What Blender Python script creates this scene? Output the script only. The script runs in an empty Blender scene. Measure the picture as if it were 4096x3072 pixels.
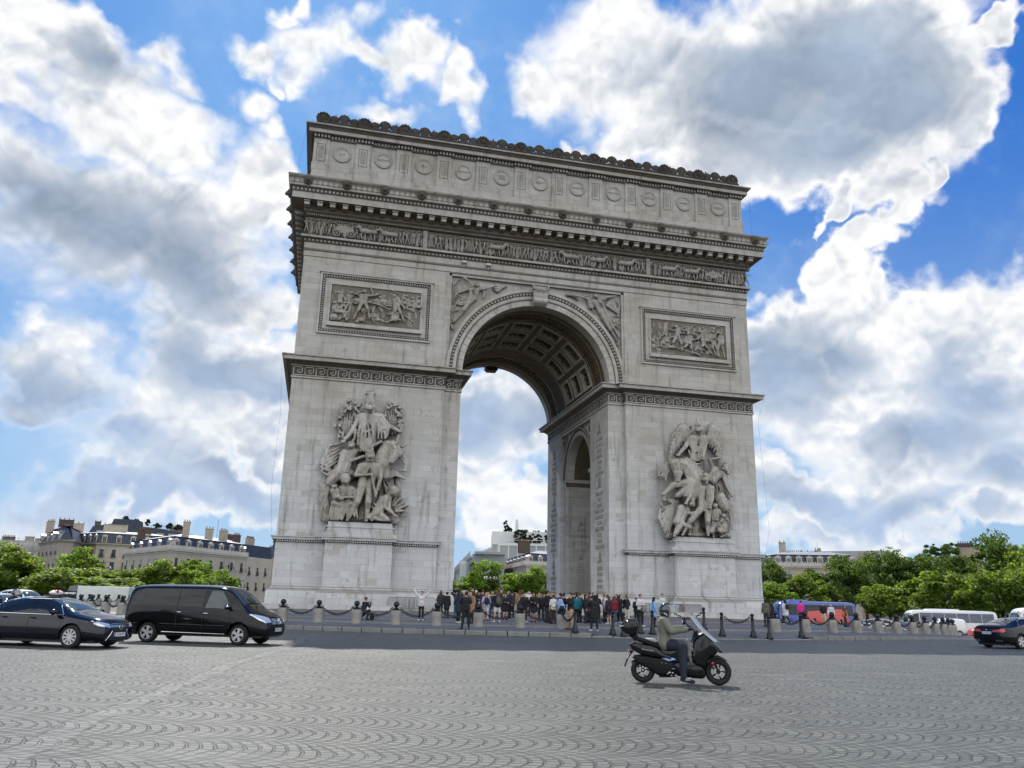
import bpy, bmesh, math, random
import numpy as np
from mathutils import Vector, Matrix, Quaternion
from mathutils.bvhtree import BVHTree
R=math.radians; PI=math.pi
S=bpy.context.scene; COL=S.collection
sin,cos=math.sin,math.cos
# ------------------------------------------------------------------ mesh builder
class MB:
    def __init__(s): s.v=[];s.f=[];s.m=[];s.mi=0
    def add(s,vs,fs,M=None):
        o=len(s.v)
        if M is not None: vs=[tuple(M@Vector(v)) for v in vs]
        s.v.extend(vs); s.f.extend([tuple(i+o for i in f) for f in fs]); s.m.extend([s.mi]*len(fs)); return s
    def box(s,x0,x1,y0,y1,z0,z1,M=None):
        return s.add([(x0,y0,z0),(x1,y0,z0),(x1,y1,z0),(x0,y1,z0),(x0,y0,z1),(x1,y0,z1),(x1,y1,z1),(x0,y1,z1)],
              [(0,3,2,1),(4,5,6,7),(0,1,5,4),(1,2,6,5),(2,3,7,6),(3,0,4,7)],M)
    def cap(s,p0,r0,p1,r1,n=8,k=2):
        p0=Vector(p0);p1=Vector(p1);d=p1-p0
        if d.length<1e-4: d=Vector((0,0,1e-4)); p1=p0+d
        d=d.normalized(); a=d.orthogonal().normalized(); b=d.cross(a)
        rings=[]
        for i in range(k): t=PI/2*(1-(i+ .35)/k); rings.append((p0-d*r0*sin(t),r0*cos(t)))
        rings.append((p0,r0)); rings.append((p1,r1))
        for i in range(k-1,-1,-1): t=PI/2*(1-(i+.35)/k); rings.append((p1+d*r1*sin(t),r1*cos(t)))
        vs=[];fs=[]
        for c,r in rings:
            for j in range(n): t=2*PI*j/n; vs.append(tuple(c+a*(r*cos(t))+b*(r*sin(t))))
        for i in range(len(rings)-1):
            for j in range(n): k2=(j+1)%n; fs.append((i*n+j,i*n+k2,(i+1)*n+k2,(i+1)*n+j))
        fs.append(tuple(range(n-1,-1,-1))); o=(len(rings)-1)*n; fs.append(tuple(range(o,o+n)))
        return s.add(vs,fs)
    def ell(s,c,r,n=10,m=6,M=None):
        if not isinstance(r,(tuple,list)): r=(r,r,r)
        vs=[(c[0],c[1],c[2]-r[2])];fs=[]
        for i in range(1,m):
            t=-PI/2+PI*i/m
            for j in range(n): p=2*PI*j/n; vs.append((c[0]+r[0]*cos(t)*cos(p),c[1]+r[1]*cos(t)*sin(p),c[2]+r[2]*sin(t)))
        vs.append((c[0],c[1],c[2]+r[2])); L=len(vs)-1
        for j in range(n): fs.append((0,1+(j+1)%n,1+j)); fs.append((L,L-n+j,L-n+(j+1)%n))
        for i in range(m-2):
            for j in range(n): a=1+i*n+j;b=1+i*n+(j+1)%n; fs.append((a,b,b+n,a+n))
        return s.add(vs,fs,M)
    def lathe(s,prof,c=(0,0,0),n=16,M=None,cap=True):
        vs=[];fs=[];k=len(prof)
        for r,z in prof:
            for j in range(n): t=2*PI*j/n; vs.append((c[0]+r*cos(t),c[1]+r*sin(t),c[2]+z))
        for i in range(k-1):
            for j in range(n): j2=(j+1)%n; fs.append((i*n+j,i*n+j2,(i+1)*n+j2,(i+1)*n+j))
        if cap: fs.append(tuple(range(n-1,-1,-1))); fs.append(tuple(range((k-1)*n,k*n)))
        return s.add(vs,fs,M)
    def tube(s,pts,r,n=6,closed=False):
        pts=[Vector(p) for p in pts]; k=len(pts); vs=[];fs=[]; up=None
        for i,p in enumerate(pts):
            if closed: d=pts[(i+1)%k]-pts[i-1]
            else: d=pts[min(i+1,k-1)]-pts[max(i-1,0)]
            d.normalize()
            a=d.orthogonal().normalized() if up is None else (up-d*up.dot(d)).normalized()
            up=a; b=d.cross(a); rr=r[i] if isinstance(r,(list,tuple)) else r
            for j in range(n): t=2*PI*j/n; vs.append(tuple(p+a*(rr*cos(t))+b*(rr*sin(t))))
        for i in range(k if closed else k-1):
            i2=(i+1)%k
            for j in range(n): j2=(j+1)%n; fs.append((i*n+j,i*n+j2,i2*n+j2,i2*n+j))
        if not closed: fs.append(tuple(range(n-1,-1,-1))); fs.append(tuple(range((k-1)*n,k*n)))
        return s.add(vs,fs)
    def prism(s,poly,y0,y1,M=None):   # poly in (x,z), counter-clockwise seen from -y
        n=len(poly); vs=[(x,y0,z) for x,z in poly]+[(x,y1,z) for x,z in poly]
        fs=[tuple(range(n)),tuple(range(2*n-1,n-1,-1))]+[(i,i+n,(i+1)%n+n,(i+1)%n) for i in range(n)]
        return s.add(vs,fs,M)
    def grid(s,fn,nu,nv,flip=False):
        vs=[tuple(fn(i/nu,j/nv)) for i in range(nu+1) for j in range(nv+1)]
        fs=[]
        for i in range(nu):
            for j in range(nv):
                a=i*(nv+1)+j; q=(a,a+nv+1,a+nv+2,a+1); fs.append(q[::-1] if flip else q)
        return s.add(vs,fs)
    def torus(s,c,R0,r,n=16,m=6,M=None):
        vs=[];fs=[]
        for i in range(n):
            t=2*PI*i/n
            for j in range(m): p=2*PI*j/m; q=R0+r*cos(p); vs.append((c[0]+q*cos(t),c[1]+q*sin(t),c[2]+r*sin(p)))
        for i in range(n):
            for j in range(m): fs.append((i*m+j,((i+1)%n)*m+j,((i+1)%n)*m+(j+1)%m,i*m+(j+1)%m))
        return s.add(vs,fs,M)
    def sweep(s,prof,path,closed=True):   # prof [(out,z)], path [(x,y)] anticlockwise: out is to the right of travel
        n=len(path); vs=[];fs=[];k=len(prof)
        for i in range(n):
            p=Vector(path[i]); 
            a=(p-Vector(path[i-1])) if (closed or i>0) else None
            b=(Vector(path[(i+1)%n])-p) if (closed or i<n-1) else None
            if a is None: a=b
            if b is None: b=a
            a=a.normalized();b=b.normalized(); na=Vector((a.y,-a.x)); nb=Vector((b.y,-b.x))
            m=(na+nb); m=m/max(.2,m.dot(na)) if m.length>1e-6 else na
            for o,z in prof: vs.append((p.x+m.x*o,p.y+m.y*o,z))
        for i in range(n if closed else n-1):
            i2=(i+1)%n
            for j in range(k-1): fs.append((i*k+j,i2*k+j,i2*k+j+1,i*k+j+1))
        return s.add(vs,fs)
    def mesh(s,name,mats=(),angle=35):
        me=bpy.data.meshes.new(name); me.from_pydata(s.v,[],s.f)
        for m in mats: me.materials.append(m)
        if len(mats)>1: me.polygons.foreach_set('material_index',s.m)
        fin(me,angle); return me
def fin(me,angle=35):
    me.polygons.foreach_set('use_smooth',[True]*len(me.polygons)); me.update()
    if angle<180: me.set_sharp_from_angle(angle=R(angle))
def ev(me,mods):
    o=bpy.data.objects.new('tmp',me); COL.objects.link(o)
    for t,kw in mods:
        m=o.modifiers.new('m',t)
        for k,v in kw.items(): setattr(m,k,v)
    dg=bpy.context.evaluated_depsgraph_get()
    r=bpy.data.meshes.new_from_object(o.evaluated_get(dg),preserve_all_data_layers=True,depsgraph=dg)
    bpy.data.objects.remove(o); return r
def blob(mb,vox,mat=None,smooth=2,angle=180,fac=.5,name='m'):
    me=mb.mesh(name); r=ev(me,[('REMESH',dict(mode='VOXEL',voxel_size=vox))]+([('SMOOTH',dict(iterations=smooth,factor=fac))] if smooth else []))
    if mat:
        r.materials.clear(); r.materials.append(mat)
    fin(r,angle); return r
def boolean(me,cutters,op='DIFFERENCE'):
    for c in cutters:
        o=bpy.data.objects.new('cut',c); COL.objects.link(o)
        me=ev(me,[('BOOLEAN',dict(operation=op,object=o,solver='EXACT'))]); bpy.data.objects.remove(o)
    return me
# ------------------------------------------------------------------ objects
def setp(o,label,cat,group=None):
    o['label']=label;o['category']=cat
    if group:o['group']=group
    return o
def thing(name,label,cat,loc=(0,0,0),rz=0,group=None):
    o=bpy.data.objects.new(name,None); COL.objects.link(o); o.location=loc; o.rotation_euler=(0,0,rz); o.empty_display_size=.2
    return setp(o,label,cat,group)
def part(name,mesh,parent=None,label=None,loc=None,rot=None,world=False,stuff=False):
    o=bpy.data.objects.new(name,mesh); COL.objects.link(o)
    if parent: o.parent=parent
    if loc: o.location=loc
    if rot: o.rotation_euler=rot
    if world and parent: o.location=Vector(loc or (0,0,0))-parent.location
    if label:o['label']=label
    if stuff:o['kind']='stuff'
    return o
def struct(name,mesh,loc=(0,0,0)):
    o=bpy.data.objects.new(name,mesh); COL.objects.link(o); o.location=loc; o['kind']='structure'; return o
def dup(root,loc,rz,label,group=None,scale=None):
    r=root.copy(); COL.objects.link(r); r.location=loc; r.rotation_euler=(0,0,rz); r['label']=label
    if group: r['group']=group
    if scale: r.scale=scale if isinstance(scale,tuple) else (scale,)*3
    def rec(a,b):
        for ch in a.children:
            c=ch.copy(); COL.objects.link(c); c.parent=b; rec(ch,c)
    rec(root,r); return r
def text_mesh(txt,size,mat,depth=.01,align='CENTER',res=2,xs=1.0):
    c=bpy.data.curves.new('t','FONT'); c.body=txt; c.size=size; c.align_x=align; c.align_y='CENTER'; c.extrude=depth; c.resolution_u=res
    o=bpy.data.objects.new('t',c); COL.objects.link(o); dg=bpy.context.evaluated_depsgraph_get()
    me=bpy.data.meshes.new_from_object(o.evaluated_get(dg)); bpy.data.objects.remove(o); bpy.data.curves.remove(c)
    if xs!=1: me.transform(Matrix.Diagonal((xs,1,1,1)))
    me.materials.clear(); me.materials.append(mat); return me
def merge(meshes,mats):
    mb=MB()
    for me,M,mi in meshes:
        mb.mi=mi; mb.add([tuple(M@v.co) for v in me.vertices],[tuple(p.vertices) for p in me.polygons])
    return mb
UPX=Matrix(((1,0,0,0),(0,0,-1,0),(0,1,0,0),(0,0,0,1)))  # xy-plane text stands up, facing -y
def T(x,y,z): return Matrix.Translation((x,y,z))
def RZ(a): return Matrix.Rotation(a,4,'Z')
def RY(a): return Matrix.Rotation(a,4,'Y')
def RX(a): return Matrix.Rotation(a,4,'X')
# ------------------------------------------------------------------ materials
class NT:
    def __init__(s,nt): s.t=nt;s.n=nt.nodes;s.l=nt.links
    def new(s,t,**k):
        n=s.n.new(t)
        for a,b in k.items():
            if a.startswith('i_'): s.put(n.inputs[a[2:].replace('_',' ')],b)
            else: setattr(n,a,b)
        return n
    def put(s,sock,v):
        if hasattr(v,'is_linked') or isinstance(v,bpy.types.NodeSocket): s.l.new(v,sock)
        elif isinstance(v,bpy.types.Node): s.l.new(v.outputs[0],sock)
        else:
            if isinstance(v,(tuple,list)) and len(v)==3 and sock.type=='RGBA': v=(*v,1)
            sock.default_value=v
    def math(s,op,a,b=0.0,c=None,clamp=False):
        n=s.n.new('ShaderNodeMath'); n.operation=op; n.use_clamp=clamp; s.put(n.inputs[0],a); s.put(n.inputs[1],b)
        if c is not None: s.put(n.inputs[2],c)
        return n.outputs[0]
    def vm(s,op,a,b=(0,0,0),out=0):
        n=s.n.new('ShaderNodeVectorMath'); n.operation=op; s.put(n.inputs[0],a)
        if op=='SCALE': s.put(n.inputs[3],b)
        else: s.put(n.inputs[1],b)
        return n.outputs[out]
    def s3(s,a,b,c):
        n=s.n.new('ShaderNodeVectorMath'); n.operation='MULTIPLY_ADD'; s.put(n.inputs[0],a); n.inputs[1].default_value=b; n.inputs[2].default_value=c; return n.outputs[0]
    def mix(s,f,a,b,mode='MIX'):
        n=s.n.new('ShaderNodeMix'); n.data_type='RGBA'; n.blend_type=mode; s.put(n.inputs[0],f); s.put(n.inputs[6],a); s.put(n.inputs[7],b); return n.outputs[2]
    def ramp(s,f,lo,hi,a=0.0,b=1.0,smooth=True):
        n=s.n.new('ShaderNodeMapRange'); n.interpolation_type='SMOOTHSTEP' if smooth else 'LINEAR'; n.clamp=True
        for i,v in enumerate((f,lo,hi,a,b)): s.put(n.inputs[i],v)
        return n.outputs[0]
    def noise(s,vec,scale,detail=3,rough=.55,dist=0,dim='3D',out=0):
        n=s.n.new('ShaderNodeTexNoise'); n.noise_dimensions=dim; s.put(n.inputs['Vector'],vec); n.inputs['Scale'].default_value=scale; n.inputs['Detail'].default_value=detail; n.inputs['Roughness'].default_value=rough; n.inputs['Distortion'].default_value=dist; return n.outputs[out]
    def sep(s,v): n=s.n.new('ShaderNodeSeparateXYZ'); s.put(n.inputs[0],v); return n.outputs
    def comb(s,x,y,z=0.0):
        n=s.n.new('ShaderNodeCombineXYZ')
        for i,v in enumerate((x,y,z)): s.put(n.inputs[i],v)
        return n.outputs[0]
    def geo(s,o='Position'): 
        return s.n.new('ShaderNodeNewGeometry').outputs[o]
    def obj(s): return s.n.new('ShaderNodeTexCoord').outputs['Object']
    def bump(s,h,strength=.3,dist=.02): return s.new('ShaderNodeBump',i_Strength=strength,i_Distance=dist,i_Height=h).outputs[0]
MATS={}
def M(name,col=(.5,.5,.5),rough=.6,metal=0,spec=None,noise=0,nscale=3,bump=0,coat=0,trans=0,alpha=1,emit=None,fn=None,ior=None):
    if name in MATS: return MATS[name]
    m=bpy.data.materials.new(name); m.use_nodes=True; n=NT(m.node_tree); b=n.n['Principled BSDF']; MATS[name]=m
    b.inputs['Base Color'].default_value=(*col,1); b.inputs['Roughness'].default_value=rough; b.inputs['Metallic'].default_value=metal
    if spec is not None: b.inputs['Specular IOR Level'].default_value=spec
    if coat: b.inputs['Coat Weight'].default_value=coat; b.inputs['Coat Roughness'].default_value=.03
    if trans: b.inputs['Transmission Weight'].default_value=trans
    if ior: b.inputs['IOR'].default_value=ior
    if alpha<1: b.inputs['Alpha'].default_value=alpha
    if emit: b.inputs['Emission Color'].default_value=(*emit[0],1); b.inputs['Emission Strength'].default_value=emit[1]
    if noise or bump:
        f=n.noise(n.obj(),nscale,5,.6)
        if noise:
            k=n.ramp(f,.25,.75,1-noise,1+noise,False); n.put(b.inputs['Base Color'],n.vm('SCALE',col,k))
            n.put(b.inputs['Roughness'],n.ramp(f,.3,.7,max(0,rough-noise*.25),min(1,rough+noise*.25)))
        if bump: n.put(b.inputs['Normal'],n.bump(f,bump))
    if fn: fn(n,b)
    return m
# ------------------------------------------------------------------ stone and ground materials
def stone_fn(base=(.50,.488,.45),warm=(.41,.38,.325),dirt_shade=(.12,.105,.085),blocks=True,dark=0.0,pale_low=True,crevice_shade=0.0,carve=0):
    def f(n,b):
        p=n.geo(); x,y,z=n.sep(p); u=n.math('ADD',x,n.math('MULTIPLY',y,1.13))
        nz=n.sep(n.geo('Normal'))[2]
        big=n.noise(p,.22,4,.6); med=n.noise(p,1.3,5,.62); fine=n.noise(p,9,3,.6)
        streak=n.noise(n.comb(n.math('MULTIPLY',u,1.6),0.0,n.math('MULTIPLY',z,.16)),1.0,5,.65)
        col=n.mix(n.ramp(big,.35,.68),base,warm)
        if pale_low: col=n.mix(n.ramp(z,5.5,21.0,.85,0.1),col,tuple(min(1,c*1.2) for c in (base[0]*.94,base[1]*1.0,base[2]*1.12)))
        if blocks:
            br=n.new('ShaderNodeTexBrick',offset=.5,i_Color1=(0,0,0),i_Color2=(1,1,1),i_Mortar=(.5,.5,.5),i_Scale=1.0); br.inputs['Vector'].default_value=(0,0,0)
            n.put(br.inputs['Vector'],n.comb(u,z,0.0)); br.inputs['Brick Width'].default_value=1.55; br.inputs['Row Height'].default_value=.56; br.inputs['Mortar Size'].default_value=.016; br.inputs['Mortar Smooth'].default_value=.3; br.inputs['Bias'].default_value=0
            rv=n.math('ADD',n.sep(br.outputs['Color'])[0],0.0)
            tone=n.ramp(rv,0.0,1.0,.89,1.07,False); col=n.vm('SCALE',col,tone)
            patch=n.math('MULTIPLY',n.ramp(rv,.82,.86),n.ramp(n.noise(p,.5,3,.7),.46,.56)); col=n.mix(n.math('MULTIPLY',patch,.6),col,tuple(c*.85 for c in warm))
            mort=n.math('MULTIPLY',br.outputs['Fac'],n.ramp(n.noise(p,.8,2),.3,.65,.05,.5)); col=n.mix(mort,col,(.2,.185,.165))
        col=n.mix(n.ramp(streak,.5,.74,0,.62),col,dirt_shade)
        col=n.mix(n.math('MULTIPLY',n.ramp(med,.6,.75,0,.42),1.0),col,dirt_shade)
        col=n.mix(n.ramp(fine,.3,.7,.12,0),col,dirt_shade)
        col=n.mix(n.ramp(nz,.35,.8,0,.75),col,dirt_shade)      # soot lies on ledges
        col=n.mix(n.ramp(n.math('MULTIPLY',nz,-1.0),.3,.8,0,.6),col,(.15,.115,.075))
        if dark: col=n.mix(n.math('ADD',n.ramp(med,.3,.7,-.18,.15),dark,clamp=True),col,dirt_shade)
        if crevice_shade: 
            ao=n.new('ShaderNodeAmbientOcclusion',samples=4); ao.inputs['Distance'].default_value=crevice_shade
            col=n.mix(n.ramp(ao.outputs['AO'],.35,.95,.97,0),col,tuple(c*.55 for c in dirt_shade))  # crevices darkened by occlusion: deep shade painted into the stone colour
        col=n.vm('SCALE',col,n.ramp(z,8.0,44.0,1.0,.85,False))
        n.put(b.inputs['Base Color'],col); n.put(b.inputs['Roughness'],.9); b.inputs['Specular IOR Level'].default_value=.2
        h=n.math('ADD',n.math('MULTIPLY',fine,.6),med)
        if blocks: h=n.math('SUBTRACT',h,br.outputs['Fac'])
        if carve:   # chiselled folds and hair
            cv=n.noise(n.vm('MULTIPLY',p,(1,1,.45)),carve,4,.6,1.6); h=n.math('ADD',n.math('MULTIPLY',h,.2),n.math('MULTIPLY',cv,2.2)); col=n.mix(n.ramp(cv,.3,.48,.55,0),col,dirt_shade); n.put(b.inputs['Base Color'],col)
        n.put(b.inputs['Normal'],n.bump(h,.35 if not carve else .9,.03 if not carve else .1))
    return f
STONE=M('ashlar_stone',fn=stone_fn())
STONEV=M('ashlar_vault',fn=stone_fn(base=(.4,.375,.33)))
TRIM=M('carved_trim_stone',fn=stone_fn(base=(.47,.455,.425),blocks=False,dark=.06,crevice_shade=.35))
SCULPT=M('sculpted_stone',fn=stone_fn(base=(.53,.515,.48),blocks=False,pale_low=False,crevice_shade=.9,carve=2.6))
SCULPTF=M('frieze_stone',fn=stone_fn(base=(.45,.435,.4),blocks=False,pale_low=False,crevice_shade=.4,carve=4.5))
SOOT=M('sooty_stone',fn=stone_fn(base=(.15,.135,.115),warm=(.12,.1,.08),dirt_shade=(.045,.04,.034),blocks=False,pale_low=False,dark=.3))
VDARK=M('vault_soot',fn=stone_fn(base=(.10,.088,.07),warm=(.17,.105,.05),dirt_shade=(.04,.035,.03),blocks=False,pale_low=False,dark=.2))
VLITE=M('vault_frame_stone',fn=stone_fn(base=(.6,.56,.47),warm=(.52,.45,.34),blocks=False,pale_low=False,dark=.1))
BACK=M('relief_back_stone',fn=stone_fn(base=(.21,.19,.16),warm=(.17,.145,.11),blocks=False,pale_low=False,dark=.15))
LETT=M('engraved_letter',fn=stone_fn(base=(.31,.295,.265),blocks=False,pale_low=False))
def cobble_fn(n,b):
    p=n.geo(); x0,y0,_=n.sep(p)
    wob=n.noise(p,1.1,3,.6,out=1); wp=n.vm('ADD',n.vm('ADD',p,n.vm('SCALE',n.vm('SUBTRACT',wob,(.5,.5,.5)),.2)),n.vm('SCALE',n.vm('SUBTRACT',n.noise(p,.16,2,.5,out=1),(.5,.5,.5)),1.3)); x,y,z=n.sep(wp)
    X=n.math('ADD',n.math('MULTIPLY',x,.9744),n.math('MULTIPLY',y,-.225)); Y=n.math('ADD',n.math('MULTIPLY',x,.225),n.math('MULTIPLY',y,.9744))
    W=1.2; row=n.math('DIVIDE',Y,W); fy=n.math('FRACT',row); q=n.math('SUBTRACT',n.math('MULTIPLY',fy,2.0),1.0)
    arc=n.math('MULTIPLY',n.math('SUBTRACT',1.0,n.math('MULTIPLY',q,q)),.33)
    t=n.math('DIVIDE',n.math('ADD',n.math('SUBTRACT',X,arc),n.math('MULTIPLY',n.math('FLOOR',row),.071)),.175); ft=n.math('FRACT',t); idt=n.math('FLOOR',t)
    e=n.math('MINIMUM',ft,n.math('SUBTRACT',1.0,ft))
    s=n.math('ADD',n.math('DIVIDE',Y,.142),n.math('MULTIPLY',idt,.5)); fs=n.math('FRACT',s); e3=n.math('MINIMUM',fs,n.math('SUBTRACT',1.0,fs))
    cell=n.new('ShaderNodeTexWhiteNoise',noise_dimensions='3D'); n.put(cell.inputs['Vector'],n.comb(idt,n.math('FLOOR',s),0.0)); rnd=cell.outputs[0]
    patch=n.noise(p,.16,4,.62); gap=n.noise(n.comb(x,y,3.0),.8,4,.65)
    big=n.math('MULTIPLY',n.ramp(e,.05,.17,1,0),n.ramp(gap,.32,.52,.5,1)); ac=n.math('MULTIPLY',n.ramp(e3,.07,.2,1,0),n.ramp(gap,.35,.6,.5,.9))
    fade=n.math('MULTIPLY',n.ramp(patch,.32,.5,.62,1.0),n.ramp(y0,-50.0,-40.0,1.0,.6))
    joint=n.math('MULTIPLY',n.math('MAXIMUM',big,ac),fade,clamp=True)
    c=n.vm('SCALE',(.106,.112,.105),n.ramp(rnd,0,1,.74,1.26,False)); c=n.vm('SCALE',c,n.ramp(patch,.3,.7,.84,1.14,False))
    c=n.mix(n.ramp(n.noise(p,.07,4,.6),.5,.62,0,.35),c,(.105,.11,.104)); c=n.mix(n.ramp(n.noise(p,.6,5,.7),.58,.72,0,.4),c,(.075,.076,.068))
    c=n.mix(n.math('MULTIPLY',joint,.8),c,(.034,.035,.032))
    # two tarred seams across the setts
    for (ax,ay,bx,by,w) in ((-21.9,-60.2,-20.6,-48.2,.13),(-14.3,-62.0,-9.5,-52.0,.08)):
        L=math.hypot(bx-ax,by-ay); dx,dy=(bx-ax)/L,(by-ay)/L
        d=n.math('ABSOLUTE',n.math('ADD',n.math('MULTIPLY',n.math('SUBTRACT',x,ax),dy),n.math('MULTIPLY',n.math('SUBTRACT',y,ay),-dx)))
        c=n.mix(n.ramp(d,w*1.5,w*2.0,.6 if ax<-20 else .25,0),c,(.135,.135,.13)); l=n.math('ABSOLUTE',n.math('SUBTRACT',d,w*1.6)); c=n.mix(n.ramp(l,.02,.05,.75 if ax<-20 else .2,0),c,(.035,.035,.033))
    sp=n.noise(p,60,2,.5); c=n.vm('SCALE',c,n.ramp(sp,.3,.7,.9,1.1,False))
    n.put(b.inputs['Base Color'],c); n.put(b.inputs['Roughness'],n.ramp(rnd,0,1,.5,.75)); b.inputs['Specular IOR Level'].default_value=.35
    n.put(b.inputs['Normal'],n.bump(n.math('SUBTRACT',n.math('MULTIPLY',rnd,.4),joint),.9,.03))
COBBLE=M('granite_setts',fn=cobble_fn)
def asphalt_fn(base,cr=.35):
    def f(n,b):
        p=n.geo(); a=n.noise(p,.35,5,.65); g=n.noise(p,40,2,.5)
        c=n.vm('SCALE',base,n.ramp(a,.3,.7,.75,1.25,False)); c=n.vm('SCALE',c,n.ramp(g,.3,.7,.85,1.15,False))
        v=n.new('ShaderNodeTexVoronoi',feature='DISTANCE_TO_EDGE'); n.put(v.inputs['Vector'],n.vm('ADD',p,n.noise(p,1.5,3,out=1))); v.inputs['Scale'].default_value=.5
        c=n.mix(n.ramp(v.outputs['Distance'],.0,.02,cr,0),c,(.04,.04,.04))
        n.put(b.inputs['Base Color'],c); n.put(b.inputs['Roughness'],.8); n.put(b.inputs['Normal'],n.bump(g,.3,.01))
    return f
ASPH=M('asphalt_walk',fn=asphalt_fn((.115,.12,.125)))
ASPHB=M('blue_grey_asphalt',fn=asphalt_fn((.12,.135,.155)))
PAVE=M('paving_setts',fn=stone_fn(base=(.33,.33,.32),warm=(.28,.27,.25),pale_low=False))
def paver_fn(n,b):
    p=n.geo(); br=n.new('ShaderNodeTexBrick',offset=.5,i_Color1=(.19,.19,.185),i_Color2=(.33,.32,.30),i_Mortar=(.07,.07,.065),i_Scale=1.0)
    n.put(br.inputs['Vector'],p); br.inputs['Brick Width'].default_value=.22; br.inputs['Row Height'].default_value=.14; br.inputs['Mortar Size'].default_value=.012
    c=n.vm('SCALE',br.outputs['Color'],n.ramp(n.noise(p,.5,4,.6),.3,.7,.8,1.15,False)); n.put(b.inputs['Base Color'],c); n.put(b.inputs['Roughness'],.75); n.put(b.inputs['Normal'],n.bump(n.math('MULTIPLY',br.outputs['Fac'],-1.0),.5,.02))
SETT=M('paver_band',fn=paver_fn)
KERBM=M('granite_kerb',(.2,.195,.185),.8,noise=.25,nscale=2.5,bump=.2)
BOLL=M('bollard_granite',(.27,.262,.235),.85,noise=.35,nscale=3,bump=.3)
IRON=M('black_iron',(.018,.02,.022),.38,metal=.4,noise=.3,nscale=8)
PAINTW=M('road_paint',(.62,.63,.62),.7,noise=.25,nscale=2)
# ------------------------------------------------------------------ camera
CAM=Vector((-19.0857,-71.0214,1.6954))
def setup_cam():
    yaw,pit,rol=.2295,.2676,.0234
    F=Vector((sin(yaw)*cos(pit),cos(yaw)*cos(pit),sin(pit))); r=Vector((cos(yaw),-sin(yaw),0)); u=r.cross(F)
    rr=r*cos(rol)+u*sin(rol); uu=u*cos(rol)-r*sin(rol)
    cd=bpy.data.cameras.new('camera'); o=bpy.data.objects.new('camera',cd); COL.objects.link(o)
    m=Matrix((rr,uu,-F)).transposed().to_4x4(); m.translation=CAM; o.matrix_world=m
    cd.sensor_width=36; cd.lens=3186.32/4096*36; cd.clip_start=.1; cd.clip_end=6000; S.camera=o
setup_cam()
S.view_settings.view_transform='Standard'; S.view_settings.look='None'; S.view_settings.exposure=0; S.view_settings.gamma=1
S.cycles.max_bounces=6; S.cycles.diffuse_bounces=2; S.cycles.glossy_bounces=3; S.cycles.transmission_bounces=5; S.cycles.transparent_max_bounces=12; S.cycles.sample_clamp_indirect=6; S.cycles.use_denoising=True; S.cycles.use_adaptive_sampling=True; S.cycles.adaptive_threshold=.02; S.cycles.adaptive_min_samples=8; S.cycles.caustics_reflective=False; S.cycles.caustics_refractive=False
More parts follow.
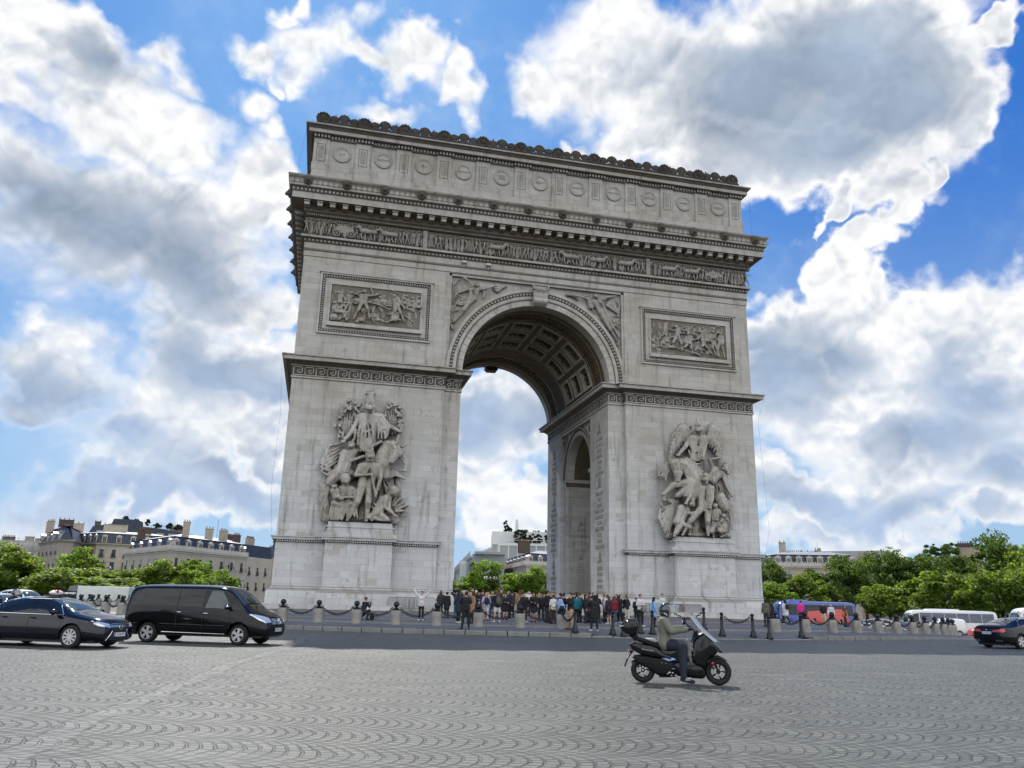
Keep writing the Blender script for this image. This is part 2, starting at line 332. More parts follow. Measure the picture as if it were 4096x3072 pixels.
# ------------------------------------------------------------------ sun and sky
SUN_EL=R(48.0); SUN_AZ=R(-5.2)   # azimuth from +y towards +x
def setup_light():
    sd=Vector((sin(SUN_AZ)*cos(SUN_EL),cos(SUN_AZ)*cos(SUN_EL),sin(SUN_EL)))
    l=bpy.data.lights.new('sun','SUN'); l.energy=5.0; l.angle=R(.53); l.color=(1,.95,.86)
    o=bpy.data.objects.new('sun',l); COL.objects.link(o); o.rotation_euler=sd.to_track_quat('Z','Y').to_euler(); o.location=(0,0,80)
    w=bpy.data.worlds.new('World'); S.world=w; w.use_nodes=True; n=NT(w.node_tree); bg=n.n['Background']
    sky=n.new('ShaderNodeTexSky',sky_type='NISHITA',sun_disc=False,sun_elevation=SUN_EL,sun_rotation=SUN_AZ,altitude=50,air_density=1.0,dust_density=.3,ozone_density=2.5)
    d=n.new('ShaderNodeTexCoord').outputs['Generated']; x,y,z=n.sep(d)
    az=n.math('MULTIPLY',n.math('ARCTAN2',x,y),180/PI); el=n.math('MULTIPLY',n.math('ARCSINE',z),180/PI)
    # turbulent offset so cloud outlines billow
    w1=n.noise(d,5.5,4,.58,out=1); w2=n.noise(d,20,4,.6,out=1)
    off=n.vm('ADD',n.vm('SCALE',n.vm('SUBTRACT',w1,(.5,.5,.5)),13.0),n.vm('SCALE',n.vm('SUBTRACT',w2,(.5,.5,.5)),3.2))
    P=n.vm('ADD',n.comb(az,el,0.0),off)
    def blobs(lst,P,g):
        tot=None
        for (a,e,ra,re,_) in lst:
            v=n.s3(P,(1/ra,1/re,0),(-a/ra,-e/re,0)); k=n.vm('DOT_PRODUCT',v,v,out=1)
            tot=k if tot is None else n.math('SMOOTH_MIN',tot,k,.45)
        tot=n.math('MAXIMUM',tot,0.0)
        return n.math('MULTIPLY',n.math('SUBTRACT',1.0,n.math('SQRT',tot)),g)
    dens=blobs(CLOUDS,P,1.6)
    front=n.ramp(y,-.15,.25)
    gen=n.ramp(n.noise(d,2.6,4,.6),.32,.6,-.4,.9,False)      # scattered clouds over the rest of the sky
    dens=n.math('ADD',n.math('MULTIPLY',dens,front),n.math('MULTIPLY',gen,n.math('SUBTRACT',1.0,front)))
    def vor(v,scale,det_):
        q=n.new('ShaderNodeTexVoronoi',feature='SMOOTH_F1' if False else 'F1'); n.put(q.inputs['Vector'],v); q.inputs['Scale'].default_value=scale; q.inputs['Detail'].default_value=det_; q.inputs['Roughness'].default_value=.5; q.inputs['Lacunarity'].default_value=2.3; q.normalize=True
        return n.math('SUBTRACT',1.0,q.outputs['Distance'])
    dw=n.vm('ADD',d,n.vm('SCALE',n.vm('SUBTRACT',w1,(.5,.5,.5)),.1))
    puffs=vor(dw,13.0,2.5)                                    # cauliflower cells
    up=Vector((-.05,-.25,.95))*.012
    puffs2=vor(n.vm('ADD',dw,tuple(up)),13.0,2.5)
    det=n.noise(d,7,6,.55)
    dn=n.math('ADD',dens,n.math('ADD',n.math('MULTIPLY',n.math('SUBTRACT',puffs,.62),1.1),n.math('MULTIPLY',n.math('SUBTRACT',det,.5),.75)))
    soft=n.ramp(n.noise(d,2.6,2,.5),.36,.64,.3,1.2)          # some edges crisp, some dissolve
    alpha=n.ramp(n.math('DIVIDE',n.math('ADD',dn,.3),n.math('ADD',soft,.26)),0.0,1.0)
    shade=blobs(GREYS,n.vm('ADD',n.comb(az,el,0.0),n.vm('SCALE',n.vm('SUBTRACT',w1,(.5,.5,.5)),8.0)),1.2)
    lit=n.math('MULTIPLY',n.math('SUBTRACT',puffs,puffs2),4.5)      # puffs lighter on the side that faces the sun
    pf=n.math('SUBTRACT',det,.5)
    thick=n.math('MULTIPLY',n.ramp(n.math('ADD',shade,n.math('MULTIPLY',pf,1.0)),-1.6,1.0,0,1.0),n.ramp(n.math('ADD',n.math('MULTIPLY',dens,.75),n.math('MULTIPLY',dn,.25)),-.1,.9))
    inner=n.ramp(n.math('ADD',dens,n.math('MULTIPLY',pf,1.2)),.3,1.6,0,.22)
    thick=n.math('MAXIMUM',thick,inner)
    thick=n.math('ADD',thick,n.math('MULTIPLY',n.math('MULTIPLY',lit,-.75),n.math('MULTIPLY',n.ramp(dn,.0,.5),n.ramp(thick,.35,.85,1.0,.18))),clamp=True)
    grey=n.mix(n.ramp(el,5,24),(.36,.47,.65),(.30,.375,.49))
    grey=n.vm('SCALE',grey,n.ramp(n.math('ADD',n.math('MULTIPLY',det,.6),n.math('MULTIPLY',puffs,.4)),.4,.7,.82,1.32,False))
    cc=n.mix(thick,(1.03,1.03,1.03),grey)
    bright=n.math('ADD',1.0,n.math('MULTIPLY',n.math('SUBTRACT',1.0,front),BACKK))   # unseen clouds opposite the sun, brightened to fill the shaded facade
    cc=n.vm('SCALE',cc,bright)
    skyc=n.vm('SCALE',n.vm('MULTIPLY',sky.outputs[0],(.72,.9,1.1)),.1)
    near=n.ramp(n.math('ABSOLUTE',n.math('ADD',az,2.0)),4.0,48.0)      # paler towards the sun
    top=n.mix(near,(.16,.42,.88),(.022,.185,.70))
    skyc=n.mix(.75,skyc,n.mix(n.ramp(el,4,32),(.36,.57,.84),top))
    veil=n.math('MULTIPLY',n.ramp(n.noise(d,6,5,.65),.45,.75),.3); skyc=n.mix(veil,skyc,(.6,.74,.93))
    col=n.mix(alpha,skyc,cc); col=n.mix(n.ramp(el,0.0,12.0,.45,0),col,n.mix(.5,col,(.52,.65,.82)))
    col=n.vm('SCALE',col,1/.1)
    n.put(bg.inputs[0],col); bg.inputs[1].default_value=.1
    w.cycles.sampling_method='MANUAL'; w.cycles.sample_map_resolution=512
BACKK=.72
CLOUDS=[(-23.8,31.8,3.2,2.7,1.6),(-19.6,32.4,4.0,2.7,1.6),(-17.2,30.0,5.0,3.0,1.6),(-13.8,32.9,2.1,1.6,1.6),(-12.5,29.3,3.0,2.3,1.6),(-22.5,29.1,2.7,1.7,1.6),(-21.6,24.9,3.8,3.0,1.6),(-16.4,25.4,5.6,2.7,1.6),(-17.4,21.8,7.6,5.1,1.6),(-10.3,23.7,5.1,5.3,1.6),(-7.0,26.5,3.2,4.0,1.6),(-9.3,19.9,6.0,3.2,1.6),(-6.1,19.0,2.8,1.8,1.6),(-6.0,28.0,2.2,2.0,1.6),(-18.9,14.0,3.0,2.3,1.6),(-16.6,13.3,3.6,2.8,1.6),(-18.1,11.0,3.8,1.9,1.6),(-9.1,14.6,4.5,3.2,1.6),(-10.3,17.1,3.6,2.0,1.6),(-5.6,14.8,3.5,3.0,1.6),(-10.8,11.5,4.8,2.9,1.6),(-12.0,8.8,4.2,2.4,1.6),(-6.5,10.8,3.6,2.1,1.6),(-4.2,9.9,1.8,2.1,1.6),(-11.4,7.1,1.2,1.3,1.6),(-18.1,4.7,3.7,1.6,1.6),(-13.4,5.9,5.3,1.9,1.6),(-7.7,6.7,5.7,2.0,1.6),(-3.7,5.6,3.6,1.4,1.6),(-3.4,37.0,4.0,1.9,1.6),(-0.8,37.8,2.5,1.8,1.6),(-7.3,35.9,2.8,1.4,1.6),(-3.1,35.1,1.6,1.5,1.6),(1.7,36.7,3.3,1.3,1.0),(4.4,36.8,3.1,1.9,0.8),(8.2,36.3,1.6,1.9,1.0),(-5.3,34.5,1.0,1.0,1.0),(-7.5,32.2,2.2,1.7,1.1),(3.6,33.4,2.7,1.3,1.4),(-5.8,30.2,1.5,0.9,0.8),(-5.5,38.9,1.3,1.2,0.8),(10.6,14.7,3.6,2.9,1.6),(10.8,8.6,3.0,2.6,1.6),(12.6,12.9,3.0,2.9,1.6),(12.4,4.9,2.4,1.9,1.2),(21.7,37.9,6.6,4.3,1.6),(15.9,37.3,2.9,2.1,1.6),(27.7,35.2,8.4,5.7,1.6),(35.0,35.0,9.6,6.3,1.6),(41.8,33.1,6.8,4.9,1.6),(30.9,29.8,7.2,2.7,1.6),(35.7,29.6,7.4,2.6,1.6),(23.9,31.7,4.5,1.8,1.6),(46.7,30.9,2.5,2.1,1.6),(40.6,27.0,3.4,1.5,1.6),(18.9,32.4,1.6,0.9,1.0),(43.6,28.1,1.0,1.0,1.0),(36.1,26.5,1.1,0.8,1.6),(40.6,25.6,1.7,1.2,1.6),(38.5,24.0,2.1,1.4,1.6),(36.8,22.7,2.2,1.8,1.6),(37.9,20.2,3.4,2.0,1.6),(34.7,18.3,5.2,3.4,1.6),(31.6,19.0,2.8,2.1,1.6),(32.9,15.1,5.7,4.2,1.6),(38.4,16.8,3.5,4.0,1.6),(42.8,16.1,5.2,4.5,1.6),(46.7,17.6,3.5,3.1,1.6),(42.0,19.8,1.6,1.1,1.1),(44.1,11.4,5.8,4.2,1.6),(38.3,10.8,4.6,2.4,1.6),(33.9,7.7,5.4,2.0,1.2),(39.9,7.5,6.1,2.6,1.6),(45.0,7.2,3.4,2.4,1.6),(31.8,8.4,2.4,1.8,1.6),(33.7,5.1,4.2,1.1,1.3),(37.7,4.4,3.9,0.9,1.3),(49.3,34.7,1.5,1.1,1.0),(44.7,4.5,2.8,1.2,0.8),(14.6,15.1,3.6,2.9,1.6),(14.0,7.7,2.2,1.9,1.6)]
GREYS=[(-17.8,6.7,5.3,1.6,1.6),(-11.6,5.6,7.3,1.6,1.6),(-6.1,7.9,5.4,1.7,1.6),(-13.9,9.4,2.6,1.2,1.6),(-21.2,22.6,5.0,2.4,1.6),(-15.4,22.3,7.1,3.3,1.7),(-10.8,21.0,4.9,2.7,1.6),(-18.2,18.3,5.2,1.4,1.0),(-8.2,14.9,3.9,2.5,1.3),(-4.6,13.7,2.3,2.0,1.2),(-18.3,12.0,3.3,2.0,1.3),(-15.5,11.4,2.6,1.4,1.0),(-18.7,32.3,2.5,1.2,0.7),(-18.8,8.9,4.0,1.8,0.8),(-5.1,6.5,3.9,2.2,0.5),(10.6,13.5,3.3,2.9,1.2),(33.8,35.6,8.2,4.4,1.5),(40.1,32.5,7.3,4.3,1.6),(31.1,32.7,6.2,3.2,1.3),(36.9,30.2,4.7,2.0,1.0),(32.7,15.6,5.1,3.4,1.6),(31.5,17.2,2.6,2.2,1.2),(41.2,10.6,4.3,2.0,0.9),(45.3,13.9,3.0,2.4,0.7),(36.7,16.4,2.2,1.7,0.8),(39.7,5.8,5.9,1.3,0.9),(45.2,8.4,2.9,1.5,0.7),(14.7,12.9,2.9,2.3,1.1),(33.9,7.2,4.0,1.2,0.6)]
setup_light()
# ------------------------------------------------------------------ ground
CX,CY=0.0,11.0
def gh(r):
    if r>42.4: return .08
    p=[(0,.8),(24,.8),(38,.48),(40,.42),(42.4,.28)]
    for (a,ha),(b,hb) in zip(p,p[1:]):
        if r<=b: return ha+(hb-ha)*(r-a)/(b-a)
def tilt(x,y): t=max(0,(x-8)/20); return min(.9,.34*t*t)
def gz(x,y): return gh(math.hypot(x-CX,y-CY))-tilt(x,y)
def zr(x,y):
    t=min(1,max(0,(y+25)/70)); t=t*t*(3-2*t); q=min(1,max(0,(x-20)/40)); return .08-.6*t-.9*q*(1 if y>-30 else max(0,(y+45)/15))
def dip(a,r):
    t=min(1,max(0,(abs((a if a<PI else a-2*PI)-R(1.6))-R(7.6))/R(1.8))); h=gh(min(r,42.399))
    return h-(1-t)*max(0,(r-40.3)/1.75)*.165 if r>40.3 else h
def ring(mb,r0,r1,dz=0.0,n=180,a0=0,a1=2*PI,k=1):
    def f(i,j):
        a=a0+(a1-a0)*i; r=r0+(r1-r0)*j; x,y=CX+r*sin(a),CY-r*cos(a); return (x,y,dip(a,r)+dz-tilt(x,y))
    mb.grid(f,n,k)
def arc_ring(name,r0,r1,mat,dz,a0=0,a1=2*PI,k=1): 
    mb=MB(); ring(mb,r0,r1,dz,360,a0,a1,k); return mb.mesh(name,[mat],60)
mb=MB(); mb.add([(-2500,-2500,-1.6),(2500,-2500,-1.6),(2500,2500,-1.6),(-2500,2500,-1.6)],[(0,1,2,3)]); struct('ground',mb.mesh('ground',[ASPH]))
def rxy(i,j): r=42.0+68.0*j; return (CX+r*sin(2*PI*i),CY-r*cos(2*PI*i))
mb=MB(); mb.grid(lambda i,j:(*rxy(i,j),zr(*rxy(i,j))),200,24); struct('road',mb.mesh('road',[COBBLE]))
mb=MB()
def oxy(i,r): return (CX+r*sin(2*PI*i),CY-r*cos(2*PI*i))
def opv(i,j):
    x,y=oxy(i,104+14*j); return (x,y,zr(x,y)+.14)
mb.grid(opv,160,2)
def okb(i,j):
    x,y=oxy(i,104); return (x,y,zr(x,y)+.14*j)
mb.grid(okb,160,1)
struct('outer_pavement',mb.mesh('outer_pavement',[ASPH]))
mb=MB(); ring(mb,24,38.2,.0,180,k=8); ring(mb,0.5,24,.0,180,k=8); struct('esplanade',mb.mesh('esplanade',[PAVE],60))
struct('asphalt_band',arc_ring('asphalt_band',30.5,35.5,ASPHB,.012,k=4))
mb=MB(); ring(mb,35.2,35.35,.02,160); ring(mb,30.6,30.75,.02,160); struct('white_line',mb.mesh('white_line',[PAINTW],60))
struct('paver_band',arc_ring('paver_band',38.2,39.9,SETT,.004))
struct('pavement',arc_ring('pavement',39.9,42.08,ASPH,.008,k=6))
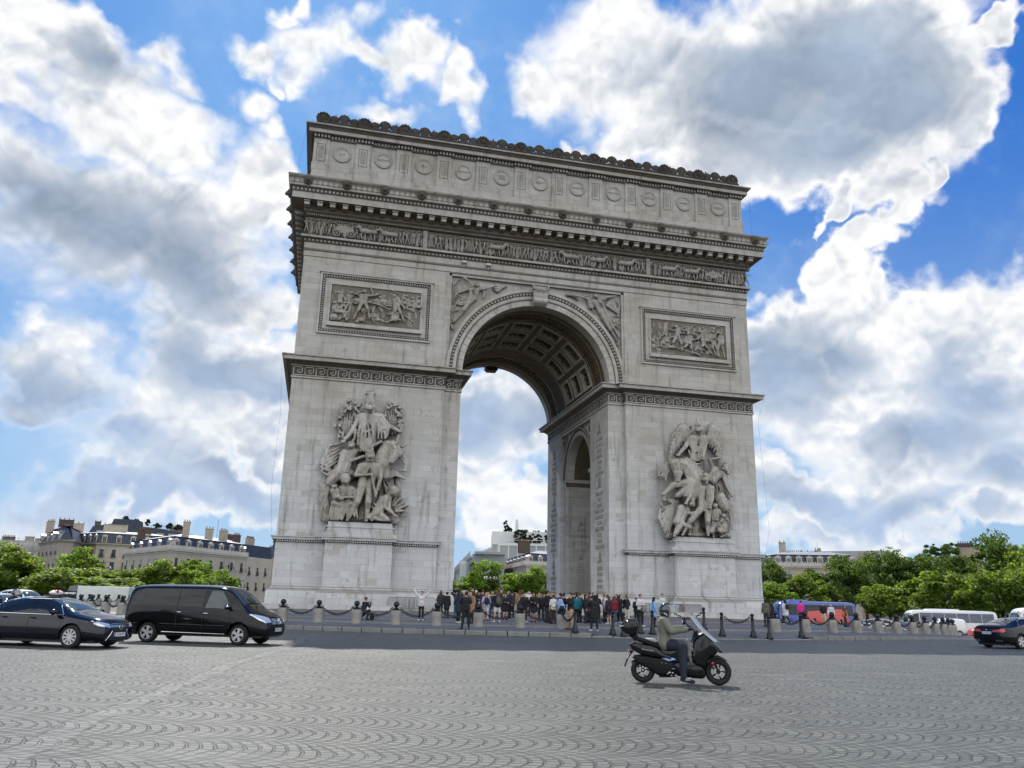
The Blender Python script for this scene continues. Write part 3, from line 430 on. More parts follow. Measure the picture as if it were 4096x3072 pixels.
# kerb in stones, lowered in front of the bollarded crossing
mb=MB(); NK=250
for i in range(NK):
    a0=2*PI*i/NK+.0006; a1=2*PI*(i+1)/NK-.0006; am=(a0+a1)/2; am=am if am<PI else am-2*PI
    t=min(1,max(0,(abs(am-R(1.6))-R(7.6))/R(1.8))); top=.13+.17*t
    q=[]
    for a in(a0,a1):
        for r,z in((42.05,-1.8),(42.05,top),(42.38,top-.005),(42.42,top-.04),(42.42,-1.8)): q.append((CX+r*sin(a),CY-r*cos(a),z-tilt(CX+r*sin(a),0)))
    mb.add(q,[(i2,i2+1,i2+6,i2+5) for i2 in range(4)]+[(4,3,2,1,0),(5,6,7,8,9)])
struct('kerb',mb.mesh('kerb',[KERBM],30))
RELIEF={
'group_left':'-783 -45 906 29 1 0 -11 24 -784 -65 902 18 0 0 0 18 -781 -38 895 16 3 0 -30 18 -821 -38 860 20 86 0 11 20 -802 -38 862 30 -2 0 -75 24 -754 -38 868 30 -8 0 -76 24 -804 -38 787 24 -2 0 -50 29 -762 -38 792 24 -5 0 -50 29 -821 -38 860 16 -33 -15 -71 12 -854 -52 788 12 -35 -18 -46 8 -888 -74 741 12 0 0 0 10 -735 -38 870 16 42 -15 -42 12 -693 -52 828 12 47 -18 -23 8 -646 -74 804 12 0 0 0 10 -783 -40 933 25 -3 0 32 14 -800 -45 972 10 32 0 3 10 -783 -48 946 15 -1 0 25 15 -816 -62 846 4 -10 0 -58 6 -826 -62 788 6 1 0 -56 4 -801 -62 826 4 7 0 -49 6 -794 -62 776 6 -2 0 -70 4 -770 -62 828 4 11 0 -49 6 -760 -62 779 6 -24 0 -58 4 -751 -62 851 4 13 0 -42 6 -738 -62 809 6 0 0 -43 4 -734 -62 860 4 21 0 -49 6 -714 -62 810 6 6 0 -42 4 -724 -62 853 4 30 0 -33 6 -694 -62 820 6 -5 0 -40 4 -837 -62 802 4 -4 0 -43 6 -841 -62 759 6 -12 0 -21 4 -783 -62 763 4 -15 0 -29 6 -798 -62 734 6 -12 0 -29 4 -759 -62 765 4 -12 0 -29 6 -771 -62 736 6 -15 0 -29 4 -824 -62 817 4 22 0 -27 6 -802 -62 790 6 40 0 17 4 -809 -62 836 4 -1 0 -53 6 -810 -62 782 6 -1 0 -63 4 -786 -62 827 4 9 0 -49 6 -777 -62 778 6 -13 0 -64 4 -742 -62 855 4 17 0 -45 6 -726 -62 810 6 3 0 -42 4 -729 -62 856 4 25 0 -41 6 -704 -62 815 6 1 0 -41 4 -771 -62 764 4 -13 0 -29 6 -784 -62 735 6 -14 0 -29 4 -636 -65 838 4 -22 0 -88 6 -889 -29 776 8 1 0 16 4 -858 -18 834 8 -6 0 10 4 -839 -18 856 8 -1 0 15 4 -866 -18 790 8 0 0 16 4 -880 -20 894 8 1 0 12 4 -836 -27 836 8 4 0 19 4 -870 -28 935 8 5 0 13 4 -828 -36 885 8 -9 0 10 4 -838 -24 868 8 -5 0 13 4 -912 -24 805 8 1 0 18 4 -880 -18 931 8 10 0 16 4 -868 -16 780 8 8 0 15 4 -872 -19 907 8 1 0 11 4 -841 -15 822 8 -11 0 17 4 -907 -31 817 8 4 0 19 4 -843 -36 829 8 4 0 12 4 -829 -26 914 8 10 0 12 4 -849 -37 814 8 -7 0 12 4 -892 -36 880 8 7 0 12 4 -828 -29 875 8 -2 0 13 4 -890 -25 907 8 1 0 20 4 -912 -22 851 8 -6 0 10 4 -836 -25 863 8 -12 0 11 4 -894 -24 870 8 3 0 8 4 -892 -22 899 8 -4 0 16 4 -869 -36 894 8 2 0 20 4 -891 -24 780 8 -5 0 12 4 -902 -24 788 8 -5 0 12 4 -864 -24 897 8 4 0 12 4 -886 -32 766 8 -7 0 12 4 -876 -30 897 8 -5 0 18 4 -926 -34 812 8 -4 0 16 4 -840 -32 896 8 -10 0 13 4 -877 -18 774 8 -8 0 10 4 -847 -20 926 8 -4 0 9 4 -905 -32 767 8 -4 0 12 4 -914 -17 816 8 -8 0 6 4 -827 -16 886 8 -3 0 20 4 -844 -20 879 8 7 0 16 4 -908 -30 854 8 -6 0 7 4 -898 -20 882 8 -12 0 18 4 -876 -18 934 8 8 0 15 4 -836 -34 844 8 -5 0 16 4 -910 -16 860 8 1 0 12 4 -896 -27 764 8 5 0 12 4 -878 -19 782 8 -8 0 17 4 -852 -20 745 6 -51 0 75 5 -903 -20 820 5 -26 0 81 4 -852 -20 745 6 -42 0 75 5 -894 -20 820 5 -19 0 81 4 -852 -20 745 6 -32 0 76 5 -884 -20 822 5 -12 0 81 4 -852 -20 745 6 -23 0 77 5 -874 -20 822 5 -7 0 82 4 -852 -20 745 6 -13 0 77 5 -865 -20 822 5 0 0 83 4 -852 -20 745 6 -4 0 78 5 -856 -20 824 5 6 0 84 4 -852 -20 745 6 6 0 79 5 -846 -20 824 5 12 0 84 4 -642 -19 904 8 -12 0 15 4 -662 -32 897 8 -6 0 14 4 -696 -20 835 8 -12 0 7 4 -651 -36 830 8 9 0 19 4 -639 -30 834 8 -5 0 11 4 -700 -30 915 8 -8 0 11 4 -641 -22 822 8 -3 0 8 4 -652 -24 814 8 6 0 13 4 -670 -28 929 8 -4 0 14 4 -688 -22 922 8 -2 0 10 4 -711 -36 875 8 -2 0 13 4 -650 -29 920 8 8 0 19 4 -667 -34 802 8 6 0 16 4 -648 -22 915 8 4 0 15 4 -640 -38 824 8 -9 0 17 4 -648 -36 852 8 8 0 11 4 -632 -35 854 8 7 0 17 4 -660 -24 934 8 6 0 8 4 -676 -22 929 8 -10 0 17 4 -654 -30 882 8 0 0 19 4 -664 -32 814 8 1 0 17 4 -691 -28 827 8 -4 0 12 4 -638 -16 838 8 -3 0 17 4 -644 -20 809 8 4 0 14 4 -706 -18 857 8 -8 0 8 4 -683 -26 942 8 -2 0 17 4 -655 -33 815 8 1 0 12 4 -658 -16 798 8 -5 0 16 4 -700 -24 824 8 -6 0 10 4 -638 -29 857 8 -8 0 12 4 -680 -34 797 8 10 0 14 4 -703 -18 900 8 7 0 15 4 -708 -18 855 8 -3 0 17 4 -642 -32 881 8 -7 0 16 4 -700 -18 935 8 -6 0 10 4 -666 -22 816 8 7 0 20 4 -687 -20 778 6 -8 0 57 5 -695 -20 835 5 -21 0 76 4 -687 -20 778 6 0 0 58 5 -686 -20 836 5 -16 0 76 4 -687 -20 778 6 9 0 58 5 -678 -20 836 5 -10 0 77 4 -687 -20 778 6 17 0 59 5 -670 -20 837 5 -5 0 77 4 -687 -20 778 6 26 0 59 5 -661 -20 838 5 0 0 78 4 -687 -20 778 6 34 0 60 5 -652 -20 838 5 6 0 78 4 -687 -20 778 6 43 0 61 5 -644 -20 839 5 12 0 79 4 -852 -48 732 23 -1 0 -8 19 -852 -64 728 14 0 0 0 14 -853 -42 723 12 -3 0 -23 14 -886 -42 693 16 60 0 15 16 -872 -42 696 24 -14 0 -52 19 -840 -42 704 24 -19 0 -53 19 -886 -42 644 19 -10 0 -34 23 -858 -42 652 19 -12 0 -35 23 -886 -42 693 12 39 -12 -30 10 -847 -54 662 10 49 -15 20 7 -798 -71 682 9 0 0 0 8 -826 -42 708 12 43 -12 12 10 -783 -54 719 10 58 -15 33 7 -726 -71 752 9 0 0 0 8 -895 -25 602 38 -31 0 -36 25 -884 -25 623 35 43 0 -19 30 -926 -25 572 15 -11 0 -68 11 -938 -25 504 11 14 0 -47 10 -886 -25 742 4 -47 0 -10 8 -932 -25 732 8 -29 0 -16 4 -891 -25 728 4 -46 0 -24 8 -937 -25 704 8 -31 0 -37 4 -896 -25 699 4 -38 0 -31 8 -934 -25 668 8 -42 0 -23 4 -900 -25 664 4 -38 0 -30 8 -938 -25 634 8 -32 0 -16 4 -959 -25 723 4 9 0 -28 8 -950 -25 696 8 -23 0 -37 4 -980 -25 648 4 28 0 -9 8 -952 -25 640 8 29 0 -25 4 -966 -25 611 4 24 0 -12 8 -942 -25 599 8 19 0 21 4 -940 -25 738 4 -16 0 -50 8 -956 -25 688 8 17 0 -41 4 -894 -25 714 4 -42 0 -27 8 -936 -25 686 8 -37 0 -30 4 -898 -25 682 4 -38 0 -31 8 -936 -25 651 8 -37 0 -19 4 -973 -25 630 4 26 0 -10 8 -947 -25 620 8 24 0 -3 4 -692 -30 740 38 -29 0 -80 48 -673 -42 746 28 23 0 -34 25 -651 -52 710 22 -22 0 -40 14 -656 -45 746 6 2 0 18 3 -630 -35 743 8 22 0 9 4 -722 -25 661 45 17 0 -49 35 -758 -32 770 4 44 0 -25 6 -714 -32 745 6 19 0 23 4 -708 -32 760 4 6 0 -42 6 -702 -32 718 6 -8 0 -43 4 -719 -32 716 4 37 0 -41 6 -682 -32 676 6 -5 0 -29 4 -796 -32 740 4 43 0 -25 6 -754 -32 714 6 42 0 -11 4 -698 -32 612 4 33 0 23 6 -666 -32 635 6 43 0 -18 4 -690 -32 595 4 41 0 20 6 -650 -32 615 6 42 0 -16 4 -641 -32 693 4 22 0 -13 6 -619 -32 680 6 16 0 -27 4 -636 -32 722 4 23 0 -27 6 -613 -32 694 6 12 0 -28 4 -644 -32 636 4 35 0 2 6 -610 -32 638 6 2 0 28 4 -694 -32 604 4 37 0 21 6 -658 -32 625 6 42 0 -17 4 -638 -32 708 4 22 0 -20 6 -616 -32 688 6 13 0 -28 4 -768 -68 684 24 0 0 -11 20 -768 -85 682 14 0 0 0 14 -766 -62 672 13 2 0 -30 14 -804 -62 640 16 79 0 5 16 -786 -62 640 25 -4 0 -53 20 -742 -62 643 25 -9 0 -53 20 -790 -62 588 20 -2 0 -35 24 -752 -62 590 20 -6 0 -36 24 -804 -62 640 13 -20 -12 -41 10 -823 -74 598 10 66 -15 5 7 -757 -92 604 10 0 0 0 8 -725 -62 644 13 9 -12 -46 10 -716 -74 598 10 -18 -15 -75 7 -734 -92 523 10 0 0 0 8 -792 -62 552 21 -16 -18 -69 14 -808 -80 484 14 -12 12 -26 12 -820 -68 457 12 -24 0 -51 7 -844 -62 407 8 -1 -30 -3 6 -758 -62 554 21 -5 -18 -69 14 -763 -80 486 14 0 12 -27 12 -763 -68 458 12 -2 0 -53 7 -765 -62 407 8 -1 -30 -3 6 -769 -68 707 25 6 0 11 10 -758 -95 606 5 25 0 -98 5 -809 -72 638 4 44 0 -4 6 -764 -72 634 6 40 0 12 4 -720 -72 640 4 7 0 -48 6 -714 -72 592 6 -7 0 -52 4 -731 -72 639 4 6 0 -42 6 -724 -72 598 6 -4 0 -55 4 -726 -72 639 4 6 0 -44 6 -720 -72 594 6 -5 0 -54 4 -864 -62 569 20 1 0 -8 16 -864 -76 568 12 0 0 0 12 -862 -57 560 11 2 0 -22 12 -891 -57 536 14 63 0 3 14 -876 -57 536 21 3 0 -45 16 -842 -57 538 21 -2 0 -45 16 -874 -57 492 16 2 0 -29 20 -844 -57 493 16 -1 0 -29 20 -891 -57 536 11 -13 -10 -42 8 -904 -68 493 8 29 -12 0 6 -875 -82 493 8 0 0 0 7 -828 -57 539 11 12 -10 -34 8 -815 -68 504 8 -80 -12 -5 6 -895 -82 499 8 0 0 0 7 -872 -57 462 18 -34 -15 13 12 -906 -72 476 12 8 10 -23 10 -898 -62 453 10 14 0 -46 6 -884 -57 407 6 -1 -25 -3 5 -845 -57 464 18 11 -15 12 12 -834 -72 476 12 -1 10 -20 10 -835 -62 456 10 -4 0 -39 6 -838 -57 417 6 -1 -25 -3 5 -865 -60 592 21 1 0 -11 25 -909 -76 544 14 1 0 -4 12 -909 -86 543 9 0 0 0 9 -907 -72 540 8 2 0 -13 8 -917 -72 526 10 23 0 1 10 -912 -72 526 15 6 0 -16 12 -899 -72 526 15 5 0 -16 12 -905 -72 510 12 5 0 -10 14 -894 -72 511 12 4 0 -11 14 -913 -70 479 4 -3 0 -40 6 -916 -70 439 6 -7 0 -34 4 -896 -70 480 4 -1 0 -40 6 -897 -70 440 6 -4 0 -37 4 -880 -70 481 4 4 0 -40 6 -877 -70 441 6 -4 0 -34 4 -860 -70 475 4 3 0 -34 6 -857 -70 442 6 -7 0 -34 4 -840 -70 476 4 9 0 -26 6 -832 -70 450 6 2 0 -26 4 -825 -70 497 4 13 0 -39 6 -812 -70 458 6 9 0 -40 4 -818 -70 538 4 9 0 -34 6 -809 -70 504 6 -7 0 -41 4 -874 -70 494 4 -17 0 -41 6 -891 -70 454 6 -17 0 -34 4 -846 -70 456 4 -18 0 -27 6 -863 -70 428 6 -5 0 -24 4 -905 -70 480 4 -1 0 -40 6 -906 -70 439 6 -5 0 -35 4 -888 -70 480 4 2 0 -40 6 -887 -70 440 6 -4 0 -36 4 -870 -70 478 4 2 0 -37 6 -868 -70 442 6 -5 0 -34 4 -850 -70 476 4 5 0 -30 6 -844 -70 446 6 -3 0 -30 4 -832 -70 486 4 10 0 -33 6 -822 -70 454 6 6 0 -33 4 -980 -28 569 4 19 0 -27 6 -960 -28 542 6 -4 0 -41 4 -970 -28 570 4 26 0 -33 6 -944 -28 536 6 -6 0 -48 4 -956 -28 564 4 22 0 -33 6 -933 -28 530 6 -6 0 -48 4 -974 -28 501 4 22 0 -26 6 -952 -28 475 6 -4 0 -67 4 -956 -28 488 4 13 0 -40 6 -943 -28 449 6 1 0 -50 4 -943 -28 482 4 14 0 -40 6 -929 -28 442 6 0 0 -43 4 -930 -28 490 4 10 0 -47 6 -920 -28 443 6 4 0 -40 4 -969 -28 522 4 29 0 -19 6 -940 -28 503 6 14 0 -20 4 -974 -28 569 4 22 0 -30 6 -952 -28 540 6 -4 0 -44 4 -962 -28 566 4 24 0 -33 6 -938 -28 534 6 -6 0 -48 4 -965 -28 495 4 18 0 -33 6 -948 -28 462 6 -2 0 -59 4 -949 -28 486 4 13 0 -40 6 -936 -28 446 6 0 0 -47 4 -936 -28 486 4 12 0 -43 6 -924 -28 443 6 2 0 -42 4 -658 -60 532 21 -9 0 -7 18 -660 -75 530 13 0 0 0 13 -668 -55 524 12 -25 0 -19 12 -714 -55 501 14 40 0 9 14 -704 -55 503 22 -17 0 -40 18 -682 -55 508 22 -19 0 -40 18 -721 -55 464 18 -11 0 -26 21 -702 -55 468 18 -12 0 -26 21 -714 -55 501 12 21 -10 -30 9 -692 -66 470 9 52 -13 -40 6 -640 -81 430 8 0 0 0 8 -674 -55 510 12 2 -10 -46 9 -672 -66 464 9 25 -13 -30 6 -647 -81 434 8 0 0 0 8 -732 -55 438 19 -25 -16 -18 12 -756 -71 420 12 32 10 -1 11 -725 -60 418 11 58 0 -4 6 -668 -55 415 7 -2 -26 -3 6 -714 -55 442 19 38 -16 -25 12 -676 -71 416 12 -23 10 -1 11 -698 -60 416 11 -43 0 -4 6 -742 -55 412 7 -1 -26 -3 6 -656 -60 548 20 7 0 -7 18 -678 -44 514 6 -13 0 43 7 -692 -44 558 7 -12 0 30 2 -674 -36 514 6 -10 0 31 7 -684 -36 545 7 -9 0 22 2 -670 -30 513 6 -8 0 45 7 -678 -30 558 7 -8 0 31 2 -676 -38 510 6 -1 0 40 7 -677 -38 550 7 -1 0 28 2 -682 -44 507 6 1 0 35 7 -680 -44 542 7 1 0 25 2 -669 -30 507 6 4 0 43 7 -665 -30 550 7 4 0 30 2 -671 -42 504 6 4 0 30 7 -666 -42 534 7 5 0 21 2 -676 -43 501 6 8 0 44 7 -668 -43 546 7 8 0 30 2 -672 -40 500 6 0 0 38 7 -672 -40 538 7 1 0 26 2 -673 -44 498 6 2 0 39 7 -671 -44 537 7 3 0 27 2 -662 -30 498 6 10 0 33 7 -652 -30 531 7 10 0 23 2 -671 -38 495 6 12 0 30 7 -658 -38 525 7 13 0 21 2 -672 -33 493 6 9 0 32 7 -662 -33 526 7 9 0 23 2 -660 -36 492 6 12 0 30 7 -648 -36 522 7 12 0 21 2 -659 -28 491 6 21 0 35 7 -638 -28 526 7 22 0 25 2 -658 -42 488 6 10 0 26 7 -648 -42 514 7 10 0 18 2 -662 -28 487 6 12 0 24 7 -649 -28 511 7 13 0 17 2 -664 -40 484 6 12 0 26 7 -652 -40 510 7 12 0 19 2 -652 -34 483 6 14 0 28 7 -638 -34 511 7 15 0 19 2 -657 -40 480 6 15 0 23 7 -642 -40 503 7 15 0 17 2 -652 -44 478 6 15 0 21 7 -638 -44 500 7 16 0 15 2 -661 -44 476 6 23 0 23 7 -638 -44 499 7 24 0 17 2 -656 -33 476 6 19 0 25 7 -636 -33 500 7 20 0 17 2 -654 -30 474 6 21 0 15 7 -634 -30 489 7 21 0 11 2 -648 -28 473 6 18 0 19 7 -630 -28 492 7 18 0 13 2 -643 -32 471 6 23 0 17 7 -620 -32 488 7 23 0 12 2 -648 -35 468 6 22 0 18 7 -625 -35 486 7 22 0 12 2 -654 -36 466 6 19 0 14 7 -635 -36 480 7 18 0 10 2 -642 -44 464 6 29 0 12 7 -614 -44 476 7 28 0 8 2 -644 -35 463 6 20 0 12 7 -623 -35 475 7 21 0 8 2 -649 -36 461 6 22 0 12 7 -627 -36 472 7 22 0 9 2 -636 -36 460 6 29 0 14 7 -608 -36 474 7 29 0 10 2 -642 -32 458 6 25 0 9 7 -617 -32 467 7 25 0 7 2 -643 -45 454 6 25 0 4 7 -618 -45 458 7 25 0 3 2 -636 -30 497 5 21 0 8 6 -616 -30 506 6 26 0 8 2 -634 -30 492 5 20 0 8 6 -614 -30 500 6 17 0 8 2 -631 -30 487 5 19 0 6 6 -612 -30 493 6 12 0 8 2 -628 -30 482 5 18 0 5 6 -610 -30 487 6 7 0 8 2 -626 -30 476 5 18 0 5 6 -608 -30 481 6 0 0 7 2 -624 -30 470 5 17 0 4 6 -607 -30 475 6 3 0 7 2 -622 -30 465 5 17 0 4 6 -605 -30 469 6 13 0 7 2 -619 -30 460 5 16 0 3 6 -604 -30 462 6 15 0 8 2 -617 -30 454 5 16 0 2 6 -602 -30 457 6 0 0 7 2 -614 -30 449 5 14 0 1 6 -600 -30 450 6 9 0 8 2 -612 -30 443 5 14 0 1 6 -598 -30 444 6 8 0 7 2 -610 -30 438 5 13 0 0 6 -596 -30 438 6 4 0 7 2 -740 -65 488 4 16 0 -26 6 -725 -65 462 6 -18 0 -28 4 -746 -65 468 4 29 0 -26 6 -717 -65 442 6 35 0 -18 4 -750 -65 427 4 41 0 -14 6 -708 -65 412 6 41 0 -2 4 -914 -30 413 25 268 0 5 25 -780 -15 512 35 5 0 -75 40 -788 0 832 22 1 0 -115 30 -885 0 655 25 1 0 -194 22 -704 0 638 28 11 0 -167 25 -790 0 675 32 15 0 -208 32 -640 0 613 15 16 0 -139 12',
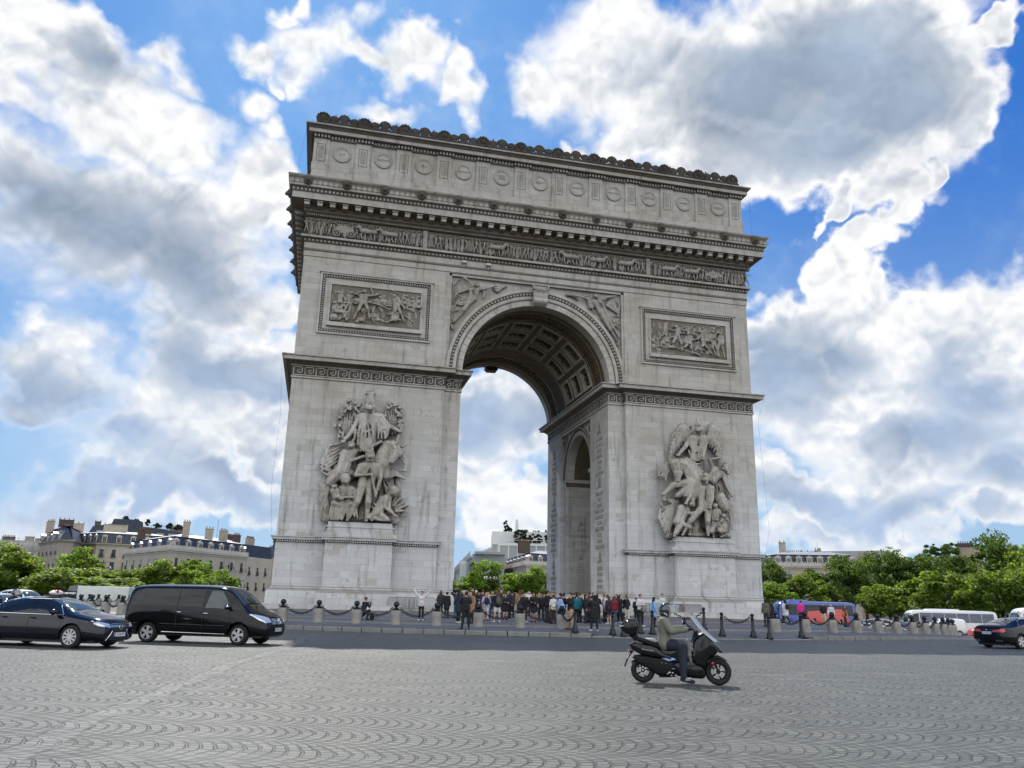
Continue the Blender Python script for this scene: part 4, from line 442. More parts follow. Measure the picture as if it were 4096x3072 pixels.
'group_right':'804 -49 920 27 -2 0 -12 22 795 -68 916 17 0 0 0 17 806 -42 909 15 -4 0 -32 16 760 -42 872 18 85 0 10 18 778 -42 874 28 -7 0 -62 22 826 -42 879 28 -13 0 -62 22 772 -42 812 22 -4 0 -41 27 812 -42 816 22 -8 0 -41 27 760 -42 872 15 -32 -14 -44 12 728 -56 828 12 -46 -17 -44 8 680 -76 782 11 0 0 0 10 844 -42 881 15 -14 -14 -55 12 830 -56 826 12 -21 -17 -53 8 809 -76 772 11 0 0 0 10 810 -40 940 20 1 0 22 14 811 -40 962 14 -7 0 19 6 786 -40 930 14 -9 0 -20 10 768 -18 938 15 -36 0 -6 21 732 -18 931 21 -33 0 -40 18 699 -18 891 18 -21 0 -46 14 678 -18 844 14 -10 0 -64 8 768 -20 936 10 25 0 -54 10 792 -20 882 10 25 0 -55 3 754 -32 932 10 24 0 -54 10 778 -32 879 10 24 0 -52 3 754 -20 934 10 23 0 -52 10 776 -20 882 10 23 0 -52 3 740 -32 930 10 22 0 -51 10 762 -32 880 10 21 0 -50 3 740 -20 932 10 21 0 -49 10 760 -20 883 10 20 0 -49 3 726 -32 928 10 20 0 -47 10 746 -32 880 10 20 0 -47 3 726 -20 924 10 19 0 -46 10 745 -20 878 10 18 0 -46 3 714 -32 914 10 18 0 -45 10 732 -32 870 10 17 0 -44 3 714 -20 909 10 17 0 -43 10 730 -20 866 10 17 0 -43 3 702 -32 898 10 15 0 -41 10 716 -32 857 10 16 0 -41 3 701 -20 894 10 14 0 -40 10 715 -20 854 10 14 0 -40 3 690 -32 883 10 13 0 -38 10 703 -32 844 10 13 0 -38 3 692 -20 877 10 12 0 -37 10 704 -20 840 10 12 0 -37 3 682 -32 865 10 11 0 -35 10 692 -32 830 10 11 0 -36 3 684 -20 860 10 10 0 -35 10 694 -20 825 10 10 0 -34 3 674 -32 848 10 9 0 -33 10 682 -32 815 10 8 0 -32 3 676 -20 841 10 8 0 -31 10 684 -20 810 10 8 0 -31 3 668 -32 826 10 7 0 -29 10 675 -32 796 10 7 0 -29 3 672 -20 816 10 6 0 -28 10 678 -20 788 10 6 0 -29 3 664 -32 802 10 5 0 -27 10 669 -32 775 10 4 0 -26 3 668 -20 792 10 3 0 -25 10 672 -20 767 10 4 0 -25 3 660 -32 778 10 2 0 -24 10 663 -32 754 10 3 0 -24 3 872 -18 903 15 21 0 41 21 893 -18 944 21 27 0 -18 18 920 -18 926 18 15 0 -64 14 935 -18 862 14 -7 0 -91 8 870 -20 902 10 -30 0 -59 10 840 -20 844 10 -29 0 -58 3 868 -32 907 10 -29 0 -56 10 840 -32 851 10 -29 0 -57 3 878 -20 918 10 -28 0 -55 10 851 -20 862 10 -28 0 -55 3 876 -32 923 10 -27 0 -54 10 849 -32 869 10 -26 0 -54 3 886 -20 934 10 -26 0 -53 10 861 -20 881 10 -25 0 -52 3 884 -32 938 10 -24 0 -51 10 860 -32 888 10 -24 0 -51 3 895 -20 940 10 -23 0 -49 10 872 -20 891 10 -23 0 -49 3 894 -32 934 10 -21 0 -47 10 872 -32 886 10 -21 0 -47 3 906 -20 934 10 -21 0 -46 10 885 -20 888 10 -21 0 -46 3 904 -32 927 10 -19 0 -45 10 885 -32 882 10 -19 0 -44 3 915 -20 926 10 -18 0 -43 10 898 -20 884 10 -18 0 -43 3 913 -32 915 10 -17 0 -41 10 896 -32 874 10 -17 0 -40 3 922 -20 906 10 -15 0 -39 10 907 -20 867 10 -16 0 -39 3 919 -32 891 10 -14 0 -38 10 904 -32 854 10 -14 0 -38 3 928 -20 882 10 -13 0 -36 10 915 -20 846 10 -13 0 -36 3 925 -32 868 10 -12 0 -35 10 913 -32 833 10 -12 0 -34 3 934 -20 857 10 -11 0 -33 10 922 -20 824 10 -11 0 -33 3 926 -32 837 10 -10 0 -31 10 916 -32 806 10 -10 0 -31 3 930 -20 822 10 -8 0 -29 10 922 -20 793 10 -8 0 -29 3 922 -32 802 10 -7 0 -28 10 915 -32 774 10 -6 0 -28 3 928 -20 788 10 -6 0 -26 10 922 -20 762 10 -6 0 -26 3 920 -32 768 10 -4 0 -25 10 915 -32 744 10 -4 0 -24 3 752 -62 864 4 27 0 -36 6 778 -62 828 6 40 0 10 4 747 -62 841 4 23 0 -36 6 770 -62 806 6 40 0 10 4 742 -62 811 4 18 0 -43 6 760 -62 768 6 32 0 -5 4 778 -62 820 4 -10 0 -37 6 768 -62 784 6 -24 0 -17 4 802 -62 830 4 -10 0 -45 6 792 -62 785 6 15 0 -28 4 752 -62 768 4 23 0 -21 6 775 -62 747 6 31 0 2 4 768 -62 754 4 15 0 -29 6 782 -62 726 6 31 0 -12 4 774 -62 725 4 15 0 -21 6 789 -62 704 6 31 0 -5 4 775 -62 747 4 22 0 -35 6 797 -62 712 6 -9 0 -30 4 750 -62 852 4 25 0 -35 6 774 -62 817 6 40 0 10 4 760 -62 816 4 4 0 -41 6 764 -62 776 6 4 0 -10 4 760 -62 760 4 19 0 -24 6 778 -62 736 6 31 0 -6 4 770 -62 740 4 15 0 -24 6 786 -62 715 6 31 0 -10 4 774 -62 736 4 18 0 -28 6 793 -62 708 6 11 0 -17 4 724 -38 748 42 44 0 -70 57 668 -57 748 28 18 0 -50 25 678 -72 696 22 -2 0 -36 14 675 -60 763 7 -4 0 15 2 670 -45 758 25 50 0 -19 40 758 -40 654 57 -17 0 -51 50 718 -60 650 25 -62 0 -11 19 656 -60 639 18 -51 0 -46 13 606 -55 594 14 6 0 -28 10 719 -55 622 25 -40 0 -30 18 650 -45 756 4 -24 0 -16 6 626 -45 740 6 -21 0 -38 4 654 -45 742 4 -24 0 -23 6 630 -45 719 6 -13 0 -44 4 657 -45 720 4 -24 0 -30 6 633 -45 690 6 -5 0 -37 4 646 -45 749 4 -32 0 -24 6 614 -45 726 6 -24 0 -38 4 690 -45 770 4 31 0 -9 6 721 -45 761 6 23 0 -21 4 698 -45 767 4 39 0 -20 6 736 -45 748 6 22 0 -35 4 714 -45 768 4 38 0 -27 6 752 -45 741 6 31 0 -12 4 784 -45 743 4 22 0 -35 6 806 -45 708 6 15 0 -13 4 790 -45 714 4 6 0 -29 6 796 -45 685 6 31 0 -5 4 618 -45 718 4 -12 0 -37 6 606 -45 682 6 -19 0 -1 4 652 -45 750 4 -24 0 -20 6 628 -45 730 6 -17 0 -41 4 656 -45 732 4 -24 0 -27 6 632 -45 704 6 -9 0 -40 4 694 -45 768 4 34 0 -14 6 728 -45 754 6 22 0 -28 4 706 -45 768 4 39 0 -23 6 744 -45 744 6 26 0 -24 4 786 -45 728 4 14 0 -32 6 801 -45 696 6 23 0 -9 4 934 -42 736 21 -8 0 -4 18 926 -57 734 13 0 0 0 13 926 -38 732 12 -23 0 -11 12 878 -38 735 14 51 0 -26 14 890 -38 729 22 -25 0 -29 18 918 -38 714 22 -29 0 -27 18 864 -38 700 18 -16 0 -19 21 889 -38 688 18 -19 0 -18 21 878 -38 735 12 -21 -10 42 9 856 -48 776 9 47 -13 8 6 903 -64 784 8 0 0 0 8 929 -38 708 12 12 -10 -52 9 940 -48 656 9 20 -13 -52 6 959 -64 604 8 0 0 0 8 943 -45 752 15 11 0 -36 10 868 -30 684 4 14 0 -36 6 882 -30 648 6 7 0 -36 4 891 -30 678 4 22 0 -28 6 914 -30 650 6 6 0 -43 4 915 -30 687 4 22 0 -43 6 938 -30 644 6 13 0 -43 4 932 -30 680 4 25 0 -50 6 956 -30 630 6 7 0 -36 4 874 -30 648 4 30 0 -35 6 904 -30 613 6 39 0 -27 4 948 -30 682 4 21 0 -43 6 969 -30 638 6 -9 0 -30 4 880 -30 681 4 18 0 -32 6 898 -30 649 6 6 0 -40 4 904 -30 682 4 22 0 -36 6 926 -30 647 6 10 0 -43 4 924 -30 684 4 24 0 -46 6 947 -30 637 6 10 0 -40 4 814 -71 674 24 0 0 -12 20 806 -88 671 15 0 0 0 15 817 -65 662 13 -2 0 -32 14 776 -65 627 16 77 0 7 16 794 -65 628 25 -1 0 -54 20 836 -65 632 25 -5 0 -55 20 794 -65 574 20 0 0 -36 24 830 -65 577 20 -4 0 -36 24 776 -65 627 13 -38 -12 -28 10 738 -77 598 10 -34 -15 -46 7 704 -95 552 10 0 0 0 8 854 -65 634 13 -7 -12 -58 10 846 -77 576 10 -21 -15 -38 7 824 -95 537 10 0 0 0 8 794 -65 538 22 -63 -18 -64 14 730 -83 474 14 -10 12 -23 12 720 -71 451 12 -29 0 -44 7 694 -65 408 8 -14 -30 -3 6 827 -65 540 22 -10 -18 -62 14 817 -83 478 14 5 12 -24 12 822 -71 454 12 0 0 -46 7 825 -65 410 8 -15 -30 -2 6 820 -62 692 21 4 0 -7 22 774 -80 543 3 26 0 -9 5 800 -80 534 5 31 0 12 3 773 -80 532 3 30 0 -9 5 804 -80 524 5 31 0 12 3 773 -80 538 3 29 0 -9 5 802 -80 528 5 32 0 12 3 742 -66 552 22 -9 0 -6 18 734 -81 550 14 0 0 0 14 734 -60 545 12 -26 0 -17 13 690 -60 534 15 34 0 -12 15 698 -60 532 23 -16 0 -40 18 716 -60 524 23 -17 0 -38 18 682 -60 492 18 -10 0 -26 22 699 -60 486 18 -12 0 -25 22 690 -60 534 12 32 -11 -27 10 722 -71 507 10 55 -14 9 6 776 -88 516 9 0 0 0 8 724 -60 522 12 21 -11 -21 10 745 -71 500 10 25 -14 7 6 768 -88 507 9 0 0 0 8 672 -60 466 20 53 -17 -23 12 725 -76 443 12 4 11 -11 12 730 -66 432 12 0 0 -23 6 732 -60 410 7 -14 -28 -2 6 688 -60 461 20 -32 -17 -49 12 656 -76 412 12 2 11 -4 12 658 -66 408 12 -5 0 -9 6 655 -60 400 7 -12 -28 -2 6 744 -62 568 21 0 0 -7 20 692 -42 558 4 -47 0 -17 8 644 -42 541 8 -46 0 -24 4 683 -42 542 4 -54 0 -31 8 628 -42 512 8 -36 0 -37 4 682 -42 528 4 -55 0 -45 8 628 -42 484 8 -28 0 -43 4 674 -42 507 4 -40 0 -44 8 634 -42 463 8 -17 0 -50 4 674 -42 486 4 -32 0 -44 8 642 -42 442 8 -1 0 -46 4 598 -42 532 4 -9 0 -50 8 590 -42 482 8 29 0 -62 4 660 -42 548 4 -47 0 -17 8 614 -42 532 8 -15 0 21 4 616 -42 582 4 30 0 -12 8 646 -42 570 8 39 0 9 4 622 -42 568 4 38 0 -12 8 660 -42 556 8 31 0 8 4 608 -42 574 4 -8 0 -29 8 599 -42 546 8 15 0 -13 4 751 -42 496 4 22 0 -34 8 773 -42 462 8 14 0 -35 4 766 -42 497 4 22 0 -34 8 788 -42 462 8 -9 0 -42 4 742 -42 482 4 14 0 -35 8 756 -42 447 8 6 0 -35 4 688 -42 550 4 -51 0 -24 8 636 -42 526 8 -41 0 -30 4 683 -42 536 4 -55 0 -38 8 628 -42 497 8 -32 0 -40 4 678 -42 518 4 -48 0 -44 8 631 -42 473 8 -22 0 -47 4 674 -42 496 4 -36 0 -43 8 638 -42 453 8 -9 0 -48 4 619 -42 575 4 34 0 -12 8 653 -42 562 8 35 0 9 4 758 -42 496 4 22 0 -34 8 780 -42 462 8 3 0 -38 4 754 -42 489 4 18 0 -34 8 772 -42 455 8 -1 0 -39 4 863 -64 550 19 0 0 -7 16 856 -78 549 12 0 0 0 12 866 -60 543 10 1 0 -20 12 846 -60 520 13 42 0 5 13 856 -60 522 20 0 0 -35 16 878 -60 524 20 -4 0 -36 16 855 -60 486 16 -1 0 -24 19 875 -60 489 16 -2 0 -23 19 846 -60 520 10 -1 -9 -37 8 846 -70 484 8 18 -12 0 6 862 -84 484 8 0 0 0 6 888 -60 526 10 13 -9 -25 8 901 -70 500 8 -15 -12 -23 6 885 -84 478 8 0 0 0 6 854 -60 463 17 -14 -14 -36 11 840 -74 427 11 8 9 -7 10 848 -64 420 10 4 0 -16 6 854 -60 404 6 -12 -24 -2 5 873 -60 466 17 6 -14 -30 11 880 -74 436 11 7 9 -10 10 887 -64 426 10 4 0 -21 6 894 -60 406 6 -12 -24 -2 5 904 -72 504 15 0 0 -4 12 898 -82 503 10 0 0 0 10 906 -68 500 8 1 0 -12 9 894 -68 486 10 28 0 1 10 900 -68 486 16 -4 0 -21 12 915 -68 487 16 -5 0 -21 12 896 -68 465 12 -3 0 -14 15 910 -68 466 12 -4 0 -14 15 894 -68 486 8 -12 -7 -15 6 881 -75 471 6 -5 -9 -16 4 874 -86 456 6 0 0 0 6 921 -68 488 8 3 -7 -11 6 924 -75 476 6 -8 -9 9 4 915 -86 486 6 0 0 0 6 894 -68 451 14 -9 -12 -22 8 885 -79 428 8 6 8 -7 8 891 -72 422 8 4 0 -13 4 898 -68 409 5 -10 -19 -2 4 906 -68 451 14 -5 -12 -22 8 901 -79 429 8 3 8 -7 8 904 -72 422 8 0 0 -13 4 906 -68 409 5 -10 -19 -1 4 902 -32 590 4 30 0 -28 6 932 -32 563 6 24 0 8 4 948 -32 572 4 28 0 -13 6 976 -32 558 6 6 0 -36 4 956 -32 564 4 13 0 -43 6 970 -32 522 6 2 0 -35 4 968 -32 565 4 14 0 -29 6 982 -32 536 6 -6 0 -44 4 954 -32 536 4 10 0 -43 6 964 -32 492 6 -15 0 -58 4 970 -32 522 4 -3 0 -58 6 966 -32 464 6 -22 0 -43 4 909 -32 584 4 38 0 -27 6 948 -32 557 6 25 0 8 4 867 -32 531 4 14 0 -20 6 882 -32 511 6 24 0 8 4 952 -32 568 4 21 0 -28 6 972 -32 540 6 4 0 -36 4 962 -32 564 4 14 0 -35 6 976 -32 529 6 -3 0 -40 4 962 -32 528 4 3 0 -50 6 965 -32 478 6 -19 0 -51 4 903 -30 591 40 21 0 -42 35 638 -30 404 20 303 0 9 22 810 0 841 22 -5 0 -120 28 744 0 601 28 -44 0 -146 20 857 0 651 30 -9 0 -189 30 931 0 684 18 5 0 -219 18 664 0 525 15 12 0 -99 15',
'fame_left':'-310 8 1568 16 -3 0 -7 13 -312 -2 1564 10 0 0 0 10 -312 12 1562 8 -8 0 -17 10 -341 12 1542 10 42 0 8 10 -332 12 1543 16 -5 0 -29 13 -308 12 1548 16 -8 0 -30 13 -336 12 1514 13 -3 0 -20 16 -316 12 1518 13 -6 0 -20 16 -341 12 1542 8 30 -8 -26 6 -311 4 1516 6 -19 -10 24 4 -330 -7 1538 6 0 0 0 6 -300 12 1549 8 38 -8 6 6 -262 4 1556 6 47 -10 16 4 -215 -7 1570 6 0 0 0 6 -340 12 1494 14 -27 -12 -62 9 -366 1 1432 9 -15 8 -19 8 -382 8 1413 8 -30 0 -41 4 -411 12 1374 5 -3 -20 -7 4 -322 12 1498 14 -55 -12 -66 9 -378 1 1431 9 -14 8 -21 8 -392 8 1410 8 -29 0 -44 4 -420 12 1368 5 -3 -20 -7 4 -322 -2 1546 3 -29 0 32 4 -350 -2 1578 4 -22 0 15 10 -344 12 1547 7 -26 0 23 8 -370 12 1570 8 -35 0 -19 2 -344 12 1547 7 -30 0 17 8 -374 12 1564 8 -33 0 -20 2 -344 12 1547 7 -35 0 10 8 -378 12 1558 8 -29 0 -21 2 -344 12 1547 7 -39 0 4 8 -382 12 1552 8 -27 0 -21 2 -344 12 1547 7 -43 0 -2 8 -386 12 1545 8 -24 0 -22 2 -344 12 1547 7 -47 0 -9 8 -391 12 1538 8 -21 0 -23 2 -344 12 1547 7 -51 0 -15 8 -395 12 1532 8 -18 0 -23 2 -344 12 1547 7 -55 0 -21 8 -399 12 1526 8 -16 0 -24 2 -344 12 1547 7 -60 0 -28 8 -404 12 1520 8 -12 0 -26 2 -404 12 1578 3 -21 0 -21 4 -425 12 1558 4 -4 0 -29 3 -329 12 1510 3 -50 0 -12 4 -378 12 1498 4 -45 0 24 3 -334 12 1492 3 -50 0 -17 4 -383 12 1475 4 -39 0 19 3 -339 12 1480 3 -44 0 -23 4 -382 12 1458 4 -44 0 12 3 -344 12 1462 3 -44 0 -28 4 -387 12 1434 4 -43 0 -11 3 -349 12 1450 3 -42 0 -39 4 -392 12 1410 4 -32 0 -27 3 -360 12 1437 3 -31 0 -44 4 -390 12 1393 4 -26 0 -31 3 -296 12 1549 3 22 0 -9 4 -274 12 1540 4 -4 0 -36 3 -286 12 1556 3 25 0 -15 4 -260 12 1542 4 -13 0 -31 3 -394 12 1485 3 -26 0 -44 4 -420 12 1442 4 -12 0 -47 3 -328 12 1492 3 -21 0 -43 4 -349 12 1450 4 -42 0 -45 3 -388 12 1592 3 -22 0 -8 4 -410 12 1583 4 -19 0 -20 3 -371 12 1447 3 -37 0 -44 4 -408 12 1403 4 -19 0 -54 3 -332 12 1501 3 -49 0 -14 4 -380 12 1486 4 -43 0 21 3 -336 12 1486 3 -46 0 -20 4 -382 12 1466 4 -42 0 16 3 -354 12 1443 3 -37 0 -41 4 -391 12 1402 4 -29 0 -29 3 -291 12 1552 3 24 0 -12 4 -267 12 1541 4 -8 0 -34 3 -230 12 1566 6 23 0 -15 10 -206 12 1551 10 22 0 23 9 -184 12 1574 9 25 0 9 5 -424 12 1350 10 6 0 -16 7',
'fame_right':'300 8 1581 16 0 0 -7 13 297 -2 1576 10 0 0 0 10 302 12 1574 8 0 0 -20 10 277 12 1552 10 51 0 3 10 288 12 1553 16 24 0 -34 13 316 12 1554 16 21 0 -35 13 312 12 1518 13 16 0 -23 16 337 12 1520 13 13 0 -23 16 277 12 1552 8 -33 -8 12 6 244 4 1564 6 -56 -10 2 4 187 -7 1565 6 0 0 0 6 328 12 1556 8 21 -8 -37 6 348 4 1518 6 -24 -10 24 4 324 -7 1542 6 0 0 0 6 328 12 1496 14 45 -12 -90 9 373 1 1406 9 15 8 -14 8 388 8 1391 8 23 0 -32 4 413 12 1360 5 -8 -20 -7 4 350 12 1496 14 38 -12 -78 9 388 1 1419 9 13 8 -13 8 401 8 1406 8 19 0 -29 4 422 12 1378 5 -8 -20 -7 4 254 10 1576 10 1 0 -4 8 251 3 1574 6 0 0 0 6 256 12 1572 6 6 0 -12 6 253 12 1559 7 18 0 2 7 257 12 1560 10 10 0 -25 8 267 12 1560 10 8 0 -25 8 266 12 1535 8 6 0 -16 10 275 12 1536 8 6 0 -16 10 354 12 1540 6 31 0 40 8 386 12 1580 8 12 0 -29 2 354 12 1540 6 35 0 32 8 389 12 1572 8 11 0 -29 2 354 12 1540 6 38 0 24 8 392 12 1564 8 11 0 -29 2 354 12 1540 6 42 0 15 8 396 12 1556 8 10 0 -29 2 354 12 1540 6 45 0 7 8 400 12 1548 8 9 0 -29 2 354 12 1540 6 49 0 -1 8 403 12 1540 8 9 0 -29 2 354 12 1540 6 52 0 -9 8 407 12 1531 8 8 0 -29 2 354 12 1540 6 55 0 -17 8 410 12 1523 8 8 0 -29 2 354 12 1540 6 59 0 -25 8 414 12 1515 8 7 0 -29 2 354 12 1540 6 62 0 -33 8 417 12 1507 8 7 0 -30 2 327 2 1552 2 25 0 27 10 352 2 1578 10 54 0 15 4 318 12 1494 3 48 0 -19 4 366 12 1474 4 54 0 0 3 324 12 1476 3 47 0 -19 4 372 12 1457 4 54 0 -1 3 330 12 1464 3 48 0 -31 4 378 12 1434 4 48 0 5 3 354 12 1455 3 36 0 -51 4 389 12 1404 4 33 0 -14 3 342 12 1484 3 36 0 -3 4 378 12 1482 4 55 0 12 3 409 12 1570 3 18 0 -22 4 427 12 1548 4 -12 0 -32 3 421 12 1560 3 9 0 -29 4 430 12 1530 4 -4 0 -25 3 366 12 1432 3 24 0 -39 4 389 12 1393 4 23 0 -52 3 264 12 1548 3 12 0 -29 4 276 12 1519 4 23 0 -28 3 390 12 1459 3 24 0 -28 4 414 12 1431 4 17 0 -16 3 321 12 1484 3 48 0 -19 4 368 12 1466 4 55 0 0 3 327 12 1470 3 48 0 -25 4 374 12 1445 4 51 0 3 3 415 12 1564 3 13 0 -25 4 428 12 1539 4 -8 0 -29 3 152 12 1574 9 29 0 1 11 182 12 1575 11 24 0 -21 6 412 12 1336 9 6 0 19 8',
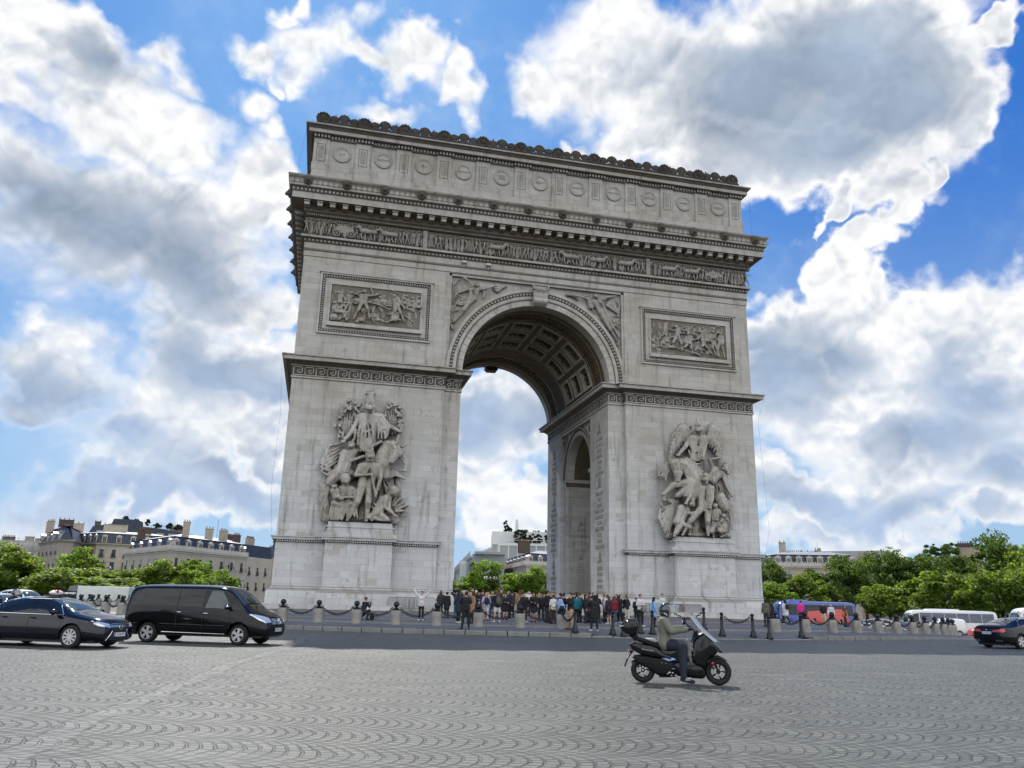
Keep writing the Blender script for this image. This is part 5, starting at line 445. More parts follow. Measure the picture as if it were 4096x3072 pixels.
'panel_left':'-844 10 1468 12 0 0 -6 10 -844 0 1464 8 0 0 0 8 -844 12 1462 7 -1 0 -14 8 -864 12 1447 8 38 0 2 8 -856 12 1448 13 2 0 -22 10 -835 12 1448 13 -1 0 -22 10 -854 12 1426 10 2 0 -15 12 -836 12 1426 10 0 0 -15 12 -864 12 1447 7 -18 -6 4 6 -882 6 1451 6 23 -8 11 4 -859 -3 1461 5 0 0 0 4 -826 12 1449 7 30 -6 4 6 -797 6 1452 6 24 -8 11 4 -773 -3 1462 5 0 0 0 4 -852 12 1411 11 -14 -10 -40 7 -866 3 1370 7 -7 6 -13 6 -873 10 1357 6 -12 0 -29 4 -886 12 1329 4 0 -16 -5 3 -836 12 1412 11 13 -10 -31 7 -822 3 1381 7 4 6 -15 6 -818 10 1366 6 7 0 -30 4 -812 12 1337 4 0 -16 -5 3 -705 10 1462 12 2 0 -3 10 -706 1 1458 8 0 0 0 8 -702 12 1459 6 5 0 -8 7 -710 12 1451 8 26 0 0 8 -704 12 1451 12 5 0 -23 10 -690 12 1451 12 4 0 -23 10 -699 12 1428 10 4 0 -15 12 -687 12 1428 10 3 0 -15 12 -710 12 1451 6 -9 -6 16 5 -720 6 1467 5 12 -8 -2 4 -708 -2 1465 5 0 0 0 4 -684 12 1451 6 13 -6 -25 5 -671 6 1426 5 16 -8 -23 4 -656 -2 1402 5 0 0 0 4 -696 12 1412 11 -1 -9 -29 7 -697 4 1384 7 2 6 -13 6 -694 10 1371 6 4 0 -28 4 -691 12 1344 4 -1 -15 -5 3 -684 12 1412 11 13 -9 -34 7 -671 4 1378 7 7 6 -11 6 -664 10 1368 6 11 0 -26 4 -653 12 1343 4 -1 -15 -5 3 -771 14 1450 11 -1 0 -4 9 -772 7 1448 7 0 0 0 7 -772 18 1447 6 -3 0 -11 6 -790 18 1436 8 31 0 1 8 -783 18 1436 12 -4 0 -16 9 -766 18 1436 12 -6 0 -17 9 -787 18 1420 9 -3 0 -11 11 -772 18 1420 9 -4 0 -10 11 -790 18 1436 6 -10 -5 -9 4 -800 12 1427 4 -18 -7 -7 4 -818 4 1420 4 0 0 0 4 -760 18 1436 6 21 -5 -27 4 -738 12 1410 4 17 -7 -1 4 -721 4 1408 4 0 0 0 4 -790 18 1409 10 -9 -8 -34 6 -799 9 1375 6 -3 5 -8 6 -802 14 1367 6 -5 0 -18 4 -807 18 1350 4 0 -14 -5 3 -776 18 1410 10 19 -8 -28 6 -757 9 1382 6 2 5 -10 6 -755 14 1372 6 3 0 -23 4 -752 18 1350 4 -1 -14 -5 3 -959 15 1454 10 2 0 -4 8 -959 8 1450 6 0 0 0 6 -957 18 1450 6 5 0 -10 6 -960 18 1438 7 17 0 4 7 -956 18 1439 11 3 0 -18 8 -947 18 1442 11 2 0 -18 8 -954 18 1421 8 2 0 -12 10 -946 18 1423 8 1 0 -12 10 -960 18 1438 6 16 -5 16 4 -944 12 1454 4 -20 -6 -4 3 -964 4 1449 4 0 0 0 4 -944 18 1442 6 11 -5 -9 4 -933 12 1434 4 7 -6 -26 3 -926 4 1408 4 0 0 0 4 -952 18 1409 10 -28 -8 -43 6 -980 10 1366 6 -1 5 -5 6 -980 15 1360 6 -2 0 -14 3 -982 18 1347 4 0 -13 -4 2 -944 18 1411 10 1 -8 -30 6 -944 10 1380 6 9 5 -20 6 -935 15 1361 6 16 0 -40 3 -919 18 1322 4 -1 -13 -4 2 -899 14 1458 11 -3 0 -5 9 -900 7 1454 7 0 0 0 7 -902 18 1452 6 -6 0 -14 6 -920 18 1437 8 24 0 3 8 -915 18 1438 12 2 0 -16 9 -902 18 1440 12 1 0 -16 9 -913 18 1422 9 2 0 -11 11 -901 18 1423 9 0 0 -11 11 -920 18 1437 6 13 -5 -19 4 -907 12 1418 4 11 -7 20 4 -896 4 1438 4 0 0 0 4 -896 18 1440 6 5 -5 6 4 -891 12 1446 4 -4 -7 11 4 -895 4 1456 4 0 0 0 4 -912 18 1411 10 -12 -8 -39 6 -924 9 1372 6 -10 5 -17 6 -933 14 1355 6 -18 0 -35 4 -951 18 1322 4 0 -14 -5 3 -901 18 1412 10 -3 -8 -38 6 -904 9 1374 6 -2 5 -15 6 -906 14 1359 6 -4 0 -31 4 -910 18 1328 4 0 -14 -5 3 -974 12 1400 10 1 0 -5 8 -974 6 1397 6 0 0 0 6 -973 15 1394 6 4 0 -15 6 -980 15 1378 7 21 0 3 7 -976 15 1379 10 6 0 -12 8 -963 15 1380 10 4 0 -12 8 -970 15 1367 8 4 0 -8 10 -960 15 1368 8 3 0 -8 10 -980 15 1378 6 35 -5 -4 4 -946 10 1375 4 20 -6 27 3 -926 2 1402 4 0 0 0 4 -959 15 1381 6 15 -5 -1 4 -944 10 1380 4 52 -6 25 3 -891 2 1405 4 0 0 0 4 -966 15 1358 9 34 -8 -4 6 -932 8 1354 6 8 5 -12 5 -924 12 1343 5 13 0 -24 3 -912 15 1320 4 0 -12 -4 2 -956 15 1360 9 44 -8 -3 6 -912 8 1356 6 3 5 -9 5 -910 12 1348 5 4 0 -21 3 -905 15 1328 4 0 -12 -4 2 -700 10 1397 10 0 0 -6 8 -700 3 1394 6 0 0 0 6 -699 12 1392 6 1 0 -15 6 -713 12 1374 7 30 0 4 7 -706 12 1376 10 1 0 -13 8 -690 12 1377 10 -2 0 -13 8 -706 12 1362 8 0 0 -9 10 -692 12 1364 8 -1 0 -9 10 -713 12 1374 6 -12 -5 -8 4 -726 8 1366 4 -11 -6 2 3 -736 0 1368 4 0 0 0 4 -683 12 1378 6 4 -5 -18 4 -680 8 1360 4 -15 -6 -22 3 -694 0 1337 4 0 0 0 4 -706 12 1354 9 34 -8 -10 6 -672 5 1344 6 -8 5 -2 5 -679 10 1342 5 -14 0 -6 3 -693 12 1336 4 -1 -12 -4 2 -692 12 1355 9 -19 -8 -18 6 -712 5 1337 6 -4 5 -1 5 -716 10 1336 5 -8 0 -6 3 -723 12 1330 4 -1 -12 -4 2 -852 15 1326 9 -1 0 2 8 -853 9 1324 6 0 0 0 6 -854 18 1329 5 -2 0 7 6 -865 18 1333 6 19 0 5 6 -861 18 1334 10 -4 0 -9 8 -851 18 1336 10 -6 0 -10 8 -865 18 1325 8 -4 0 -6 9 -856 18 1327 8 -4 0 -6 9 -865 18 1333 5 -4 -4 -18 4 -870 13 1315 4 10 -6 -1 2 -860 6 1314 4 0 0 0 3 -846 18 1338 5 6 -4 -15 4 -840 13 1324 4 12 -6 -4 2 -828 6 1320 4 0 0 0 3 -869 18 1318 8 32 -7 26 5 -837 10 1344 5 2 4 11 4 -835 15 1356 4 4 0 18 2 -831 18 1374 3 0 -12 -4 2 -860 18 1321 8 29 -7 13 5 -831 10 1334 5 -1 4 -4 4 -832 15 1331 4 -3 0 -9 2 -835 18 1323 3 -1 -12 -4 2 -787 15 1352 9 0 0 1 8 -788 9 1349 6 0 0 0 6 -786 18 1354 5 0 0 5 6 -798 18 1359 6 22 0 0 6 -792 18 1359 10 4 0 -13 8 -780 18 1359 10 2 0 -13 8 -788 18 1346 8 2 0 -9 9 -778 18 1346 8 2 0 -9 9 -798 18 1359 5 -1 -4 -25 4 -798 13 1334 4 8 -6 -12 2 -790 6 1321 4 0 0 0 3 -775 18 1359 5 6 -4 -17 4 -769 13 1342 4 8 -6 -6 2 -762 6 1335 4 0 0 0 3 -786 18 1337 8 29 -7 0 5 -756 10 1337 5 8 4 -1 4 -749 15 1336 4 13 0 -5 2 -735 18 1331 3 -1 -12 -4 2 -776 18 1336 8 30 -7 -6 5 -746 10 1330 5 8 4 -1 4 -738 15 1330 4 13 0 -4 2 -725 18 1326 3 0 -12 -4 2 -644 19 1472 10 0 0 -4 8 -645 12 1470 6 0 0 0 6 -644 22 1468 6 0 0 -14 6 -654 22 1452 6 23 0 3 6 -649 22 1453 10 2 0 -14 8 -636 22 1454 10 0 0 -15 8 -648 22 1438 8 1 0 -10 10 -636 22 1440 8 0 0 -9 10 -654 22 1452 6 -3 -5 -19 4 -658 16 1434 4 10 -6 -6 3 -648 10 1427 4 0 0 0 4 -632 22 1455 6 5 -5 -18 4 -627 16 1438 4 -5 -6 -16 3 -632 10 1420 4 0 0 0 4 -618 19 1464 10 0 0 -5 8 -618 12 1462 6 0 0 0 6 -618 22 1459 6 1 0 -13 6 -628 22 1444 6 23 0 3 6 -623 22 1445 10 2 0 -14 8 -610 22 1446 10 0 0 -15 8 -622 22 1430 8 1 0 -10 10 -610 22 1432 8 1 0 -9 10 -628 22 1444 6 -4 -5 -19 4 -632 16 1426 4 10 -6 -6 3 -622 10 1419 4 0 0 0 4 -605 22 1447 6 4 -5 -18 4 -601 16 1430 4 -5 -6 -16 3 -606 10 1412 4 0 0 0 4 -588 19 1473 10 0 0 -5 8 -588 12 1470 6 0 0 0 6 -587 22 1468 6 1 0 -13 6 -598 22 1454 6 23 0 3 6 -592 22 1454 10 1 0 -14 8 -580 22 1456 10 0 0 -15 8 -591 22 1440 8 1 0 -10 10 -580 22 1440 8 0 0 -10 10 -598 22 1454 6 -4 -5 -19 4 -601 16 1435 4 10 -6 -7 3 -592 10 1428 4 0 0 0 4 -574 22 1456 6 4 -5 -18 4 -570 16 1438 4 -5 -6 -17 3 -576 10 1422 4 0 0 0 4 -622 19 1444 10 0 0 -5 8 -622 12 1442 6 0 0 0 6 -622 22 1440 6 1 0 -13 6 -632 22 1425 6 23 0 3 6 -627 22 1426 10 1 0 -15 8 -614 22 1427 10 0 0 -15 8 -626 22 1411 8 1 0 -10 10 -614 22 1412 8 0 0 -10 10 -632 22 1425 6 -4 -5 -19 4 -636 16 1406 4 10 -6 -6 3 -626 10 1400 4 0 0 0 4 -609 22 1428 6 4 -5 -18 4 -605 16 1410 4 -5 -6 -16 3 -610 10 1393 4 0 0 0 4 -591 19 1445 10 0 0 -5 8 -592 12 1442 6 0 0 0 6 -590 22 1440 6 0 0 -13 6 -602 22 1426 6 23 0 2 6 -596 22 1426 10 1 0 -14 8 -584 22 1428 10 0 0 -15 8 -594 22 1412 8 1 0 -10 10 -584 22 1412 8 0 0 -10 10 -602 22 1426 6 -4 -5 -19 4 -605 16 1407 4 10 -6 -6 3 -595 10 1400 4 0 0 0 4 -578 22 1428 6 4 -5 -17 4 -574 16 1410 4 -5 -6 -17 3 -579 10 1394 4 0 0 0 4 -656 19 1454 10 0 0 -4 8 -656 12 1452 6 0 0 0 6 -656 22 1450 6 1 0 -13 6 -666 22 1435 6 23 0 3 6 -661 22 1436 10 2 0 -15 8 -648 22 1436 10 0 0 -14 8 -660 22 1420 8 1 0 -10 10 -648 22 1422 8 0 0 -10 10 -666 22 1435 6 -4 -5 -19 4 -670 16 1416 4 10 -6 -6 3 -660 10 1409 4 0 0 0 4 -643 22 1438 6 4 -5 -18 4 -639 16 1420 4 -4 -6 -17 3 -644 10 1403 4 0 0 0 4 -962 5 1401 4 37 0 2 4 -926 5 1402 4 52 0 3 4 -817 8 1492 4 14 0 -33 4 -822 2 1416 4 56 0 -10 4 -766 2 1406 4 46 0 -17 4 -914 12 1490 2 -10 0 -74 2 -896 8 1398 4 -26 0 -59 4 -921 8 1340 4 -32 0 -24 4 -945 8 1396 3 11 0 -46 3 -934 8 1349 3 22 0 -33 3 -718 12 1492 3 29 0 -18 3 -650 12 1370 4 42 0 -28 4 -594 8 1418 10 15 0 1 10 -790 18 1325 2 29 0 9 4 -760 18 1334 4 49 0 29 2 -778 18 1321 2 38 0 6 4 -740 18 1328 4 41 0 29 2 -772 18 1316 2 38 0 7 4 -734 18 1323 4 42 0 21 2 -754 18 1378 2 12 0 -21 4 -742 18 1357 4 -15 0 -7 2 -679 18 1451 2 24 0 -22 4 -655 18 1429 4 14 0 -23 2 -676 18 1446 2 17 0 -31 4 -659 18 1415 4 12 0 -26 2 -623 18 1321 2 20 0 18 4 -604 18 1340 4 21 0 -14 2 -784 18 1323 2 33 0 7 4 -750 18 1330 4 45 0 29 2 -774 18 1318 2 37 0 6 4 -738 18 1325 4 42 0 25 2 -678 18 1448 2 21 0 -26 4 -657 18 1422 4 13 0 -25 2 -978 25 1329 22 7 0 1 22 -969 25 1332 15 7 0 1 15 -843 25 1376 20 7 0 1 20 -754 25 1429 18 8 0 1 18 -876 25 1420 20 8 0 1 20',
'panel_right':'720 12 1460 12 4 0 -4 10 716 4 1456 8 0 0 0 8 725 15 1456 6 9 0 -13 7 726 15 1444 8 17 0 -3 8 730 15 1444 12 -1 0 -21 10 739 15 1442 12 -2 0 -21 10 728 15 1422 10 0 0 -13 12 737 15 1421 10 -1 0 -14 12 726 15 1444 6 -23 -6 -9 5 702 9 1435 5 -21 -8 5 4 681 0 1440 5 0 0 0 4 743 15 1441 6 14 -6 -18 5 757 9 1424 5 9 -8 4 4 765 0 1426 5 0 0 0 4 728 15 1409 11 -24 -9 -38 7 704 6 1371 7 1 6 -8 6 706 12 1363 6 -2 0 -19 4 704 15 1345 4 -7 -15 -5 3 736 15 1408 11 15 -9 -39 7 751 6 1368 7 2 6 -8 6 752 12 1361 6 -2 0 -17 4 752 15 1344 4 -7 -15 -5 3 775 18 1462 10 2 0 -4 8 772 10 1460 6 0 0 0 6 778 20 1459 6 6 0 -10 6 770 20 1448 7 28 0 3 7 776 20 1448 10 3 0 -17 8 792 20 1450 10 0 0 -18 8 779 20 1432 8 2 0 -12 10 792 20 1432 8 0 0 -11 10 770 20 1448 6 14 -5 -10 4 785 15 1438 4 17 -6 -8 3 802 8 1430 4 0 0 0 4 798 20 1451 6 18 -5 18 4 816 15 1468 4 18 -6 12 3 834 8 1480 4 0 0 0 4 781 20 1420 9 -9 -8 -42 6 772 12 1378 6 -1 5 -11 5 770 18 1367 5 -8 0 -23 3 764 20 1345 4 -6 -12 -4 2 793 20 1421 9 4 -8 -41 6 797 12 1380 6 2 5 -12 5 799 18 1368 5 -1 0 -25 3 799 20 1344 4 -6 -12 -4 2 790 10 1427 12 2 0 -4 10 786 1 1424 8 0 0 0 8 792 12 1423 6 3 0 -12 7 780 12 1410 8 30 0 3 8 788 12 1410 12 0 0 -24 10 804 12 1412 12 -2 0 -23 10 788 12 1387 10 0 0 -15 12 802 12 1388 10 -1 0 -15 12 780 12 1410 6 -4 -6 -31 5 776 6 1378 5 19 -8 -8 4 794 -2 1370 5 0 0 0 4 810 12 1413 6 6 -6 -19 5 817 6 1394 5 14 -8 6 4 830 -2 1400 5 0 0 0 4 788 12 1372 11 -24 -9 -20 7 764 4 1352 7 -3 6 -6 6 760 10 1346 6 -12 0 -16 4 750 12 1332 4 -7 -15 -5 3 801 12 1373 11 1 -9 -25 7 802 4 1348 7 5 6 -8 6 806 10 1340 6 4 0 -18 4 812 12 1323 4 -7 -15 -5 3 856 10 1444 12 4 0 -4 10 852 0 1440 8 0 0 0 8 862 12 1440 7 11 0 -11 8 856 12 1428 8 33 0 3 8 864 12 1428 13 2 0 -18 10 882 12 1430 13 0 0 -19 10 866 12 1410 10 2 0 -13 12 882 12 1411 10 1 0 -13 12 856 12 1428 7 -14 -6 -26 6 843 6 1402 6 -13 -8 21 4 828 -3 1422 5 0 0 0 4 890 12 1430 7 4 -6 -29 6 893 6 1402 6 3 -8 -9 4 896 -3 1392 5 0 0 0 4 868 12 1396 11 18 -10 -35 7 887 3 1362 7 13 6 -10 6 900 10 1352 6 19 0 -22 4 920 12 1331 4 -8 -16 -5 3 883 12 1398 11 -21 -10 -34 7 862 3 1364 7 -1 6 -5 6 861 10 1359 6 -7 0 -13 4 856 12 1346 4 -7 -16 -5 3 928 14 1452 12 -1 0 -4 10 923 6 1450 7 0 0 0 7 928 18 1448 6 -1 0 -13 7 912 18 1434 8 31 0 1 8 920 18 1435 12 3 0 -20 10 936 18 1435 12 1 0 -20 10 922 18 1415 10 3 0 -13 12 938 18 1416 10 1 0 -13 12 912 18 1434 6 -9 -6 -25 5 904 12 1410 5 11 -7 -16 4 914 3 1394 4 0 0 0 4 944 18 1436 6 -20 -6 -26 5 924 12 1410 5 17 -7 26 4 941 3 1436 4 0 0 0 4 925 18 1402 10 0 -8 -40 6 925 9 1362 6 8 5 -10 6 933 14 1352 6 9 0 -23 4 944 18 1330 4 -8 -14 -5 3 938 18 1402 10 5 -8 -34 6 944 9 1368 6 5 5 -13 6 949 14 1355 6 5 0 -30 4 956 18 1326 4 -8 -14 -5 3 968 14 1449 12 2 0 -4 10 964 6 1446 7 0 0 0 7 972 18 1444 6 4 0 -13 7 964 18 1432 8 23 0 -2 8 969 18 1432 12 -1 0 -20 10 982 18 1430 12 -3 0 -20 10 968 18 1412 10 -1 0 -13 12 979 18 1411 10 -2 0 -13 12 964 18 1432 6 -9 -6 -22 5 954 12 1410 5 -13 -7 6 4 940 3 1416 4 0 0 0 4 986 18 1430 6 4 -6 -21 5 990 12 1408 5 -10 -7 -23 4 979 3 1385 4 0 0 0 4 967 18 1400 10 -14 -8 -39 6 953 9 1360 6 4 5 -11 6 956 14 1349 6 1 0 -23 4 959 18 1326 4 -8 -14 -5 3 977 18 1398 10 2 -8 -30 6 979 9 1368 6 6 5 -15 6 985 14 1352 6 5 0 -31 4 991 18 1322 4 -8 -14 -5 3 674 14 1376 12 0 0 3 10 670 6 1372 7 0 0 0 7 674 18 1381 6 -2 0 10 7 660 18 1388 8 25 0 7 8 666 18 1389 12 -4 0 -15 10 680 18 1393 12 -5 0 -15 10 662 18 1374 10 -3 0 -10 12 674 18 1378 10 -4 0 -10 12 660 18 1388 6 -17 -6 -21 5 642 12 1366 5 -1 -7 -21 4 640 3 1344 4 0 0 0 4 685 18 1394 6 8 -6 4 5 692 12 1398 5 40 -7 11 4 731 3 1409 4 0 0 0 4 659 18 1364 10 46 -8 -19 6 704 9 1346 6 11 5 1 6 716 14 1346 6 17 0 -2 4 733 18 1346 4 -7 -14 -5 3 670 18 1368 10 19 -8 -24 6 690 9 1344 6 13 5 2 6 702 14 1346 6 19 0 0 4 724 18 1348 4 -7 -14 -5 3 844 15 1386 10 -1 0 -1 8 840 8 1382 6 0 0 0 6 844 18 1385 6 -2 0 -3 6 830 18 1387 7 25 0 -9 7 835 18 1385 10 4 0 -17 8 849 18 1380 10 2 0 -16 8 838 18 1368 8 2 0 -11 10 851 18 1364 8 1 0 -11 10 830 18 1387 6 -7 -5 5 4 822 12 1392 4 12 -6 12 3 835 5 1403 4 0 0 0 4 854 18 1378 6 12 -5 -15 4 866 12 1362 4 11 -6 -21 3 877 5 1342 4 0 0 0 4 840 18 1357 9 -16 -7 -14 6 824 10 1343 6 0 5 -6 5 824 15 1337 5 -5 0 -15 3 820 18 1323 4 -6 -12 -4 2 852 18 1352 9 10 -7 -21 6 862 10 1332 6 -2 5 -3 5 860 15 1329 5 -9 0 -8 3 852 18 1321 4 -6 -12 -4 2 841 20 1450 9 0 0 -4 8 838 14 1448 6 0 0 0 6 842 22 1446 5 -1 0 -12 6 830 22 1433 6 23 0 2 6 836 22 1434 10 0 0 -14 8 848 22 1434 10 -2 0 -13 8 836 22 1420 8 0 0 -8 9 846 22 1421 8 -1 0 -9 9 830 22 1433 5 -7 -5 -17 4 824 18 1416 4 7 -5 -6 2 830 11 1410 4 0 0 0 3 853 22 1435 5 1 -5 -16 4 854 18 1419 4 -8 -5 -15 2 845 11 1404 4 0 0 0 3 899 20 1446 9 0 0 -4 8 896 14 1444 6 0 0 0 6 901 22 1442 5 -1 0 -12 6 888 22 1429 6 23 0 2 6 894 22 1430 10 0 0 -13 8 906 22 1430 10 -2 0 -13 8 894 22 1416 8 0 0 -9 9 904 22 1418 8 -1 0 -9 9 888 22 1429 5 -7 -5 -17 4 882 18 1412 4 7 -5 -6 2 888 11 1406 4 0 0 0 3 912 22 1431 5 0 -5 -16 4 912 18 1415 4 -8 -5 -15 2 903 11 1400 4 0 0 0 3 880 20 1470 9 0 0 -4 8 877 14 1467 6 0 0 0 6 881 22 1465 5 -1 0 -12 6 869 22 1452 6 23 0 2 6 874 22 1452 10 0 0 -13 8 886 22 1454 10 -1 0 -13 8 874 22 1439 8 0 0 -9 9 886 22 1440 8 -1 0 -9 9 869 22 1452 5 -7 -5 -17 4 862 18 1434 4 8 -5 -6 2 868 11 1428 4 0 0 0 3 892 22 1454 5 1 -5 -16 4 893 18 1438 4 -9 -5 -14 2 884 11 1422 4 0 0 0 3 941 20 1470 9 0 0 -4 8 938 14 1468 6 0 0 0 6 943 22 1466 5 -1 0 -12 6 930 22 1453 6 23 0 3 6 936 22 1454 10 0 0 -13 8 948 22 1454 10 -2 0 -13 8 936 22 1440 8 0 0 -9 9 946 22 1441 8 -1 0 -9 9 930 22 1453 5 -7 -5 -17 4 923 18 1436 4 7 -5 -6 2 930 11 1430 4 0 0 0 3 954 22 1456 5 0 -5 -16 4 954 18 1439 4 -8 -5 -15 2 944 11 1424 4 0 0 0 3 648 20 1460 4 21 0 14 6 669 20 1474 6 32 0 6 4 648 20 1448 4 23 0 17 6 671 20 1464 6 30 0 11 4 650 20 1436 4 23 0 17 6 673 20 1452 6 25 0 15 4 658 20 1426 4 21 0 14 6 678 20 1441 6 15 0 13 4 648 20 1462 4 -3 0 -15 6 646 20 1448 6 9 0 -19 4 666 20 1482 4 12 0 -6 6 679 20 1476 6 25 0 7 4 648 20 1454 4 21 0 16 6 670 20 1470 6 31 0 8 4 650 20 1442 4 22 0 17 6 672 20 1458 6 28 0 13 4 654 20 1431 4 21 0 16 6 676 20 1447 6 21 0 14 4 729 10 1465 4 24 0 -17 4 753 10 1448 4 19 0 -18 4 772 2 1440 4 65 0 -21 4 920 12 1470 3 57 0 23 3 928 5 1415 4 30 0 45 4 677 8 1439 4 -8 0 -40 4 631 12 1382 4 10 0 18 4 641 12 1400 4 27 0 15 4 582 18 1384 8 53 0 -38 8 634 18 1346 8 124 0 -5 8 758 18 1341 8 54 0 -12 8 584 18 1308 6 123 0 6 6 812 8 1332 5 37 0 -16 5 600 25 1343 18 15 0 1 14 625 25 1326 15 14 0 2 12 867 25 1354 20 15 0 2 16 894 25 1337 18 15 0 2 14 614 25 1361 10 15 0 2 8 601 25 1442 10 15 0 2 8 610 25 1414 8 15 0 2 6 632 25 1426 9 15 0 1 7',
}
# ------------------------------------------------------------------ triumphal arch
ZB=.86
ARCH=thing('triumphal_arch','huge pale limestone triumphal arch with carved groups standing in the middle of the round place','monument',(0,11.1,ZB))
def ap(name,mesh,label=None,parent=None,stuff=False):
    o=part(name,mesh,None,label,stuff=stuff); o.parent=parent or ARCH
    o.location=-ARCH.location if parent is None else (0,0,0); return o
HW=22.63; D1=22.2; HO=7.31; HG=8.94; ZS=22.52   # half width, depth, half opening, half gap, springing
def halfcyl(Rr,zc,y0,y1,n=40,axis='y',c=0,zlow=None):
    poly=[(c+Rr*cos(PI*i/n),zc+Rr*sin(PI*i/n)) for i in range(n+1)]
    if zlow is not None: poly=[(c+Rr,zlow)]+poly+[(c-Rr,zlow)]
    mb=MB(); mb.prism(poly,y0,y1, None if axis=='y' else Matrix(((0,-1,0,0),(1,0,0,0),(0,0,1,0),(0,0,0,1))))
    return mb.mesh('c')
def bxm(*a): return MB().box(*a).mesh('c')
body=MB(); body.box(-HW,HW,0,D1,ZB-.3,36.2); bm_=body.mesh('masonry')
cut=[halfcyl(HO+.55,ZS,-1,D1+1,64,zlow=ZS-.01), bxm(-HO,HO,-1,D1+1,-2,ZS),
     bxm(-HG,HG,-1,.5,-2,ZS+.2), bxm(-HG,HG,D1-.5,D1+1,-2,ZS+.2),
     bxm(-HG,HG,-1,.42,ZS,32.32), bxm(-HG,HG,D1-.42,D1+1,ZS,32.32),
     bxm(-HW-1,HW+1,6.85,15.35,-2,15.3)]
c=MB(); c.prism([(11.1+4.25*cos(PI*i/32),15.29+4.25*sin(PI*i/32)) for i in range(33)],-HW-1,HW+1,Matrix(((0,1,0,0),(1,0,0,0),(0,0,1,0),(0,0,0,1)))); cm=c.mesh('c')
bmx=bmesh.new(); bmx.from_mesh(cm); bmesh.ops.recalc_face_normals(bmx,faces=bmx.faces); bmx.to_mesh(cm); bmx.free()
cut.append(cm)
for s in(-1,1): 
    a,b=sorted((s*(HO-.01),s*(HO+.4))); cut.append(bxm(a,b,5.86,16.34,-2,20.3))
def fixn(m):
    b=bmesh.new(); b.from_mesh(m); bmesh.ops.recalc_face_normals(b,faces=b.faces); b.to_mesh(m); b.free(); return m
bm_=boolean(fixn(bm_),[fixn(c) for c in cut]); bm_.materials.clear(); bm_.materials.append(STONE); fin(bm_,30); ap('masonry_body',bm_)
